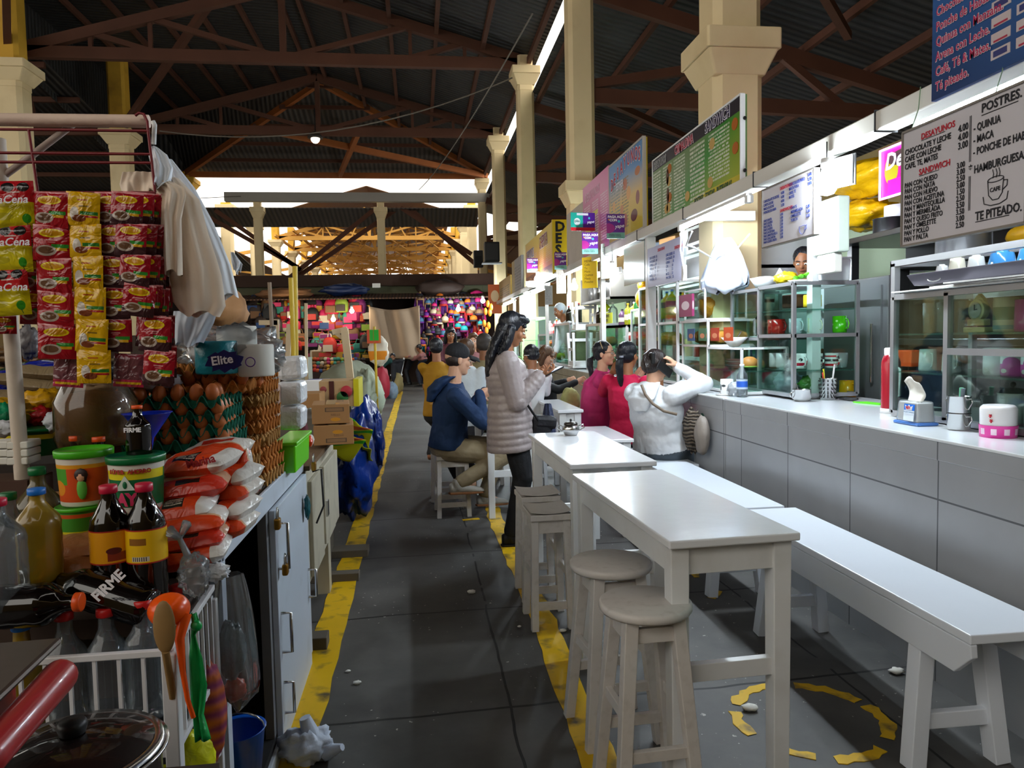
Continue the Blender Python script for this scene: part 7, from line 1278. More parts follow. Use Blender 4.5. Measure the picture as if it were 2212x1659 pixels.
# ---- pillow bags
def pillow(name, label, cat, c, d, m, r=None, g=None, seed=0, amp=.12, mi=None):
    b = MB(); r = r or Matrix.Identity(3); c = V(c)
    for s in (-1, 1):
        def f(u, v):
            x, y = u*2-1, v*2-1; k = (1-abs(x)**3.2)**.5*(1-abs(y)**3.2)**.5; n = amp*noise.noise(V((x*2.3+seed, y*2.3, seed)))
            p = V((x*d[0]/2*(1-.06*abs(y)**2), y*d[1]/2*(1-.06*abs(x)**2), s*d[2]/2*k*(1+n*2)+n*d[2]*.2)); return r @ p+c
        b.sheet(f, 18, 14) if s > 0 else b.sheet(lambda u, v: f(1-u, v), 18, 14)
    return tag(b.build(name, m), label, cat, g)
SUG = [art('sugar_a', '#d9451a', [('b', 0, 0, .18, 1, '#dcd8d2'), ('b', .82, 0, 1, 1, '#dcd8d2'), ('e', .3, .78, .12, .12, '#a3202c'), ('b', .3, .1, .62, .4, '#1c1614'), ('t', .33, .14, .6, .36, 4, '#cfc4b4')], .3, crinkle=.5), art('sugar_b', '#dfd8d0', [('b', 0, 0, 1, .25, '#d9451a'), ('b', .3, .35, .8, .55, '#c9301c'), ('e', .2, .75, .16, .14, '#a3202c'), ('e', .6, .8, .1, .1, '#8c9a2a'), ('b', .0, .25, 1, .29, '#e0b08a')], .3, crinkle=.5), art('sugar_c', '#c99a7a', [('b', 0, 0, 1, .3, '#c9301c'), ('b', 0, .7, 1, 1, '#d9451a'), ('b', .4, .1, .7, .25, '#1c1614')], .3, crinkle=.5)]
BG = [(430, 1000, 2.02, .2, -.25, 0, 'topmost orange sugar bag with dark Marina label'), (410, 1050, 1.98, .2, .05, 2, 'second sugar bag of the left pile, showing its brown sugar'), (470, 975, 2.14, .18, -.15, 1, 'white and crimson sugar bag lying against the teal trays'), (490, 1030, 2.08, .17, -.3, 0, 'sugar bag at the top of the pile nearest the aisle'), (490, 1062, 2.06, .17, -.3, 1, 'second sugar bag of the pile nearest the aisle'), (480, 1100, 2.02, .18, -.3, 0, 'third sugar bag of the pile nearest the aisle'), (475, 1135, 2.0, .18, -.25, 1, 'fourth sugar bag of the pile nearest the aisle'), (395, 1098, 1.93, .16, 0, 0, 'orange sugar bag behind the right soy sauce bottle'), (410, 1130, 1.9, .18, .05, 1, 'striped sugar bag with puffed white end'), (410, 1162, 1.88, .18, .05, 2, 'red and cream striped sugar bag near the bottom of the pile'), (415, 1190, 1.87, .18, .05, 0, 'lowest red striped sugar bag of the pile')]
for i, (px, py, y, w, rz, k, lb) in enumerate(BG): pillow('sugar_bag', lb, 'sugar bag', aty(px, py, y), (w, .14, .062), SUG[k], rot(.12, -.12, rz), 'sugar bags', i)
o = pillow('sugar_bag', 'upright sugar bag end sticking up beside the tan trays', 'sugar bag', aty(522, 1050, 2.12), (.05, .1, .2), SUG[1], rot(0, .15, 0), 'sugar bags', 31)
text('Marina', o, aty(405, 1012, 1.955)+V((0, 0, .0)), (1, -.3, .25), (-.2, 0, 1), .03, col('#8c1a24', .4), bold=.0008)
for i, (px, py, y) in enumerate(((170, 1180, 1.85), (165, 1215, 1.82), (250, 1265, 2.0))): pillow('brown_sugar_bag', ('upper clear bag of brown sugar under the green tub', 'lower clear bag of brown sugar under the green tub', 'clear bag of brown sugar in the dark behind the soy bottles')[i], 'bag', aty(px, py, y), (.15, .13, .055), mat('brown_sugar', '#a3683f', .35, var=.15, scale=30, bump=.5, bscale=20), rot(.1, 0, .1*i), None, i+40)
# ---- tubs, jar, funnel
def tub(label, px0, px1, pyt, pyb, y, lidm, bodym, g=None, tilt=0):
    A, B_ = aty(px0, pyt, y), aty(px1, pyt, y); r = (B_.x-A.x)/2; zt, zb = aty((px0+px1)/2, pyt, y).z, aty((px0+px1)/2, pyb, y).z; c = ((A.x+B_.x)/2, y+r*.5, zb); h = zt-zb
    T_ = rot(tilt, 0, 0); t = thing('lidded_tub', label, 'tub', c); b = MB(); b.lathe([(0, 0), (r*.82, 0), (r*.84, .004), (r*.94, h*.88)], c, 40, r=T_); b.build('body', bodym, t); b = MB(); b.lathe([(r*.93, h*.86), (r, h*.87), (r*1.01, h*.98), (r*.97, h), (r*.94, h*.965), (0, h*.965)], c, 40, r=T_); b.build('lid', lidm, t); return t, c, r, h
GL, DG = mat('lid_lime', '#4bb321', .3), mat('lid_green', '#0b6b38', .3)
TU1 = art('tub_orange', '#d8cfc0', [('b', .55, .1, .97, .82, '#d9501c'), ('b', .55, .45, .7, .82, '#4ea12c'), ('b', .52, .78, .97, .86, '#e39a1c'), ('e', .62, .38, .06, .16, '#e8901c')], .35)
t, c, r, h = tub('white tub with lime lid and orange label showing a woman in an apron', 105, 230, 972, 1092, 1.9, GL, TU1)
f = lambda a, z, rr=1.: V((c[0]+r*rr*math.sin(a), c[1]-r*rr*math.cos(a), c[2]+z))
b = MB(); b.ball(f(.25, h*.55, .93), (.011, .006, .013), 10); b.build('printed_face', col('#d9a07c'), t); b = MB(); b.ball(f(.25, h*.58, .92), (.016, .006, .016), 10); b.ball(f(.33, h*.52, .9), (.008, .006, .014), 10); b.build('printed_hair', col('#2a1512'), t); b = MB(); b.ball(f(.26, h*.33, .91), (.012, .006, .026), 10); b.build('printed_apron', col('#5aa83a'), t)
TU2 = art('tub_green', '#0f6b3c', [('b', .5, .68, 1, .86, '#e0cf1c'), ('b', 0, .86, 1, 1, '#d8d4c8'), ('b', .5, 0, 1, .12, '#d8d4c8')], .35)
t, c, r, h = tub('green SUPER AHORRO tub with dark green lid', 218, 345, 985, 1105, 1.86, DG, TU2)
for i, ch in enumerate('SÚPER AHORRO'): a = -.72+i*.128; text(ch, t, (c[0]+r*.94*math.sin(a), c[1]-r*.94*math.cos(a)-.001, c[2]+h*.715), (math.cos(a), math.sin(a), 0), UZ, .0135, col('#a8281c'), bold=.0006)
for i, ch in enumerate('AYU'): a = -.4+i*.36; text(ch, t, (c[0]+r*.92*math.sin(a), c[1]-r*.92*math.cos(a)-.002, c[2]+h*.16), (math.cos(a), math.sin(a), 0), UZ, .04, col('#c92a5a'), bold=.002)
b = MB(); q = V((c[0]-.005, c[1]-r*.93, c[2]+h*.42)); b.prism([(-.022, 0), (.022, 0), (0, .035)], q, (1, 0, 0), UZ, .002); b.build('triangle_logo', col('#cfdcd0'), t); b = MB(); b.ball(q+V((0, -.002, .013)), (.005, .002, .009), 8); b.build('drop_logo', col('#0f6b3c'), t)
tub('squat green and yellow tub under the orange labelled one', 110, 213, 1095, 1158, 1.88, GL, art('tub_squat', '#3f8a26', [('b', 0, 0, 1, .22, '#c9c41c'), ('b', .5, .75, 1, .9, '#c9501c')], .35))
tub('large green lidded tub with yellow rim beside the white pole', -20, 135, 925, 985, 2.2, DG, art('tub_big', '#0b5a30', [('b', 0, .7, 1, .9, '#d9c41c')], .35))
c = aty(212, 958, 2.15); t = thing('big_jar', 'big clear jar of dark pickled chunks with black lid', 'jar', tuple(c)); r = .105; h_ = .2; b = MB(); b.lathe([(0, 0), (r*.95, 0), (r, .02), (r*.98, .12), (r*.72, .17), (r*.68, .19)], c, 32); b.build('body', clear('jar_glass', '#d9cdb9', 1., '#8c6a3c', .25, .05), t)
b = MB(); b.lathe([(0, .005), (r*.9, .005), (r*.93, .1), (r*.6, .14), (0, .15)], c, 24, wob=lambda a, z: 1+.04*math.sin(5*a+z*60)); b.build('contents', mat('pickles', '#7a4a18', .4, var=.7, scale=14, bump=.6, bscale=20), t); b = MB(); b.lathe([(r*.7, .185), (r*.74, .185), (r*.75, .222), (r*.7, .228), (0, .226)], c, 32, r=rot(.08, .06, 0)); b.build('lid', mat('jar_lid', '#0a0b0d', .25), t)
c = aty(322, 970, 2.05); t = thing('funnel', 'royal blue plastic funnel standing by the egg trays', 'funnel', tuple(c)); b = MB(); zt = aty(322, 893, 2.05).z-c.z; b.lathe([(.008, 0), (.014, .03), (.058, zt), (.062, zt+.002), (.056, zt), (.012, .032)], c, 32); b.build('cone', mat('royal_blue', '#1430b8', .3), t)
# ---- bottles
SOY = mat('soy_black', '#0c0605', .08, coat=.5); VIN = clear('vinegar_pet', '#b3a9a4', .9, '#6a5048', .25); OIL = clear('oil_yellow', '#d9c24a', .9, '#b5921c', .55, .06); RC = col('#c21c1c', .35); OC = col('#e8571c', .35); RSP = col('#c2183c', .35)
SOYL = art('soy_label', '#e39a0c', [('b', 0, 0, 1, .04, '#a8201c'), ('b', 0, .96, 1, 1, '#a8201c'), ('b', .78, .1, .95, .35, '#8c3018'), ('e', .83, .4, .06, .1, '#5a1a18'), ('t', .5, .1, .62, .8, 12, '#b5741a')], .4)
SOYL2 = art('soy_label2', '#e8b80c', [('b', 0, 0, 1, .04, '#a8201c'), ('b', 0, .96, 1, 1, '#a8201c'), ('b', .66, .55, .8, .75, '#8c5a18'), ('b', .68, .08, .82, .22, '#cfc7b0')]+[('b', .69+.017*k, .09, .697+.017*k, .21, '#2a2420') for k in range(7)], .4)
for i, (px, lb, lm) in enumerate(((235, 'left tall soy sauce bottle with pink cap and orange label', SOYL), (308, 'right tall soy sauce bottle with pink cap and barcode on yellow label', SOYL2))):
    p = aty(px, 1310, 1.72); top_ = aty(px, 1052 if i == 0 else 1048, 1.72); bottle(lb, (p.x+.005*i, 1.75, p.z), .043, top_.z-p.z, SOY, RSP, lab=lm, labz=(.36, .64), neck=.3, capr=.019, seg=28)
p = aty(90, 1260, 1.7); tp = aty(68, 1058, 1.7); bottle('yellow oil bottle with blue cap and blue label', (tp.x, 1.72, p.z), .045, tp.z-p.z, OIL, col('#1c6fc9', .35), art('oil_label', '#1c6fb5', [('e', .8, .5, .12, .3, '#e0a81c'), ('e', .8, .55, .08, .12, '#b5281c')], .4), labz=(.05, .32), capr=.018)
p = aty(10, 1270, 1.6); tp = aty(-8, 1080, 1.6); bottle('clear bottle with pink framed label at the left picture edge', (tp.x-.01, 1.62, p.z-.05), .05, tp.z-p.z+.05, PET, RSP, art('re_label', '#5aa8c4', [('b', 0, .88, 1, 1, '#c4285a'), ('b', 0, 0, 1, .08, '#c4285a'), ('b', .6, .6, .98, .86, '#cfd6d2')], .4), labz=(.08, .52), capr=.018)
tp = aty(12, 1065, 1.85); bottle('clear bottle with green and white cap behind the pink framed one', (tp.x, 1.86, tp.z-.26), .04, .26, PET, DG, capr=.018); tp = aty(75, 1010, 1.95); bottle('big clear oil bottle with dark green cap behind the blue capped one', (tp.x, 1.96, tp.z-.28), .055, .28, clear('oil_pale', '#cfc39a', .9, '#8c7a3c', .3), DG, capr=.02)
c = aty(285, 988, 1.9); bottle('small dark FIRME sauce bottle with orange cap standing on the green tub', (aty(272, 888, 1.86).x, 1.93, c.z+.0), .03, .125, SOY, OC, art('firme_label', '#8c1c24', [('b', .55, .55, .98, .75, '#1c1614'), ('b', .55, 0, .98, .5, '#c9a88c'), ('e', .75, .3, .06, .12, '#8c1c24')], .4), labz=(.12, .66), neck=.45, capr=.013, seg=24)
o = bpy.data.objects[[k.name for k in COL.objects if k.name.startswith('bottle')][-1]]; text('FIRME', o, V((aty(272, 888, 1.86).x-.022, 1.93-.0315, c.z+.062)), (1, .0, 0), UZ, .0155, WTX, bold=.0006)
for i, (px, py) in enumerate(((148, 955), (198, 957))): tp = aty(px, py-10, 2.02); bottle(('bottle with orange cap left behind the lime lid', 'bottle with orange cap right behind the lime lid')[i], (tp.x, 2.06, tp.z-.2), .033, .2, SOY, OC, capr=.017)
CL = (('row bottle', 138, 1330, RC, PET), ('row bottle', 228, 1322, RC, PET), ('row bottle', 308, 1305, RC, PET), ('blue', 45, 1352, col('#1c6fc9', .35), OIL), ('far', 385, 1272, RC, SOY), ('far', 290, 1290, RC, SOY))
for i, (k, px, py, cm, bm) in enumerate(CL):
    tp = aty(px, py, 1.66 if i < 4 else 1.8); lb = ('clear red capped bottle at the left of the front basket row', 'clear red capped bottle in the middle of the front basket row', 'clear red capped bottle next to the wooden spoon', 'blue and white capped oil bottle at the left of the basket', 'dark red capped bottle beside the white tied bag', 'dark red capped bottle behind the orange ladle')[i]
    bottle(lb, (tp.x, tp.y, tp.z-.25), .042, .26, PET if i < 3 else bm, cm, art('re_label', '#5aa8c4', []) if i in (0, 1, 2) else None, labz=(.1, .4), neck=.4, capr=.019)
for i, (pa, pb, ya, yb, r_, lb) in enumerate(((( -60, 1315), (178, 1300), 1.62, 1.62, .046, 'dark bottle lying on the basket with its orange cap to the right'), ((330, 1318), (95, 1243), 1.68, 1.72, .044, 'dark FIRME bottle lying across the basket, orange cap to the left'))):
    A, B_ = aty(*pa, ya), aty(*pb, yb); d = (B_-A); T_ = d.to_track_quat('Z', 'Y').to_matrix(); bottle(lb, A, r_, d.length, SOY, OC, art('firme_lying', '#8c1c24', [('b', 0, .6, 1, .8, '#1c1614'), ('b', 0, 0, 1, .55, '#c9b8ac'), ('e', .4, .3, .1, .2, '#8c2a34'), ('e', .9, .3, .1, .2, '#5a7a3c')], .35) if i else None, labz=(.12, .5), tilt=T_, neck=.35, capr=.02)
text('FIRME', COL.objects[[k.name for k in COL.objects if k.name.startswith('bottle') and not k.parent][-1]], aty(212, 1300, 1.61), (.6, 0, .55), (-.6, 0, .6), .03, WTX, bold=.001)
# ---- wire basket stand
t = thing('wire_basket', 'white wire basket stand full of bottles at the near end of the stall', 'basket', (-.8, 1.75, 0)); BW = mat('basket_white', '#d9d9dc', .35, dirt='#8f7a62', dscale=6, damt=.6)
x0, x1, y0, y1, zt, zb = -1.25, CX0, 1.58, 1.9, .815, .6
for nm, (a, c, w) in {'corner_post': ((x1, y0, 0), (x1, y0, zt), .03), 'corner_post.': ((x1, y1, 0), (x1, y1, zt), .02), 'corner_post..': ((x0, y0, 0), (x0, y0, zt), .02)}.items(): b = MB(); b.beam(a, c, w); b.build('corner_post', BW, t, bev=.003)
for a, c in (((x0, y0, zt), (x1, y0, zt)), ((x1, y0, zt), (x1, y1, zt+.03)), ((x0, y1, zt), (x1, y1, zt)), ((x0, y0, zb), (x1, y0, zb)), ((x1, y0, zb), (x1, y1, zb+.02)), ((x1, y0, .5), (x1, y1, .42)), ((x1, y1, .5), (x1, y0+.05, .2)), ((x1, 1.9, .3), (x1, 1.98, .05))): b = MB(); b.beam(a, c, .014); b.build('rail', BW, t, bev=.002)
for k in range(14): b = MB(); x = x0+.05+k*(x1-x0-.08)/13.5; b.beam((x, y0, zb), (x, y0, zt), .007); b.build('wire_bar', BW, t)
for k in range(8): b = MB(); y = y0+.035+k*(y1-y0)/8.5; b.beam((x1, y, zb), (x1, y, zt+.01), .007); b.build('wire_bar', BW, t)
b = MB(); b.bb(x0, x1-.01, y0+.01, y1, zb-.03, zb-.02); b.build('floor_plate', DGREY, t)
b = MB(); b.bb(-1.4, -.56, 1.66, 1.99, .62, .86) if 0 else b.bb(-1.4, -.56, 1.72, 1.99, .80, .845); b.bb(-1.4, -.58, 1.93, 1.98, 0, .8); tag(b.build('shelf_step', mat('dark_board', '#3a2a20', .8)), 'dark stepped board the sauce bottles and tubs stand on', 'shelf')
b = MB(); b.bb(-1.5, -.66, 1.99, 2.35, .95, 1.02); tag(b.build('carton_flat', CARD), 'flat brown cardboard under the tubs', 'cardboard')
# ladle, wooden spoon, ribbon, bags at the basket
t = thing('ladle', 'bright orange plastic ladle hooked over the basket rim', 'ladle', tuple(aty(350, 1310, 1.6))); q = aty(352, 1318, 1.6); b = MB(); b.ball(q+V((.012, 0, 0)), (.042, .04, .035), 18); b.build('bowl', mat('ladle_orange', '#f0560c', .25), t); b = MB(); b.tube([q+V((.045, -.005, -.01)), aty(388, 1380, 1.57), aty(395, 1450, 1.56), aty(405, 1510, 1.55), aty(418, 1550, 1.55)], [.014, .01, .006, .005, .005], 8); b.build('handle', mat('ladle_orange', '#f0560c', .25), t)
q = aty(355, 1355, 1.54); b = MB(); b.ball(q, (.022, .008, .055), 16); b.tube([q-V((0, 0, .05)), q+V((0, .03, -.16))], .008, 8); tag(b.build('wooden_spoon', mat('spoon_wood', '#8a6a3c', .6, var=.15, scale=20)), 'wooden spoon with its bowl up in front of the orange ladle', 'spoon')
GR = mat('green_ribbon', '#0f9a4a', .35, bump=.5, bscale=20); b = MB(); P_ = [aty(418, 1325, 1.62), aty(424, 1352, 1.6), aty(418, 1370, 1.6), aty(424, 1420, 1.59), aty(430, 1480, 1.58), aty(428, 1545, 1.57), aty(438, 1600, 1.56)]; W_ = [.006, .01, .005, .014, .016, .009, .014]
b.sheet(lambda u, v: P_[min(int(v*6), 5)].lerp(P_[min(int(v*6), 5)+1], v*6-min(int(v*6), 5))+V(((u-.5)*2*(W_[min(int(v*6), 5)]*(1-(v*6-min(int(v*6), 5)))+W_[min(int(v*6), 5)+1]*(v*6-min(int(v*6), 5))), .006*math.sin(u*9+v*5), 0)), 6, 24); b.ball(P_[1], (.012, .01, .012), 10); tag(b.build('plastic_ribbon', GR, solid=.002), 'green plastic bag twisted into a ribbon tied to the basket', 'ribbon')
FILM = clear('thin_film', '#f6f8fa', 1., '#eef2f6', .16, .15)
drape('clear_bag', 'clear plastic bag hanging on the basket, holding dark teal and red bags', 'bag', aty(497, 1240, 1.95), .12, .34, .09, FILM, 5, 1, -PI/2, .5)
blob('teal_bundle', 'dark teal plastic bundle inside the hanging clear bag', 'bag', aty(500, 1405, 1.95), (.035, .03, .075), mat('dark_teal', '#15383e', .3, bump=.6, bscale=18), .25, 3, 3); blob('red_bundle', 'red orange bundle at the bottom of the hanging clear bag', 'bag', aty(508, 1490, 1.94), (.028, .02, .03), mat('red_film', '#b53a22', .3, bump=.6, bscale=18), .25, 3, 5)
blob('tied_bag', 'white translucent tied bag on the basket corner', 'bag', aty(420, 1240, 1.78), (.035, .03, .05), FILM, .3, 4, 6, tie=((-.4, 0, 1), .05)); blob('tied_bag', 'white plastic knot lying over the basket rim', 'bag', aty(465, 1235, 1.82), (.03, .02, .02), NP, .5, 4, 8)
blob('striped_bundle', 'striped purple, orange and maroon cloth bundle under the basket', 'cloth', aty(452, 1540, 1.85), (.04, .04, .13), waves('andean_stripes', '#8c2a5a', '#c9631c', 9, 'Z', .8, .2, .01, distort=2), .12, 3, 3)
blob('snack_bag', 'bright yellow snack bag behind the basket post at the bottom edge', 'bag', aty(405, 1640, 1.75), (.06, .04, .07), art('yellow_snack_bag', '#dfe01c', [('e', .6, .6, .08, .14, '#e8a01c'), ('e', .3, .4, .05, .08, '#3f8a2a')], .3, crinkle=.5), .15, 3, 3); blob('snack_bag', 'second yellow snack bag below the pot, left of the post', 'bag', aty(345, 1640, 1.72), (.035, .03, .04), mat('yel_bag2', '#dfe01c', .3, bump=.4), .15, 3, 7)
t = thing('bucket', 'blue plastic bucket in the dark under the stall', 'bucket', tuple(atz(522, 1640, .3))); c = aty(515, 1590, 2.2); b = MB(); b.lathe([(0, -.12), (.06, -.12), (.075, .02), (.08, .025), (.07, .02)], c, 24); b.build('body', mat('bucket_blue', '#1455b8', .3), t); b = MB(); b.tube([c+V((.075*math.cos(a*PI/8), .0, .02+.05*math.sin(a*PI/8))) for a in range(9)], .003, 6); b.build('handle', STEEL, t)
c = atz(662, 1640, 0); b = MB(); b.ball(c+V((0, 0, .05)), (.09, .07, .06), 30, wob=lambda d: 1+.35*noise.noise(d*3)+.1*math.sin(11*math.atan2(d.y, d.x))); b.tube([c+V((.07, -.02, .03)), c+V((.13, -.05, .06))], [.03, .012], 8); b.tube([c+V((.02, 0, .08)), c+V((.0, 0, .15))], [.035, .02], 8); tag(b.build('plastic_bag', mat('white_bag_cool', '#cfd9ea', .4, bump=.5, bscale=12)), 'crumpled white plastic bag on the floor by the left yellow line', 'bag')
# scale and pot in the corner
t = thing('weighing_scale', 'weighing scale with steel tray and red metal edge in the near corner', 'scale', tuple(aty(20, 1650, 1.0))); A, B_ = aty(-30, 1640, .98), aty(128, 1462, 1.2); b = MB(); b.cap(A, B_, .024, .026, 16); b.build('red_edge', mat('scale_red', '#a8282c', .3, coat=.3), t)
q = aty(100, 1422, 1.28); d = (B_-A).normalized(); sd = V((-d.y, d.x, 0)).normalized(); b = MB(); o_ = A.lerp(B_, .5)+sd*.15+V((0, 0, .035)); b.box(o_, (.36, .26, .012), Matrix((V((d.x, d.y, 0)).normalized(), sd, V((0, 0, 1)))).transposed()); b.build('tray', mat('brushed_tray', '#6d655e', .3, .8, var=.15, scale=30), t, bev=.01); b = MB(); b.box(o_-V((0, 0, .08)), (.24, .18, .12), Matrix((V((d.x, d.y, 0)).normalized(), sd, V((0, 0, 1)))).transposed()); b.build('housing', mat('scale_red', '#a8282c', .3), t, bev=.015)
c = aty(160, 1640, 1.3); t = thing('cooking_pot', 'steel pot with glass lid in the near left corner', 'pot', tuple(c-V((0, 0, .1)))); r = .135; b = MB(); b.lathe([(0, -.14), (r*.96, -.14), (r, -.13), (r, 0), (r+.012, .004), (r+.012, .008), (r-.004, .004)], c, 48); b.build('body', STEEL, t)
b = MB(); b.lathe([(r+.006, .01), (r+.002, .018), (r-.012, .016)], c, 48); ld = b.build('lid', STEEL, t); b = MB(); b.lathe([(r-.01, .017), (r*.7, .032), (r*.35, .042), (0, .045)], c, 40); b.build('lid_glass', clear('smoked_lid', '#b9aeb0', 1.0, '#241a18', .55, .04), ld); b = MB(); b.lathe([(.02, .046), (.024, .06), (.02, .068), (0, .07)], c, 20); b.build('knob', BLK, ld)
b = MB(); b.lathe([(0, -.03), (r*.93, -.03)], c, 32); b.build('contents', mat('stew', '#7a2a14', .3, var=.5, scale=12), t)
b = MB(); b.bb(-1.0, -.42, .95, 1.5, 0, aty(160, 1640, 1.3).z-.14); tag(b.build('side_table', mat('dark_board', '#3a2a20', .8)), 'dark low table under the pot and scale', 'table')
# ---- left edge goods
t = thing('stall_pole', 'white painted pole at the left edge of the stall', 'pole', tuple(aty(45, 1030, 2.0))); b = MB(); b.tube([aty(50, 1050, 2.0)-V((0, 0, .9)), aty(48, 1030, 2.0), aty(22, 690, 2.0), aty(-5, 300, 2.0)], .0175, 14); b.build('tube', mat('pole_white', '#cfc0b0', .5, dirt='#8c7a68', dscale=8), t)
BLU = art('pasta_bag', '#14249a', [('b', .35, .55, .62, .85, '#b9c4e0'), ('t', .37, .58, .6, .82, 4, '#3a4a8c'), ('b', 0, 0, 1, .2, '#8c7a5c'), ('e', .1, .6, .08, .2, '#0e4a2c')], .25, crinkle=.4)
for i, (px, py) in enumerate(((110, 800), (118, 828), (125, 856), (60, 815), (50, 850))): pillow('pasta_bag', ('topmost dark blue noodle bag of the pile left of the jar', 'middle dark blue noodle bag of the pile left of the jar', 'lowest dark blue noodle bag of the pile left of the jar', 'upper dark blue noodle bag behind the pole', 'lower dark blue noodle bag behind the pole')[i], 'noodle bag', aty(px, py, 2.55), (.2, .15, .05), BLU, rot(.15, .1, .15), 'noodle bags', i+60)
for i, (px, py, y, r_, h, lb) in enumerate(((15, 770, 2.7, (.09, .08, .035), '#7a5a34', 'clear bag of brown noodles on top of the blue bags'), (95, 775, 2.7, (.09, .06, .03), '#8a5a24', 'bag of brown grain beside the pole'), (62, 738, 2.6, (.03, .03, .055), '#6a6668', 'grey tied plastic bag hanging behind the pole'), (20, 890, 2.3, (.09, .07, .04), '#c99a0c', 'yellow plastic cloth by the pole'), (95, 870, 2.35, (.07, .06, .04), '#c9960c', 'amber plastic sheet left of the jar'), (85, 900, 2.3, (.035, .03, .03), '#b51c24', 'red packet under the amber plastic'), (8, 905, 2.2, (.04, .04, .04), '#0f8a5c', 'green plastic bag at the left edge'), (15, 925, 2.1, (.04, .03, .02), '#c9ccd2', 'white plastic scrap on the green lid'), (120, 912, 2.2, (.03, .03, .03), '#b9bec4', 'white plastic scrap beside the jar'), (320, 815, 2.3, (.09, .06, .04), '#b9b4b8', 'grey translucent bag behind the egg tray'), (240, 830, 2.45, (.1, .08, .03), '#a89a94', 'pale plastic sheet behind the jar lid'))):
    blob('plastic_bundle', lb, 'bag', aty(px, py, y), r_, mat('pb'+h.strip('#'), h, .35, bump=.5, bscale=16), .35, 3, i+10)
for i in range(6): q = aty(10+42*(i % 2), 958+17*(i//2), 2.02); b = MB(); b.box(q, (.05, .07, .018)); tag(b.build('match_carton', PAPER, bev=.003), 'small white carton at the left edge, %s row, %s column' % (('top', 'middle', 'bottom')[i//2], ('outer', 'inner')[i % 2]), 'carton', 'white cartons at the left edge')
b = MB(); b.bb(-1.45, -.98, 1.97, 2.1, .75, 1.12); tag(b.build('brown_carton', col('#4a2f22', .7)), 'dark brown carton below the white cartons', 'carton')
b = MB(); b.bb(-1.6, -.86, 2.38, 2.9, .95, 1.1); tag(b.build('goods_box', col('#2a211c', .8)), 'dark box the noodle bags rest on', 'box')
# ---- hanging sachets
def sach_art(n, base, low, txt):
    return art(n, base, [('b', 0, 0, 1, .3, low), ('b', 0, .95, 1, 1, '#d98a8c' if low != '#e0ac0c' else '#e8c83c'), ('b', .5, .36, .94, .46, '#2f8a2c'), ('b', .55, .28, .9, .36, txt), ('e', .36, .27, .27, .15, '#b3a498'), ('e', .36, .28, .2, .1, '#6b4a34'), ('e', .5, .76, .33, .12, '#e0c30c'), ('e', .5, .76, .27, .08, '#c98a0c'), ('b', .35, .55, .65, .585, '#cf8a8c'), ('b', .4, .5, .6, .52, '#cf8a8c')], .22, crinkle=.8)
SA = {'red': sach_art('sachet_red', '#a30d1c', '#a30d1c', '#d9a41c'), 'brown': sach_art('sachet_brown', '#9c0f22', '#3f2024', '#d9a41c'), 'yellow': art('sachet_yellow', '#dca90a', [('b', .45, .33, .95, .43, '#2f7a2c'), ('b', .5, .25, .95, .31, '#a81c24'), ('e', .28, .35, .13, .2, '#cfc4b8'), ('e', .42, .22, .2, .1, '#7a3a1c'), ('e', .5, .76, .33, .12, '#c9900a'), ('e', .5, .76, .3, .1, '#e3b50c'), ('b', .35, .74, .65, .78, '#b5501c'), ('b', .4, .55, .7, .6, '#8c6a1c')], .22, crinkle=.8),
      'back': art('sachet_back', '#6a3a40', [('b', 0, 0, 1, .22, '#b32a48'), ('b', .1, .08, .92, .15, '#d9b01c'), ('b', 0, .85, 1, 1, '#7a2a38')], .22, crinkle=.8), 'mayo': art('mayo_pack', '#b50f1c', [('b', 0, 0, 1, .44, '#cdbd0c'), ('e', .5, .46, .8, .1, '#cdbd0c'), ('e', .8, .2, .1, .1, '#2f8a1c'), ('b', .79, .03, .81, .12, '#2f6a1c'), ('e', .42, .86, .15, .1, '#1c1618'), ('e', .78, .86, .14, .1, '#1c1618'), ('t', .3, .84, .9, .88, 1, '#8c8a8c'), ('b', .4, .74, .7, .765, '#cfc0b8'), ('e', .25, .25, .25, .08, '#b5a81c')], .22, crinkle=.6)}
def strip(label, px, w, n, kind, y=1.9, slope=.09, top=418, ph=71, amp=.012, last=None, seed=0):
    q = aty(px, top, y); t = thing('sachet_strip', label, 'sachet strip', tuple(q), 0, 'sachet strips hanging from the red rack'); W_ = w/1602*y*1.06; H_ = ph/1602*y*1.0
    for i in range(n):
        c = aty(px+slope*(i+.5)*ph, top+(i+.5)*ph, y)
        ang = math.atan(slope)*.9+R.uniform(-.03, .03); r = rot(0, ang, R.uniform(-.12, .12)); b = MB()
        for s in (-1, 1):
            def f(u, v):
                x, z = u*2-1, v*2-1; k = (1-x**6)*(1-z**6); nz = noise.noise(V((x*2+i, z*2+seed, s)))*.25; return r @ V((x*W_/2, -s*amp*k*(.55+nz)-s*.0004, z*H_/2))+c
            b.sheet(f, 10, 10, 0 if s > 0 else 1) if s > 0 else b.sheet(lambda u, v: f(1-u, v), 10, 10, 1)
        k = kind if not (last and i == n-1) else last; b.build('sachet', [SA[k], SA['back']], t)
    return t
for i, (px, n) in enumerate(((33, 3), (-45, 3))):
    t = strip('mayonnaise style pouches, red and yellow with black octagons, at the left edge' if i == 0 else 'second strip of red and yellow pouches half outside the left edge', px, 72, n, 'mayo', 1.9, -.05, 396, 94, .02)
    if i == 0:
        for k, (qx, qy) in enumerate(((-22, 440), (-18, 532), (-22, 630))): text('alaCena', t, aty(qx, qy, 1.876), (1, 0, .03), UZ, .026, WTX, bold=.0004, shear=.25)
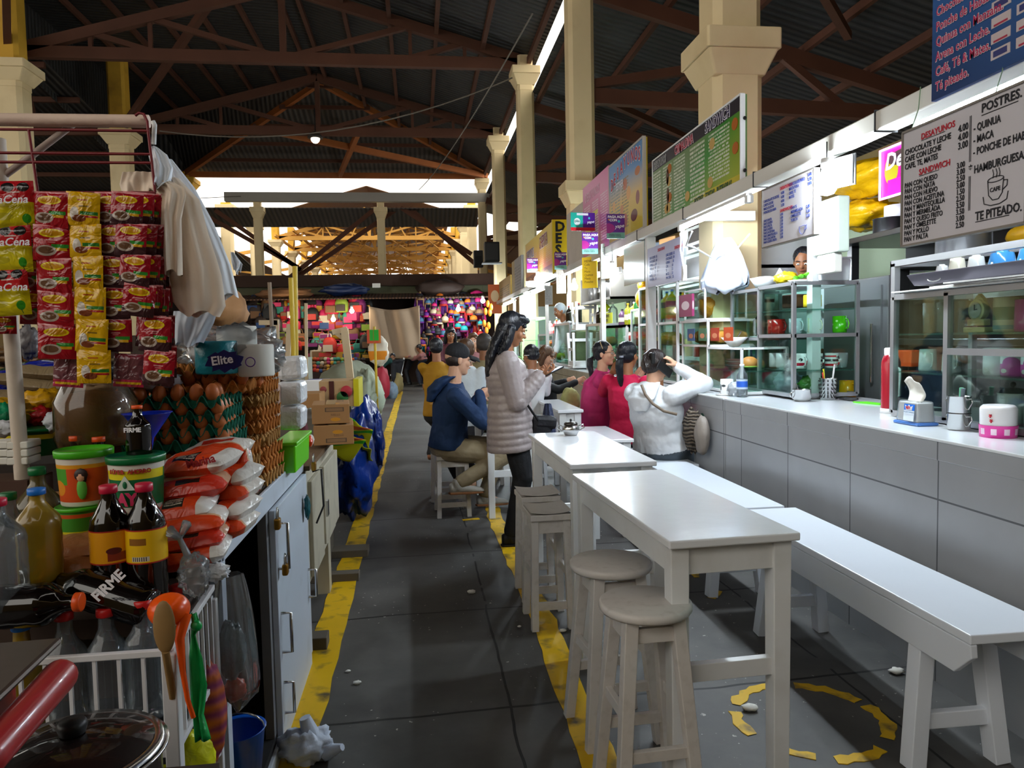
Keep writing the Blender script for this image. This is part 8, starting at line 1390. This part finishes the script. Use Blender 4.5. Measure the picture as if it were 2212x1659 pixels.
for args in (('red sachet strip left of the yellow one', 108, 66, 5, 'red', 1.9, .05), ('yellow sachet strip, the only yellow one', 177, 60, 6, 'yellow', 1.9, .07, 418, 68), ('dark red sachet strip directly right of the yellow strip', 236, 56, 5, 'brown', 1.92, .05, 418, 68), ('foremost dark red sachet strip with bowls of gravy', 270, 58, 4, 'brown', 1.88, .13, 418, 66), ('narrow dark red sachet strip tucked behind the foremost one', 296, 56, 5, 'brown', 1.93, .1, 418, 66), ('dark red sachet strip second from the aisle side', 312, 56, 6, 'brown', 1.97, .085, 418, 68), ('dark red sachet strip nearest the hanging white bags', 322, 52, 6, 'brown', 2.02, .085, 418, 66)): strip(*args, seed=args[1])
for i, (px, py, lb) in enumerate(((145, 766, 'sachet strip end showing its grey back beside the yellow strip'), (275, 766, 'sachet strip end showing its grey back below the foremost strip'))): strip(lb, px, 56, 1, 'back', 1.93, .1, py, 68)
strip('red sachet strip hidden behind the first ones, only its edge showing', 62, 50, 4, 'red', 1.96, .05, 418, 70); strip('red packet strip at the far left below the pouches', 12, 40, 1, 'red', 1.95, 0, 684, 36)
strip('sachet pair hanging low near the aisle, brown bowls on red', 330, 58, 2, 'brown', 1.9, .12, 684, 74)
# rack, pole, hooks
RDW = mat('rack_red', '#7a1820', .4)
t = thing('wire_rack', 'dark red wire rack the sachets hang from', 'rack', tuple(aty(160, 415, 1.98)))
for pts in ([(-20, 279), (322, 283)], [(-20, 330), (326, 333)], [(-20, 350), (330, 352)], [(62, 280), (82, 418)], [(292, 250), (300, 244), (310, 246), (318, 262), (320, 285), (328, 350), (335, 415)], [(-20, 416), (336, 416)]): b = MB(); b.tube([aty(*p, 1.95) for p in pts], .0035, 8); b.build('rack_wire', RDW, t)
b = MB(); b.tube([aty(-60, 258, 1.98), aty(322, 262, 1.98)], .0155, 14); tag(b.build('awning_bar', mat('awning_bar', '#d9bfae', .6, bump=.3, bscale=20)), 'pale wrapped bar running above the red rack', 'bar')
b = MB(); b.tube([aty(-5, 390, 2.0), aty(70, 335, 2.0), aty(158, 268, 2.0)], .0085, 10); tag(b.build('prop_stick', mat('prop_stick', '#a8968c', .6)), 'grey diagonal stick propping the awning bar', 'stick')
b = MB(); b.tube([aty(332, 312, 2.02), aty(334, 270, 2.02), aty(330, 262, 2.02)], .006, 8); tag(b.build('bag_hook', WHT), 'white plastic hook holding the hanging bags', 'hook')
BGA, BGB = mat('bag_warm_lit', '#f2dfcb', .6, bump=.35, bscale=9), mat('bag_cool_lit', '#e6ebf3', .55, bump=.35, bscale=9)  # white bags; warm and cool light put into their two colours
def flat_bag(label, outline, y0, y1, m, seed=0, th=.035):
    """bunch of limp bags hanging from one point: outline in image pixels, folds across"""
    L = [aty(a, py, y0) for a, c_, py in outline]; Rr = [aty(c_, py, y0) for a, c_, py in outline]; n = len(outline)-1; b = MB()
    for s in (-1, 1):
        def f(u, v):
            k = min(int(v*n), n-1); w = v*n-k; A = L[k].lerp(L[k+1], w); B_ = Rr[k].lerp(Rr[k+1], w); p = A.lerp(B_, u); e = math.sin(PI*u)**.5
            fold = .007*math.sin(u*11+seed+v*4)*(.4+v)+.003*math.sin(u*29+seed*2); return p+V((0, s*th*e*(.4+.6*v)+fold*e+(y1-y0)*v, .008*math.sin(u*9+seed)*v))
        b.sheet((lambda u, v: f(u, v)) if s < 0 else (lambda u, v: f(1-u, v)), 34, 20)
    return tag(b.build('hanging_bags', m), label, 'bags')
flat_bag('white hanging bag with cool light tint on the aisle side of the bunch', [(352, 372, 345), (365, 420, 405), (400, 460, 480), (440, 495, 570), (450, 512, 640)], 2.1, 2.12, BGB, 1)
flat_bag('large white bag with warm light tint, biggest of the hanging bunch', [(345, 385, 385), (345, 430, 430), (352, 448, 500), (360, 476, 590), (368, 484, 655), (385, 470, 678)], 2.02, 2.04, BGA, 2)
flat_bag('white bag with warm light tint and pointed shoulder in front of the hanging bunch', [(325, 345, 380), (322, 400, 405), (340, 402, 420), (342, 392, 470), (352, 395, 590)], 1.98, 1.98, BGA, 3, .02); flat_bag('ruffled white bag tops gathered at the hook', [(330, 340, 318), (322, 362, 336), (330, 376, 365), (335, 372, 392), (345, 352, 408)], 1.99, 1.98, BGB, 4, .03)
flat_bag('folded white bags with warm light tint lying on the rack left of the hook', [(264, 336, 372), (258, 338, 395), (268, 335, 425)], 2.0, 2.0, BGA, 5, .02); flat_bag('white bag folded below the warm tinted ones, above the tissue pack', [(375, 470, 672), (372, 462, 700), (380, 440, 745)], 2.3, 2.3, mat('bag_pale_blue', '#ccd6e3', .5), 6, .03)
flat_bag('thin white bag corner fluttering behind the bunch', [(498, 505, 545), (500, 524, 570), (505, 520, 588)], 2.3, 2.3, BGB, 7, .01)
BAM = mat('bamboo', '#c9a92c', .5, var=.15, scale=8)
# ---- goods between the stall and the far end
def cbox(label, px0, px1, py0, py1, y, d, m=CARD, rz=0, flaps=False, tape=True):
    A, B_ = aty(px0, py1, y), aty(px1, py0, y); w, h = B_.x-A.x, B_.z-A.z; c = V(((A.x+B_.x)/2, y+d/2, A.z)); t = thing('cardboard_box', label, 'box', tuple(c)); r = rot(0, 0, rz); b = MB(); b.box(c+V((0, 0, h/2)), (w, d, h), r); b.build('carton', m, t, bev=.003)
    if tape: b = MB(); b.box(c+V((0, 0, h+.001)), (.05, d, .002), r); b.build('tape', mat('tape', '#b99a6a', .2), t)
    return t, c, w, h, r
C2 = art('carton_print', '#a3784a', [('b', .3, .12, .82, .34, '#5a4636'), ('b', .33, .15, .79, .31, '#8c6a48'), ('e', .6, .66, .13, .1, '#c98a1c'), ('t', .5, .42, .75, .56, 2, '#6a4a30')], .8); C2b = art('carton_print2', '#a3784a', [('b', .35, .62, .85, .84, '#5a4636'), ('b', .38, .65, .82, .81, '#8c6a48'), ('e', .62, .22, .13, .1, '#c98a1c'), ('t', .5, .4, .75, .52, 2, '#6a4a30')], .8)
cbox('lower of the two brown cartons with grey printed labels', 672, 757, 918, 963, 3.9, .3, C2, .1); cbox('upper of the two brown cartons with grey printed labels', 668, 748, 873, 917, 3.92, .3, C2b, .1)
t, c, w, h, r = cbox('carton printed with a red and a green apple', 688, 770, 822, 880, 4.7, .34, mat('apple_carton', '#b5946a', .8), .05, tape=False)
for nm, dx, dz, hh, rr in (('red_apple_print', .055, .095, '#a82a34', .036), ('green_apple_print', .03, .06, '#2f6b34', .036), ('wreath_print', -.085, .11, '#8c3a3a', .02)): b = MB(); b.lathe([(0, 0), (rr, 0), (rr, .003), (0, .003)], c+V((dx, -d_ if 0 else -.176, dz)), 20, r=rot(PI/2, 0, 0)); b.build(nm, col(hh, .7), t)
b = MB(); b.bb(c.x-.05, c.x-.02, c.y-.176, c.y-.172, c.z+.0, c.z+h); b.build('tape_strip', col('#4a2420', .4), t); b = MB(); b.bb(c.x+w/2-.02, c.x+w/2+.012, c.y-.17, c.y+.17, c.z, c.z+h+.01); b.build('yellow_sheet', col('#c9c01c', .4), t)
cbox('open brown carton with raised flaps left of the apple carton', 650, 690, 850, 882, 4.4, .25, CARD, 0, tape=False)
t = thing('plastic_chair', 'white plastic chair back with blue seat behind the cartons', 'chair', tuple(aty(672, 870, 5.2))); b = MB(); q = aty(672, 836, 5.3); b.box(q, (.14, .02, .1)); b.build('backrest', WHT, t, bev=.008); b = MB(); b.box(q+V((.03, .15, .03)), (.16, .2, .03)); b.build('seat', mat('bucket_blue', '#1455b8', .3), t, bev=.01)
for k in (-1, 1): b = MB(); b.beam(q+V((k*.06, .02, .05)), V((q.x+k*.08, q.y+.02, 0)), .02); b.build('leg', WHT, t)
TARP = mat('blue_tarp', '#0b3590', .3, var=.15, scale=5, bump=.8, bscale=7)
blob('tarpaulin', 'large crumpled blue tarpaulin covering goods below the cartons', 'tarpaulin', aty(765, 1010, 6.2), (.17, .4, .38), TARP, .3, 2.6, 1, 40); blob('tarpaulin', 'blue tarpaulin draped over the goods behind the hazard vests', 'tarpaulin', aty(790, 955, 7.2), (.17, .5, .42), TARP, .14, 2.6, 5, 40); blob('tarpaulin', 'shiny blue sheet corner hanging towards the aisle', 'tarpaulin', aty(812, 950, 7.0), (.07, .16, .24), TARP, .4, 3, 8, 30)
HZ = art('hazard_vest', '#d9d91c', [('l', .75, -.6, .14, '#3fbf2c'), ('l', .55, -.6, .16, '#d9642c'), ('l', .2, -.6, .1, '#3fbf2c')], .6)
for i, (px, py, y, rz, s, lb) in enumerate(((745, 960, 5.7, .3, .23, 'orange, green and yellow hazard vest lying lowest on the tarpaulin'), (775, 935, 6.0, -.3, .23, 'yellow hazard vest in the middle with green bands'), (790, 972, 6.0, -.6, .14, 'yellow strap end of the hazard vests hanging over the tarpaulin'))):
    q = aty(px, py, y); b = MB(); r = rot(-.9, .5, rz); b.sheet(lambda u, v: r @ V(((u-.5)*s, (v-.5)*s*1.1, .012*math.sin(u*8+v*5)))+q+V((0, -.06, 0)), 12, 12); tag(b.build('hazard_vest', HZ if i != 2 else col('#d9d91c', .6), solid=.004), lb, 'vest')
blob('maroon_cloth', 'maroon cloth hanging at the end of the lime crate', 'cloth', aty(652, 945, 3.5), (.03, .04, .1), mat('maroon', '#5a1420', .8), .2, 3, 2); pillow('sugar_bag', 'single orange and white bag at the foot of the brown cartons', 'sugar bag', aty(664, 952, 3.7), (.06, .1, .06), SUG[1], None, None, 77)
BUN = mat('grey_green_canvas', '#7d7f6c', .8, bump=.5, bscale=6)
blob('canvas_bundle', 'big grey green canvas bundle tied with rope', 'bundle', (aty(752, 822, 14).x, 14, .54), (.6, .9, .54), BUN, .12, 2, 3, 36); blob('canvas_bundle', 'pale green grey canvas hanging down beside the apple carton', 'bundle', (aty(792, 855, 12.5).x, 12.5, .48), (.26, .7, .48), mat('pale_canvas', '#98a08c', .8, bump=.6, bscale=6), .25, 3, 6, 36)
b = MB(); b.bb(-1.2, -.62, 4.52, 5.15, 0, 1.0); tag(b.build('wooden_support', mat('old_wood', '#5f574c', .85, var=.2, scale=6), bev=.004), 'wooden support box added under the apple carton', 'counter')  # box added as a support to hold up the apple carton
b = MB(); b.bb(-1.9, -1.1, 5.2, 6.0, 0, 1.52); tag(b.build('hump_support', mat('dark_board', '#3a2a20', .8)), 'dark support box added under the tan cloth hump', 'counter')  # added support, the cloth hump floated without it
blob('canvas_bundle', 'tan cloth covered hump behind the tissue pack', 'bundle', aty(478, 668, 5.5), (.17, .4, .17), mat('tan_canvas', '#a8784a', .8, bump=.4, bscale=6), .15, 2, 8, 30)
for i, (py0, py1, h) in enumerate(((864, 795, '#a82a3c'),)): A = aty(826, py0, 18.6); b = MB(); b.ball(A+V((0, 0, .4)), (.2, .25, .42), 24, wob=lambda d: 1+.15*noise.noise(d*3)); tag(b.build('sack', mat('red_sack', h, .6, bump=.5, bscale=6)), 'tall red plastic sack standing at the aisle edge', 'sack')
blob('sack', 'blue white checked sack right of the red one', 'sack', aty(846, 845, 19), (.16, .25, .24), mat('check_sack', '#7d8fa0', .8, var=.4, scale=12), .15, 3, 3); blob('sack', 'straw coloured sack behind the checked one', 'sack', aty(858, 828, 20.5), (.17, .25, .31), mat('straw_sack', '#9c8a5c', .8, var=.2), .15, 3, 5); b = MB(); b.box((aty(790, 875, 11.5).x, 11.5, .3), (.14, .3, .6)); tag(b.build('dark_crate', DGREY, bev=.01), 'dark crate at the foot of the pale canvas', 'crate')
t = thing('plastic_chair', 'white plastic chair at the far end of the left yellow line', 'chair', tuple(atz(866, 843, 0))); q = atz(866, 843, 0); b = MB(); b.tube([q, q+V((.02, 0, .5)), q+V((.12, 0, .95))], .025, 8); b.build('leg', WHT, t); b = MB(); b.box(q+V((-.12, .1, .45)), (.35, .35, .03)); b.build('seat', WHT, t); b = MB(); b.tube([q+V((-.25, 0, 0)), q+V((-.22, 0, .45))], .02, 8); b.build('leg', WHT, t)
for i, (pa, pb, y, r_, lb) in enumerate((((628, 600), (643, 1000), 5.2, .016, 'leaning bamboo pole, left of the pair'), ((637, 575), (642, 1000), 5.4, .018, 'upright bamboo pole, right of the pair'), ((582, 610), (600, 940), 4.8, .012, 'thin grey wooden pole left of the bamboo'))): b = MB(); b.tube([aty(*pa, y), aty(*pb, y)], r_, 8); tag(b.build('pole', BAM if i < 2 else mat('grey_wood', '#8c7a68', .8)), lb, 'pole')
PWD = mat('pale_wood', '#c9b290', .7, var=.1, scale=5); t = thing('timber_stand', 'pale wooden T shaped post standing in the canvas bundle', 'post', tuple(aty(758, 852, 13.0))); b = MB(); b.beam(aty(762, 860, 13.0), aty(744, 710, 13.0), .12); b.build('post', PWD, t); b = MB(); b.beam(aty(718, 718, 13.0), aty(750, 711, 13.0), .09); b.build('arm', PWD, t); b = MB(); b.beam(aty(726, 720, 13.0), aty(746, 735, 13.0), .06); b.build('brace', PWD, t)
for i, (pa, pb, y) in enumerate((((597, 690), (602, 1010), 8), ((560, 697), (600, 697), 8), ((625, 700), (612, 1010), 8), ((661, 655), (663, 895), 14))): b = MB(); b.beam(aty(*pa, y), aty(*pb, y), .05); tag(b.build('timber', PWD), ('short upright timber left of the bamboo', 'horizontal timber left of the bamboo', 'leaning timber right of the bamboo', 'upright timber between the two bag stalls')[i], 'timber')
b = MB(); A, B_ = aty(622, 810, 16), aty(665, 772, 16); b.bb(A.x, B_.x, 16, 16.6, 0, B_.z); tag(b.build('white_cabinet', mat('old_white', '#9c9c8e', .7)), 'old whitish cabinet below the left bag stall', 'cabinet')
# chain of cartons with signs at mid distance
t = thing('fabric_banner', 'orange and green cloth hung on a stick beyond the canvas bundle', 'banner', tuple(aty(808, 725, 12))); A, B_ = aty(793, 742, 12), aty(822, 712, 12); b = MB(); b.bb(A.x, B_.x, 12, 12.02, A.z, B_.z); b.tube([(A.x+.13, 12.03, 0), (A.x+.12, 12.03, B_.z+.05)], .02, 8, 1); b.build('cloth', [art('banner_art', '#1fa82c', [('b', 0, 0, .2, 1, '#c9502c'), ('b', .2, 0, 1, .2, '#c9502c'), ('b', .45, .1, .5, 1, '#8c7a1c'), ('b', .85, 0, 1, 1, '#c9702c')], .7), BAM], t)
blob('cloth', 'white cloth with orange patch hanging below the green banner', 'cloth', aty(818, 758, 12.2), (.16, .05, .25), art('white_orange', '#d9cfc0', [('b', .5, .3, .9, .5, '#e08a1c')], .8), .2, 3, 5)
# ================= far stalls across the end of the aisle =================
YF = 24.6
for lb, a, c, m_ in (('brown corrugated roof edge over the far stalls', (-10.5, 3.24), (2.75, 3.61), mat('far_roof', '#3a2418', .8)), ('greenish wall strip above the far stalls', (-10.5, 2.95), (2.75, 3.3), mat('far_wall', '#5a5a44', .9))):
    b = MB(); b.bb(a[0], c[0], YF+(0 if 'roof' in lb else .15), YF+(.3 if 'roof' in lb else .2), a[1], c[1]); tag(b.build('stall_roof' if 'roof' in lb else 'stall_wall', m_), lb, 'roof' if 'roof' in lb else 'wall', kind='structure')
b = MB(); b._add([V(p) for p in ((-10.5, YF-1.0, 2.76), (2.7, YF-1.0, 2.76), (2.7, YF, 2.95), (-10.5, YF, 2.95), (-10.5, YF-1.0, 2.8), (2.7, YF-1.0, 2.8), (2.7, YF, 2.99), (-10.5, YF, 2.99))], [(0, 1, 2, 3), (7, 6, 5, 4), (0, 4, 5, 1)]); tag(b.build('stall_canopy', waves('canopy_rust', '#6a4630', '#3a261a', 3, 'X', .8, .8, .03)), 'rusty corrugated canopy over the far stall fronts', 'canopy')
b = MB(); b.bb(-10.5, 2.7, YF+1.6, YF+1.7, 0, 3.3); tag(b.build('stall_wall', mat('stall_back', '#3a2a24', .9)), 'dark back wall of the far stalls', 'wall', kind='structure')
b = MB(); b.bb(-10.5, 2.7, YF+.3, YF+3.8, 3.5, 3.56); tag(b.build('stall_roof', mat('far_roof2', '#4a3a2c', .9)), 'flat roof deck of the far stalls', 'roof', kind='structure')
blob('tarpaulin', 'dark blue tarpaulin bundled under the far roof edge', 'tarpaulin', aty(742, 626, YF-.6), (.75, .25, .18), mat('navy_tarp', '#14264f', .5, bump=.4), .3, 2, 3); blob('tarpaulin', 'brown tarpaulin slung left of the dark blue one', 'tarpaulin', aty(618, 634, YF-.7), (.85, .25, .17), mat('brown_tarp', '#7a5232', .7, bump=.4), .25, 2, 6); blob('tarpaulin', 'dark brown tarpaulin at the right end of the far roof', 'tarpaulin', aty(950, 622, YF-.5), (.75, .25, .28), mat('dbrown_tarp', '#2f1f18', .7, bump=.4), .15, 2, 8)
b = MB(); b.box(aty(813, 617, YF-.3), (.25, .1, .14)); tag(b.build('junction_box', PAPER), 'small white box on the far wall strip', 'box')
# canvas sheet
A, B_ = aty(800, 772, YF-1.2), aty(906, 660, YF-1.2); b = MB(); b.sheet(lambda u, v: V((A.x+(B_.x-A.x)*u, YF-1.2+.06*math.sin(u*14+v*3)+.05*math.sin(u*5), A.z+(B_.z-A.z)*v-.12*math.sin(PI*u)*(v) - .1*(1-v)*u)), 30, 14); tag(b.build('canvas_sheet', mat('beige_canvas', '#ab937c', .8, bump=.3, bscale=2), solid=.01), 'large beige canvas sheet closing the stall between bags and clothes', 'canvas')
# bag stalls
b = MB(); b.loft([((0, 0, -.16), V((.13, 0, 0)), V((0, .07, 0))), ((0, 0, -.14), V((.15, 0, 0)), V((0, .09, 0))), ((0, 0, .05), V((.15, 0, 0)), V((0, .09, 0))), ((0, 0, .14), V((.11, 0, 0)), V((0, .06, 0))), ((0, 0, .17), V((.05, 0, 0)), V((0, .03, 0)))], 14, power=3); b.box((0, -.1, -.06), (.2, .05, .14), mi=1); b.tube([(-.04, 0, .16), (-.03, 0, .24), (.03, 0, .24), (.04, 0, .16)], .012, 6, 1)
bag0 = b.build('backpack', [col('#a81c3c', .6), col('#d9b04c', .6)]); tag(bag0, 'x', 'bag', 'bags hanging in the far bag stalls')
b = MB(); b.loft([((0, 0, -.12), V((.17, 0, 0)), V((0, .04, 0))), ((0, 0, .06), V((.18, 0, 0)), V((0, .06, 0))), ((0, 0, .1), V((.14, 0, 0)), V((0, .04, 0)))], 12, power=4); b.box((0, -.055, .03), (.3, .02, .1), mi=1); b.tube([(-.1, 0, .1), (-.07, 0, .2), (.07, 0, .2), (.1, 0, .1)], .01, 6, 1)
hb0 = b.build('handbag', [col('#a81c3c', .6), col('#d9b04c', .6)]); tag(hb0, 'x', 'bag', 'bags hanging in the far bag stalls')
PAL = [('#b01c3c', 'crimson'), ('#b81f58', 'hot pink'), ('#8c1450', 'magenta'), ('#2f2420', 'dark brown'), ('#151517', 'black'), ('#a87c1a', 'mustard'), ('#2f7a6c', 'aqua'), ('#a8441a', 'orange'), ('#6b1c5a', 'purple'), ('#7a9030', 'lime'), ('#b3a896', 'cream'), ('#6a4a2c', 'tan'), ('#1c3a6a', 'navy'), ('#a8241c', 'red')]
cnt = {}; used_b = [0, 0]
def fardup(src, idx, p, s, c1, c2, label, rz=0):
    if not used_b[idx]: used_b[idx] = 1; o = src; o.location = p; o.rotation_euler = (0, 0, rz); o.scale = (s,)*3; o['label'] = label
    else: o = dup(src, p, rz, label, sc=s)
    for k, c in enumerate((c1, c2)):
        o.material_slots[k].link = 'OBJECT'; o.material_slots[k].material = col(c, .6)
    o.matrix_world = Matrix.LocRotScale(V(p), Euler((0, 0, rz)), V((s,)*3)); return o
rown = ('top', 'second', 'third', 'fourth', 'fifth', 'sixth')
for st_n, x0, x1, nm in ((0, 545, 655, 'left far bag stall'), (1, 668, 798, 'middle far bag stall')):
    for r_ in range(6):
        py = 674+r_*21+R.uniform(-3, 3); n = 8 if st_n == 0 else 10
        for k in range(n):
            px = x0+(x1-x0)*(k+.5)/n+R.uniform(-3.5, 3.5); edge = k in (0, n-1) or (st_n == 0 and k < 5 and r_ < 3)
            if st_n == 0 and r_ > 4: continue
            c = PAL[R.choice((3, 4, 3, 11, 4)) if edge else R.choice((0, 1, 2, 0, 1, 5, 6, 7, 8, 9, 10, 13, 11)) if r_ < 3 else R.choice((5, 9, 10, 6, 13, 11, 5, 10))]; c2 = PAL[R.randrange(14)][0]
            i_ = 0 if R.random() < (.85 if r_ < 2 else .35) else 1; p = aty(px, py+R.uniform(-5, 5), YF-.3-R.uniform(0, .35)+(0 if r_ < 4 else -.3)); fardup((bag0, hb0)[i_], i_, p, (1.45 if i_ == 0 else 1.2)*R.uniform(.85, 1.1), c[0], c2, '%s bag, %s row, number %d from the left in the %s' % (c[1], rown[r_], k+1, nm), R.uniform(-.3, .3))
# small goods in baskets under the bags
tr = 0
for r_ in range(4):
    for k in range(16):
        px, py = 672+k*7.5+R.uniform(-2, 2), 800-8*r_+R.uniform(-1, 1); p = aty(px, py, 23.0+.12*r_); c = PAL[R.randrange(14)]; b = MB(); b.ball(p, (.075, .06, .06), 8); tag(b.build('purse', col(c[0], .6)), '%s coin purse, %s row up, number %d from the left on the sloping tray' % (c[1], rown[r_] if r_ else 'lowest', k+1), 'purse', 'small purses on the tray of the far bag stall')
b = MB(); A, B_ = aty(665, 812, 23.0), aty(800, 770, 23.4); b.bb(A.x, B_.x, 23.0, 23.7, 0, A.z+.08); tag(b.build('tray_table', mat('stall_back', '#3a2a24', .9)), 'dark table with the sloping tray of purses', 'table')
# hats and garments
b = MB(); b.loft([((0, 0, -.42), V((.2, 0, 0)), V((0, .035, 0))), ((0, 0, -.1), V((.17, 0, 0)), V((0, .06, 0))), ((0, 0, .08), V((.2, 0, 0)), V((0, .06, 0))), ((0, 0, .13), V((.08, 0, 0)), V((0, .05, 0)))], 16); b.cap((-.18, 0, .04), (-.26, 0, -.3), .055, .04, 8); b.cap((.18, 0, .04), (.26, 0, -.3), .055, .04, 8)
g0 = b.build('sweater', [col('#7a1c5a', .8), col('#7a1c5a', .8)]); tag(g0, 'x', 'garment', 'garments hanging in the far clothes stall')
b = MB(); b.ball((0, 0, 0), (.13, .13, .12), 12); b.loft([((0, 0, -.1), V((.14, 0, 0)), V((0, .14, 0))), ((0, 0, -.04), V((.145, 0, 0)), V((0, .145, 0)))], 14, 1); b.ball((0, 0, .14), (.045, .045, .045), 8, 1); b.cap((-.12, 0, -.08), (-.12, 0, -.3), .03, .015, 6, 1); b.cap((.12, 0, -.08), (.12, 0, -.3), .03, .015, 6, 1)
h0 = b.build('knitted_hat', [col('#7a1c5a', .8), col('#7a1c5a', .8)]); tag(h0, 'x', 'hat', 'hats hanging in the far clothes stall')
used_b = [0, 0]; PG = [('#7a1c5a', 'plum'), ('#c9206a', 'fuchsia'), ('#5a1c7a', 'violet'), ('#3a2440', 'dark violet'), ('#c9b89a', 'oatmeal'), ('#a8241c', 'red'), ('#3f6a8c', 'steel blue'), ('#2a2a30', 'charcoal'), ('#1f9a9c', 'turquoise'), ('#8c6a4a', 'brown'), ('#d9701c', 'orange')]
for r_ in range(4):
    for k in range(9):
        px = 912+k*15+R.uniform(-3, 3); py = 668+r_*32; c = PG[R.choice((0, 1, 2, 3, 4, 5, 6, 7, 8, 1, 0))]; p = aty(px, py, YF-.2-.1*r_); fardup(g0, 0, p, R.uniform(.9, 1.15), c[0], c[0], '%s garment, %s row, number %d from the left in the far clothes stall' % (c[1], rown[r_], k+1), R.uniform(-.6, .6))
for r_ in range(5):
    for k in range(11):
        px = 912+k*12.5+R.uniform(-4, 4); py = 668+r_*24+R.uniform(-9, 9); c = PG[R.randrange(11)]; c2 = PG[R.randrange(11)]; p = aty(px, py, YF-.6-.08*r_); fardup(h0, 1, p, R.uniform(.7, 1.05), c[0], c2[0], '%s knitted hat, %s row, number %d from the left before the far clothes stall' % (c[1], rown[r_], k+1), R.uniform(-.6, .6))
for i, (px, py, y) in enumerate(((630, 685, YF-1.6), (990, 668, YF-1.8), (1043, 650, YF-2), (720, 690, YF-1.3), (760, 672, YF-1.3))): bulb(('warm bulb in the left far bag stall', 'bright bulb before the far clothes stall', 'bright bulb at the right end of the far clothes stall', 'bulb lighting the middle far bag stall', 'second bulb lighting the middle far bag stall')[i], aty(px, py, y), .07, (26, 45, 60, 15, 15)[i], .3, (1, .85, .6) if i in (0, 3, 4) else (.95, 1, .95))
b = MB(); 
for k in range(7): q = aty(1046+2.4*k, 655+R.uniform(0, 60), 17.5); b.ball(q, (.05, .05, .09), 8)
tag(b.build('garland', mat('orange_garland', '#d9801c', .6)), 'orange and red strings of trinkets at the far end of the counters', 'garland')['kind'] = 'stuff'
# ================= daylight =================
w = bpy.data.worlds.new('sky'); SC.world = w; w.use_nodes = True; nt = w.node_tree; bg = nt.nodes['Background']
bg.inputs[0].default_value = (1, .95, .86, 1); bg.inputs[1].default_value = 1.25
vs = SC.view_settings; vs.view_transform = 'Standard'; vs.look = 'None'; vs.gamma = 1; vs.exposure = 1.15; vs.use_curve_mapping = False
SC.cycles.max_bounces = 8; SC.cycles.diffuse_bounces = 3; SC.cycles.glossy_bounces = 3; SC.cycles.transmission_bounces = 8; SC.cycles.transparent_max_bounces = 10
SC.cycles.caustics_reflective = False; SC.cycles.caustics_refractive = False; SC.cycles.sample_clamp_indirect = 6
bpy.context.view_layer.update()
_dg = bpy.context.evaluated_depsgraph_get()
for o in [o for o in SC.objects if o.type == 'FONT']:
    me = bpy.data.meshes.new_from_object(o.evaluated_get(_dg)); n = bpy.data.objects.new(o.name, me); COL.objects.link(n); n.parent = o.parent; n.matrix_local = o.matrix_local.copy()
    nm = o.name; bpy.data.objects.remove(o); n.name = nm
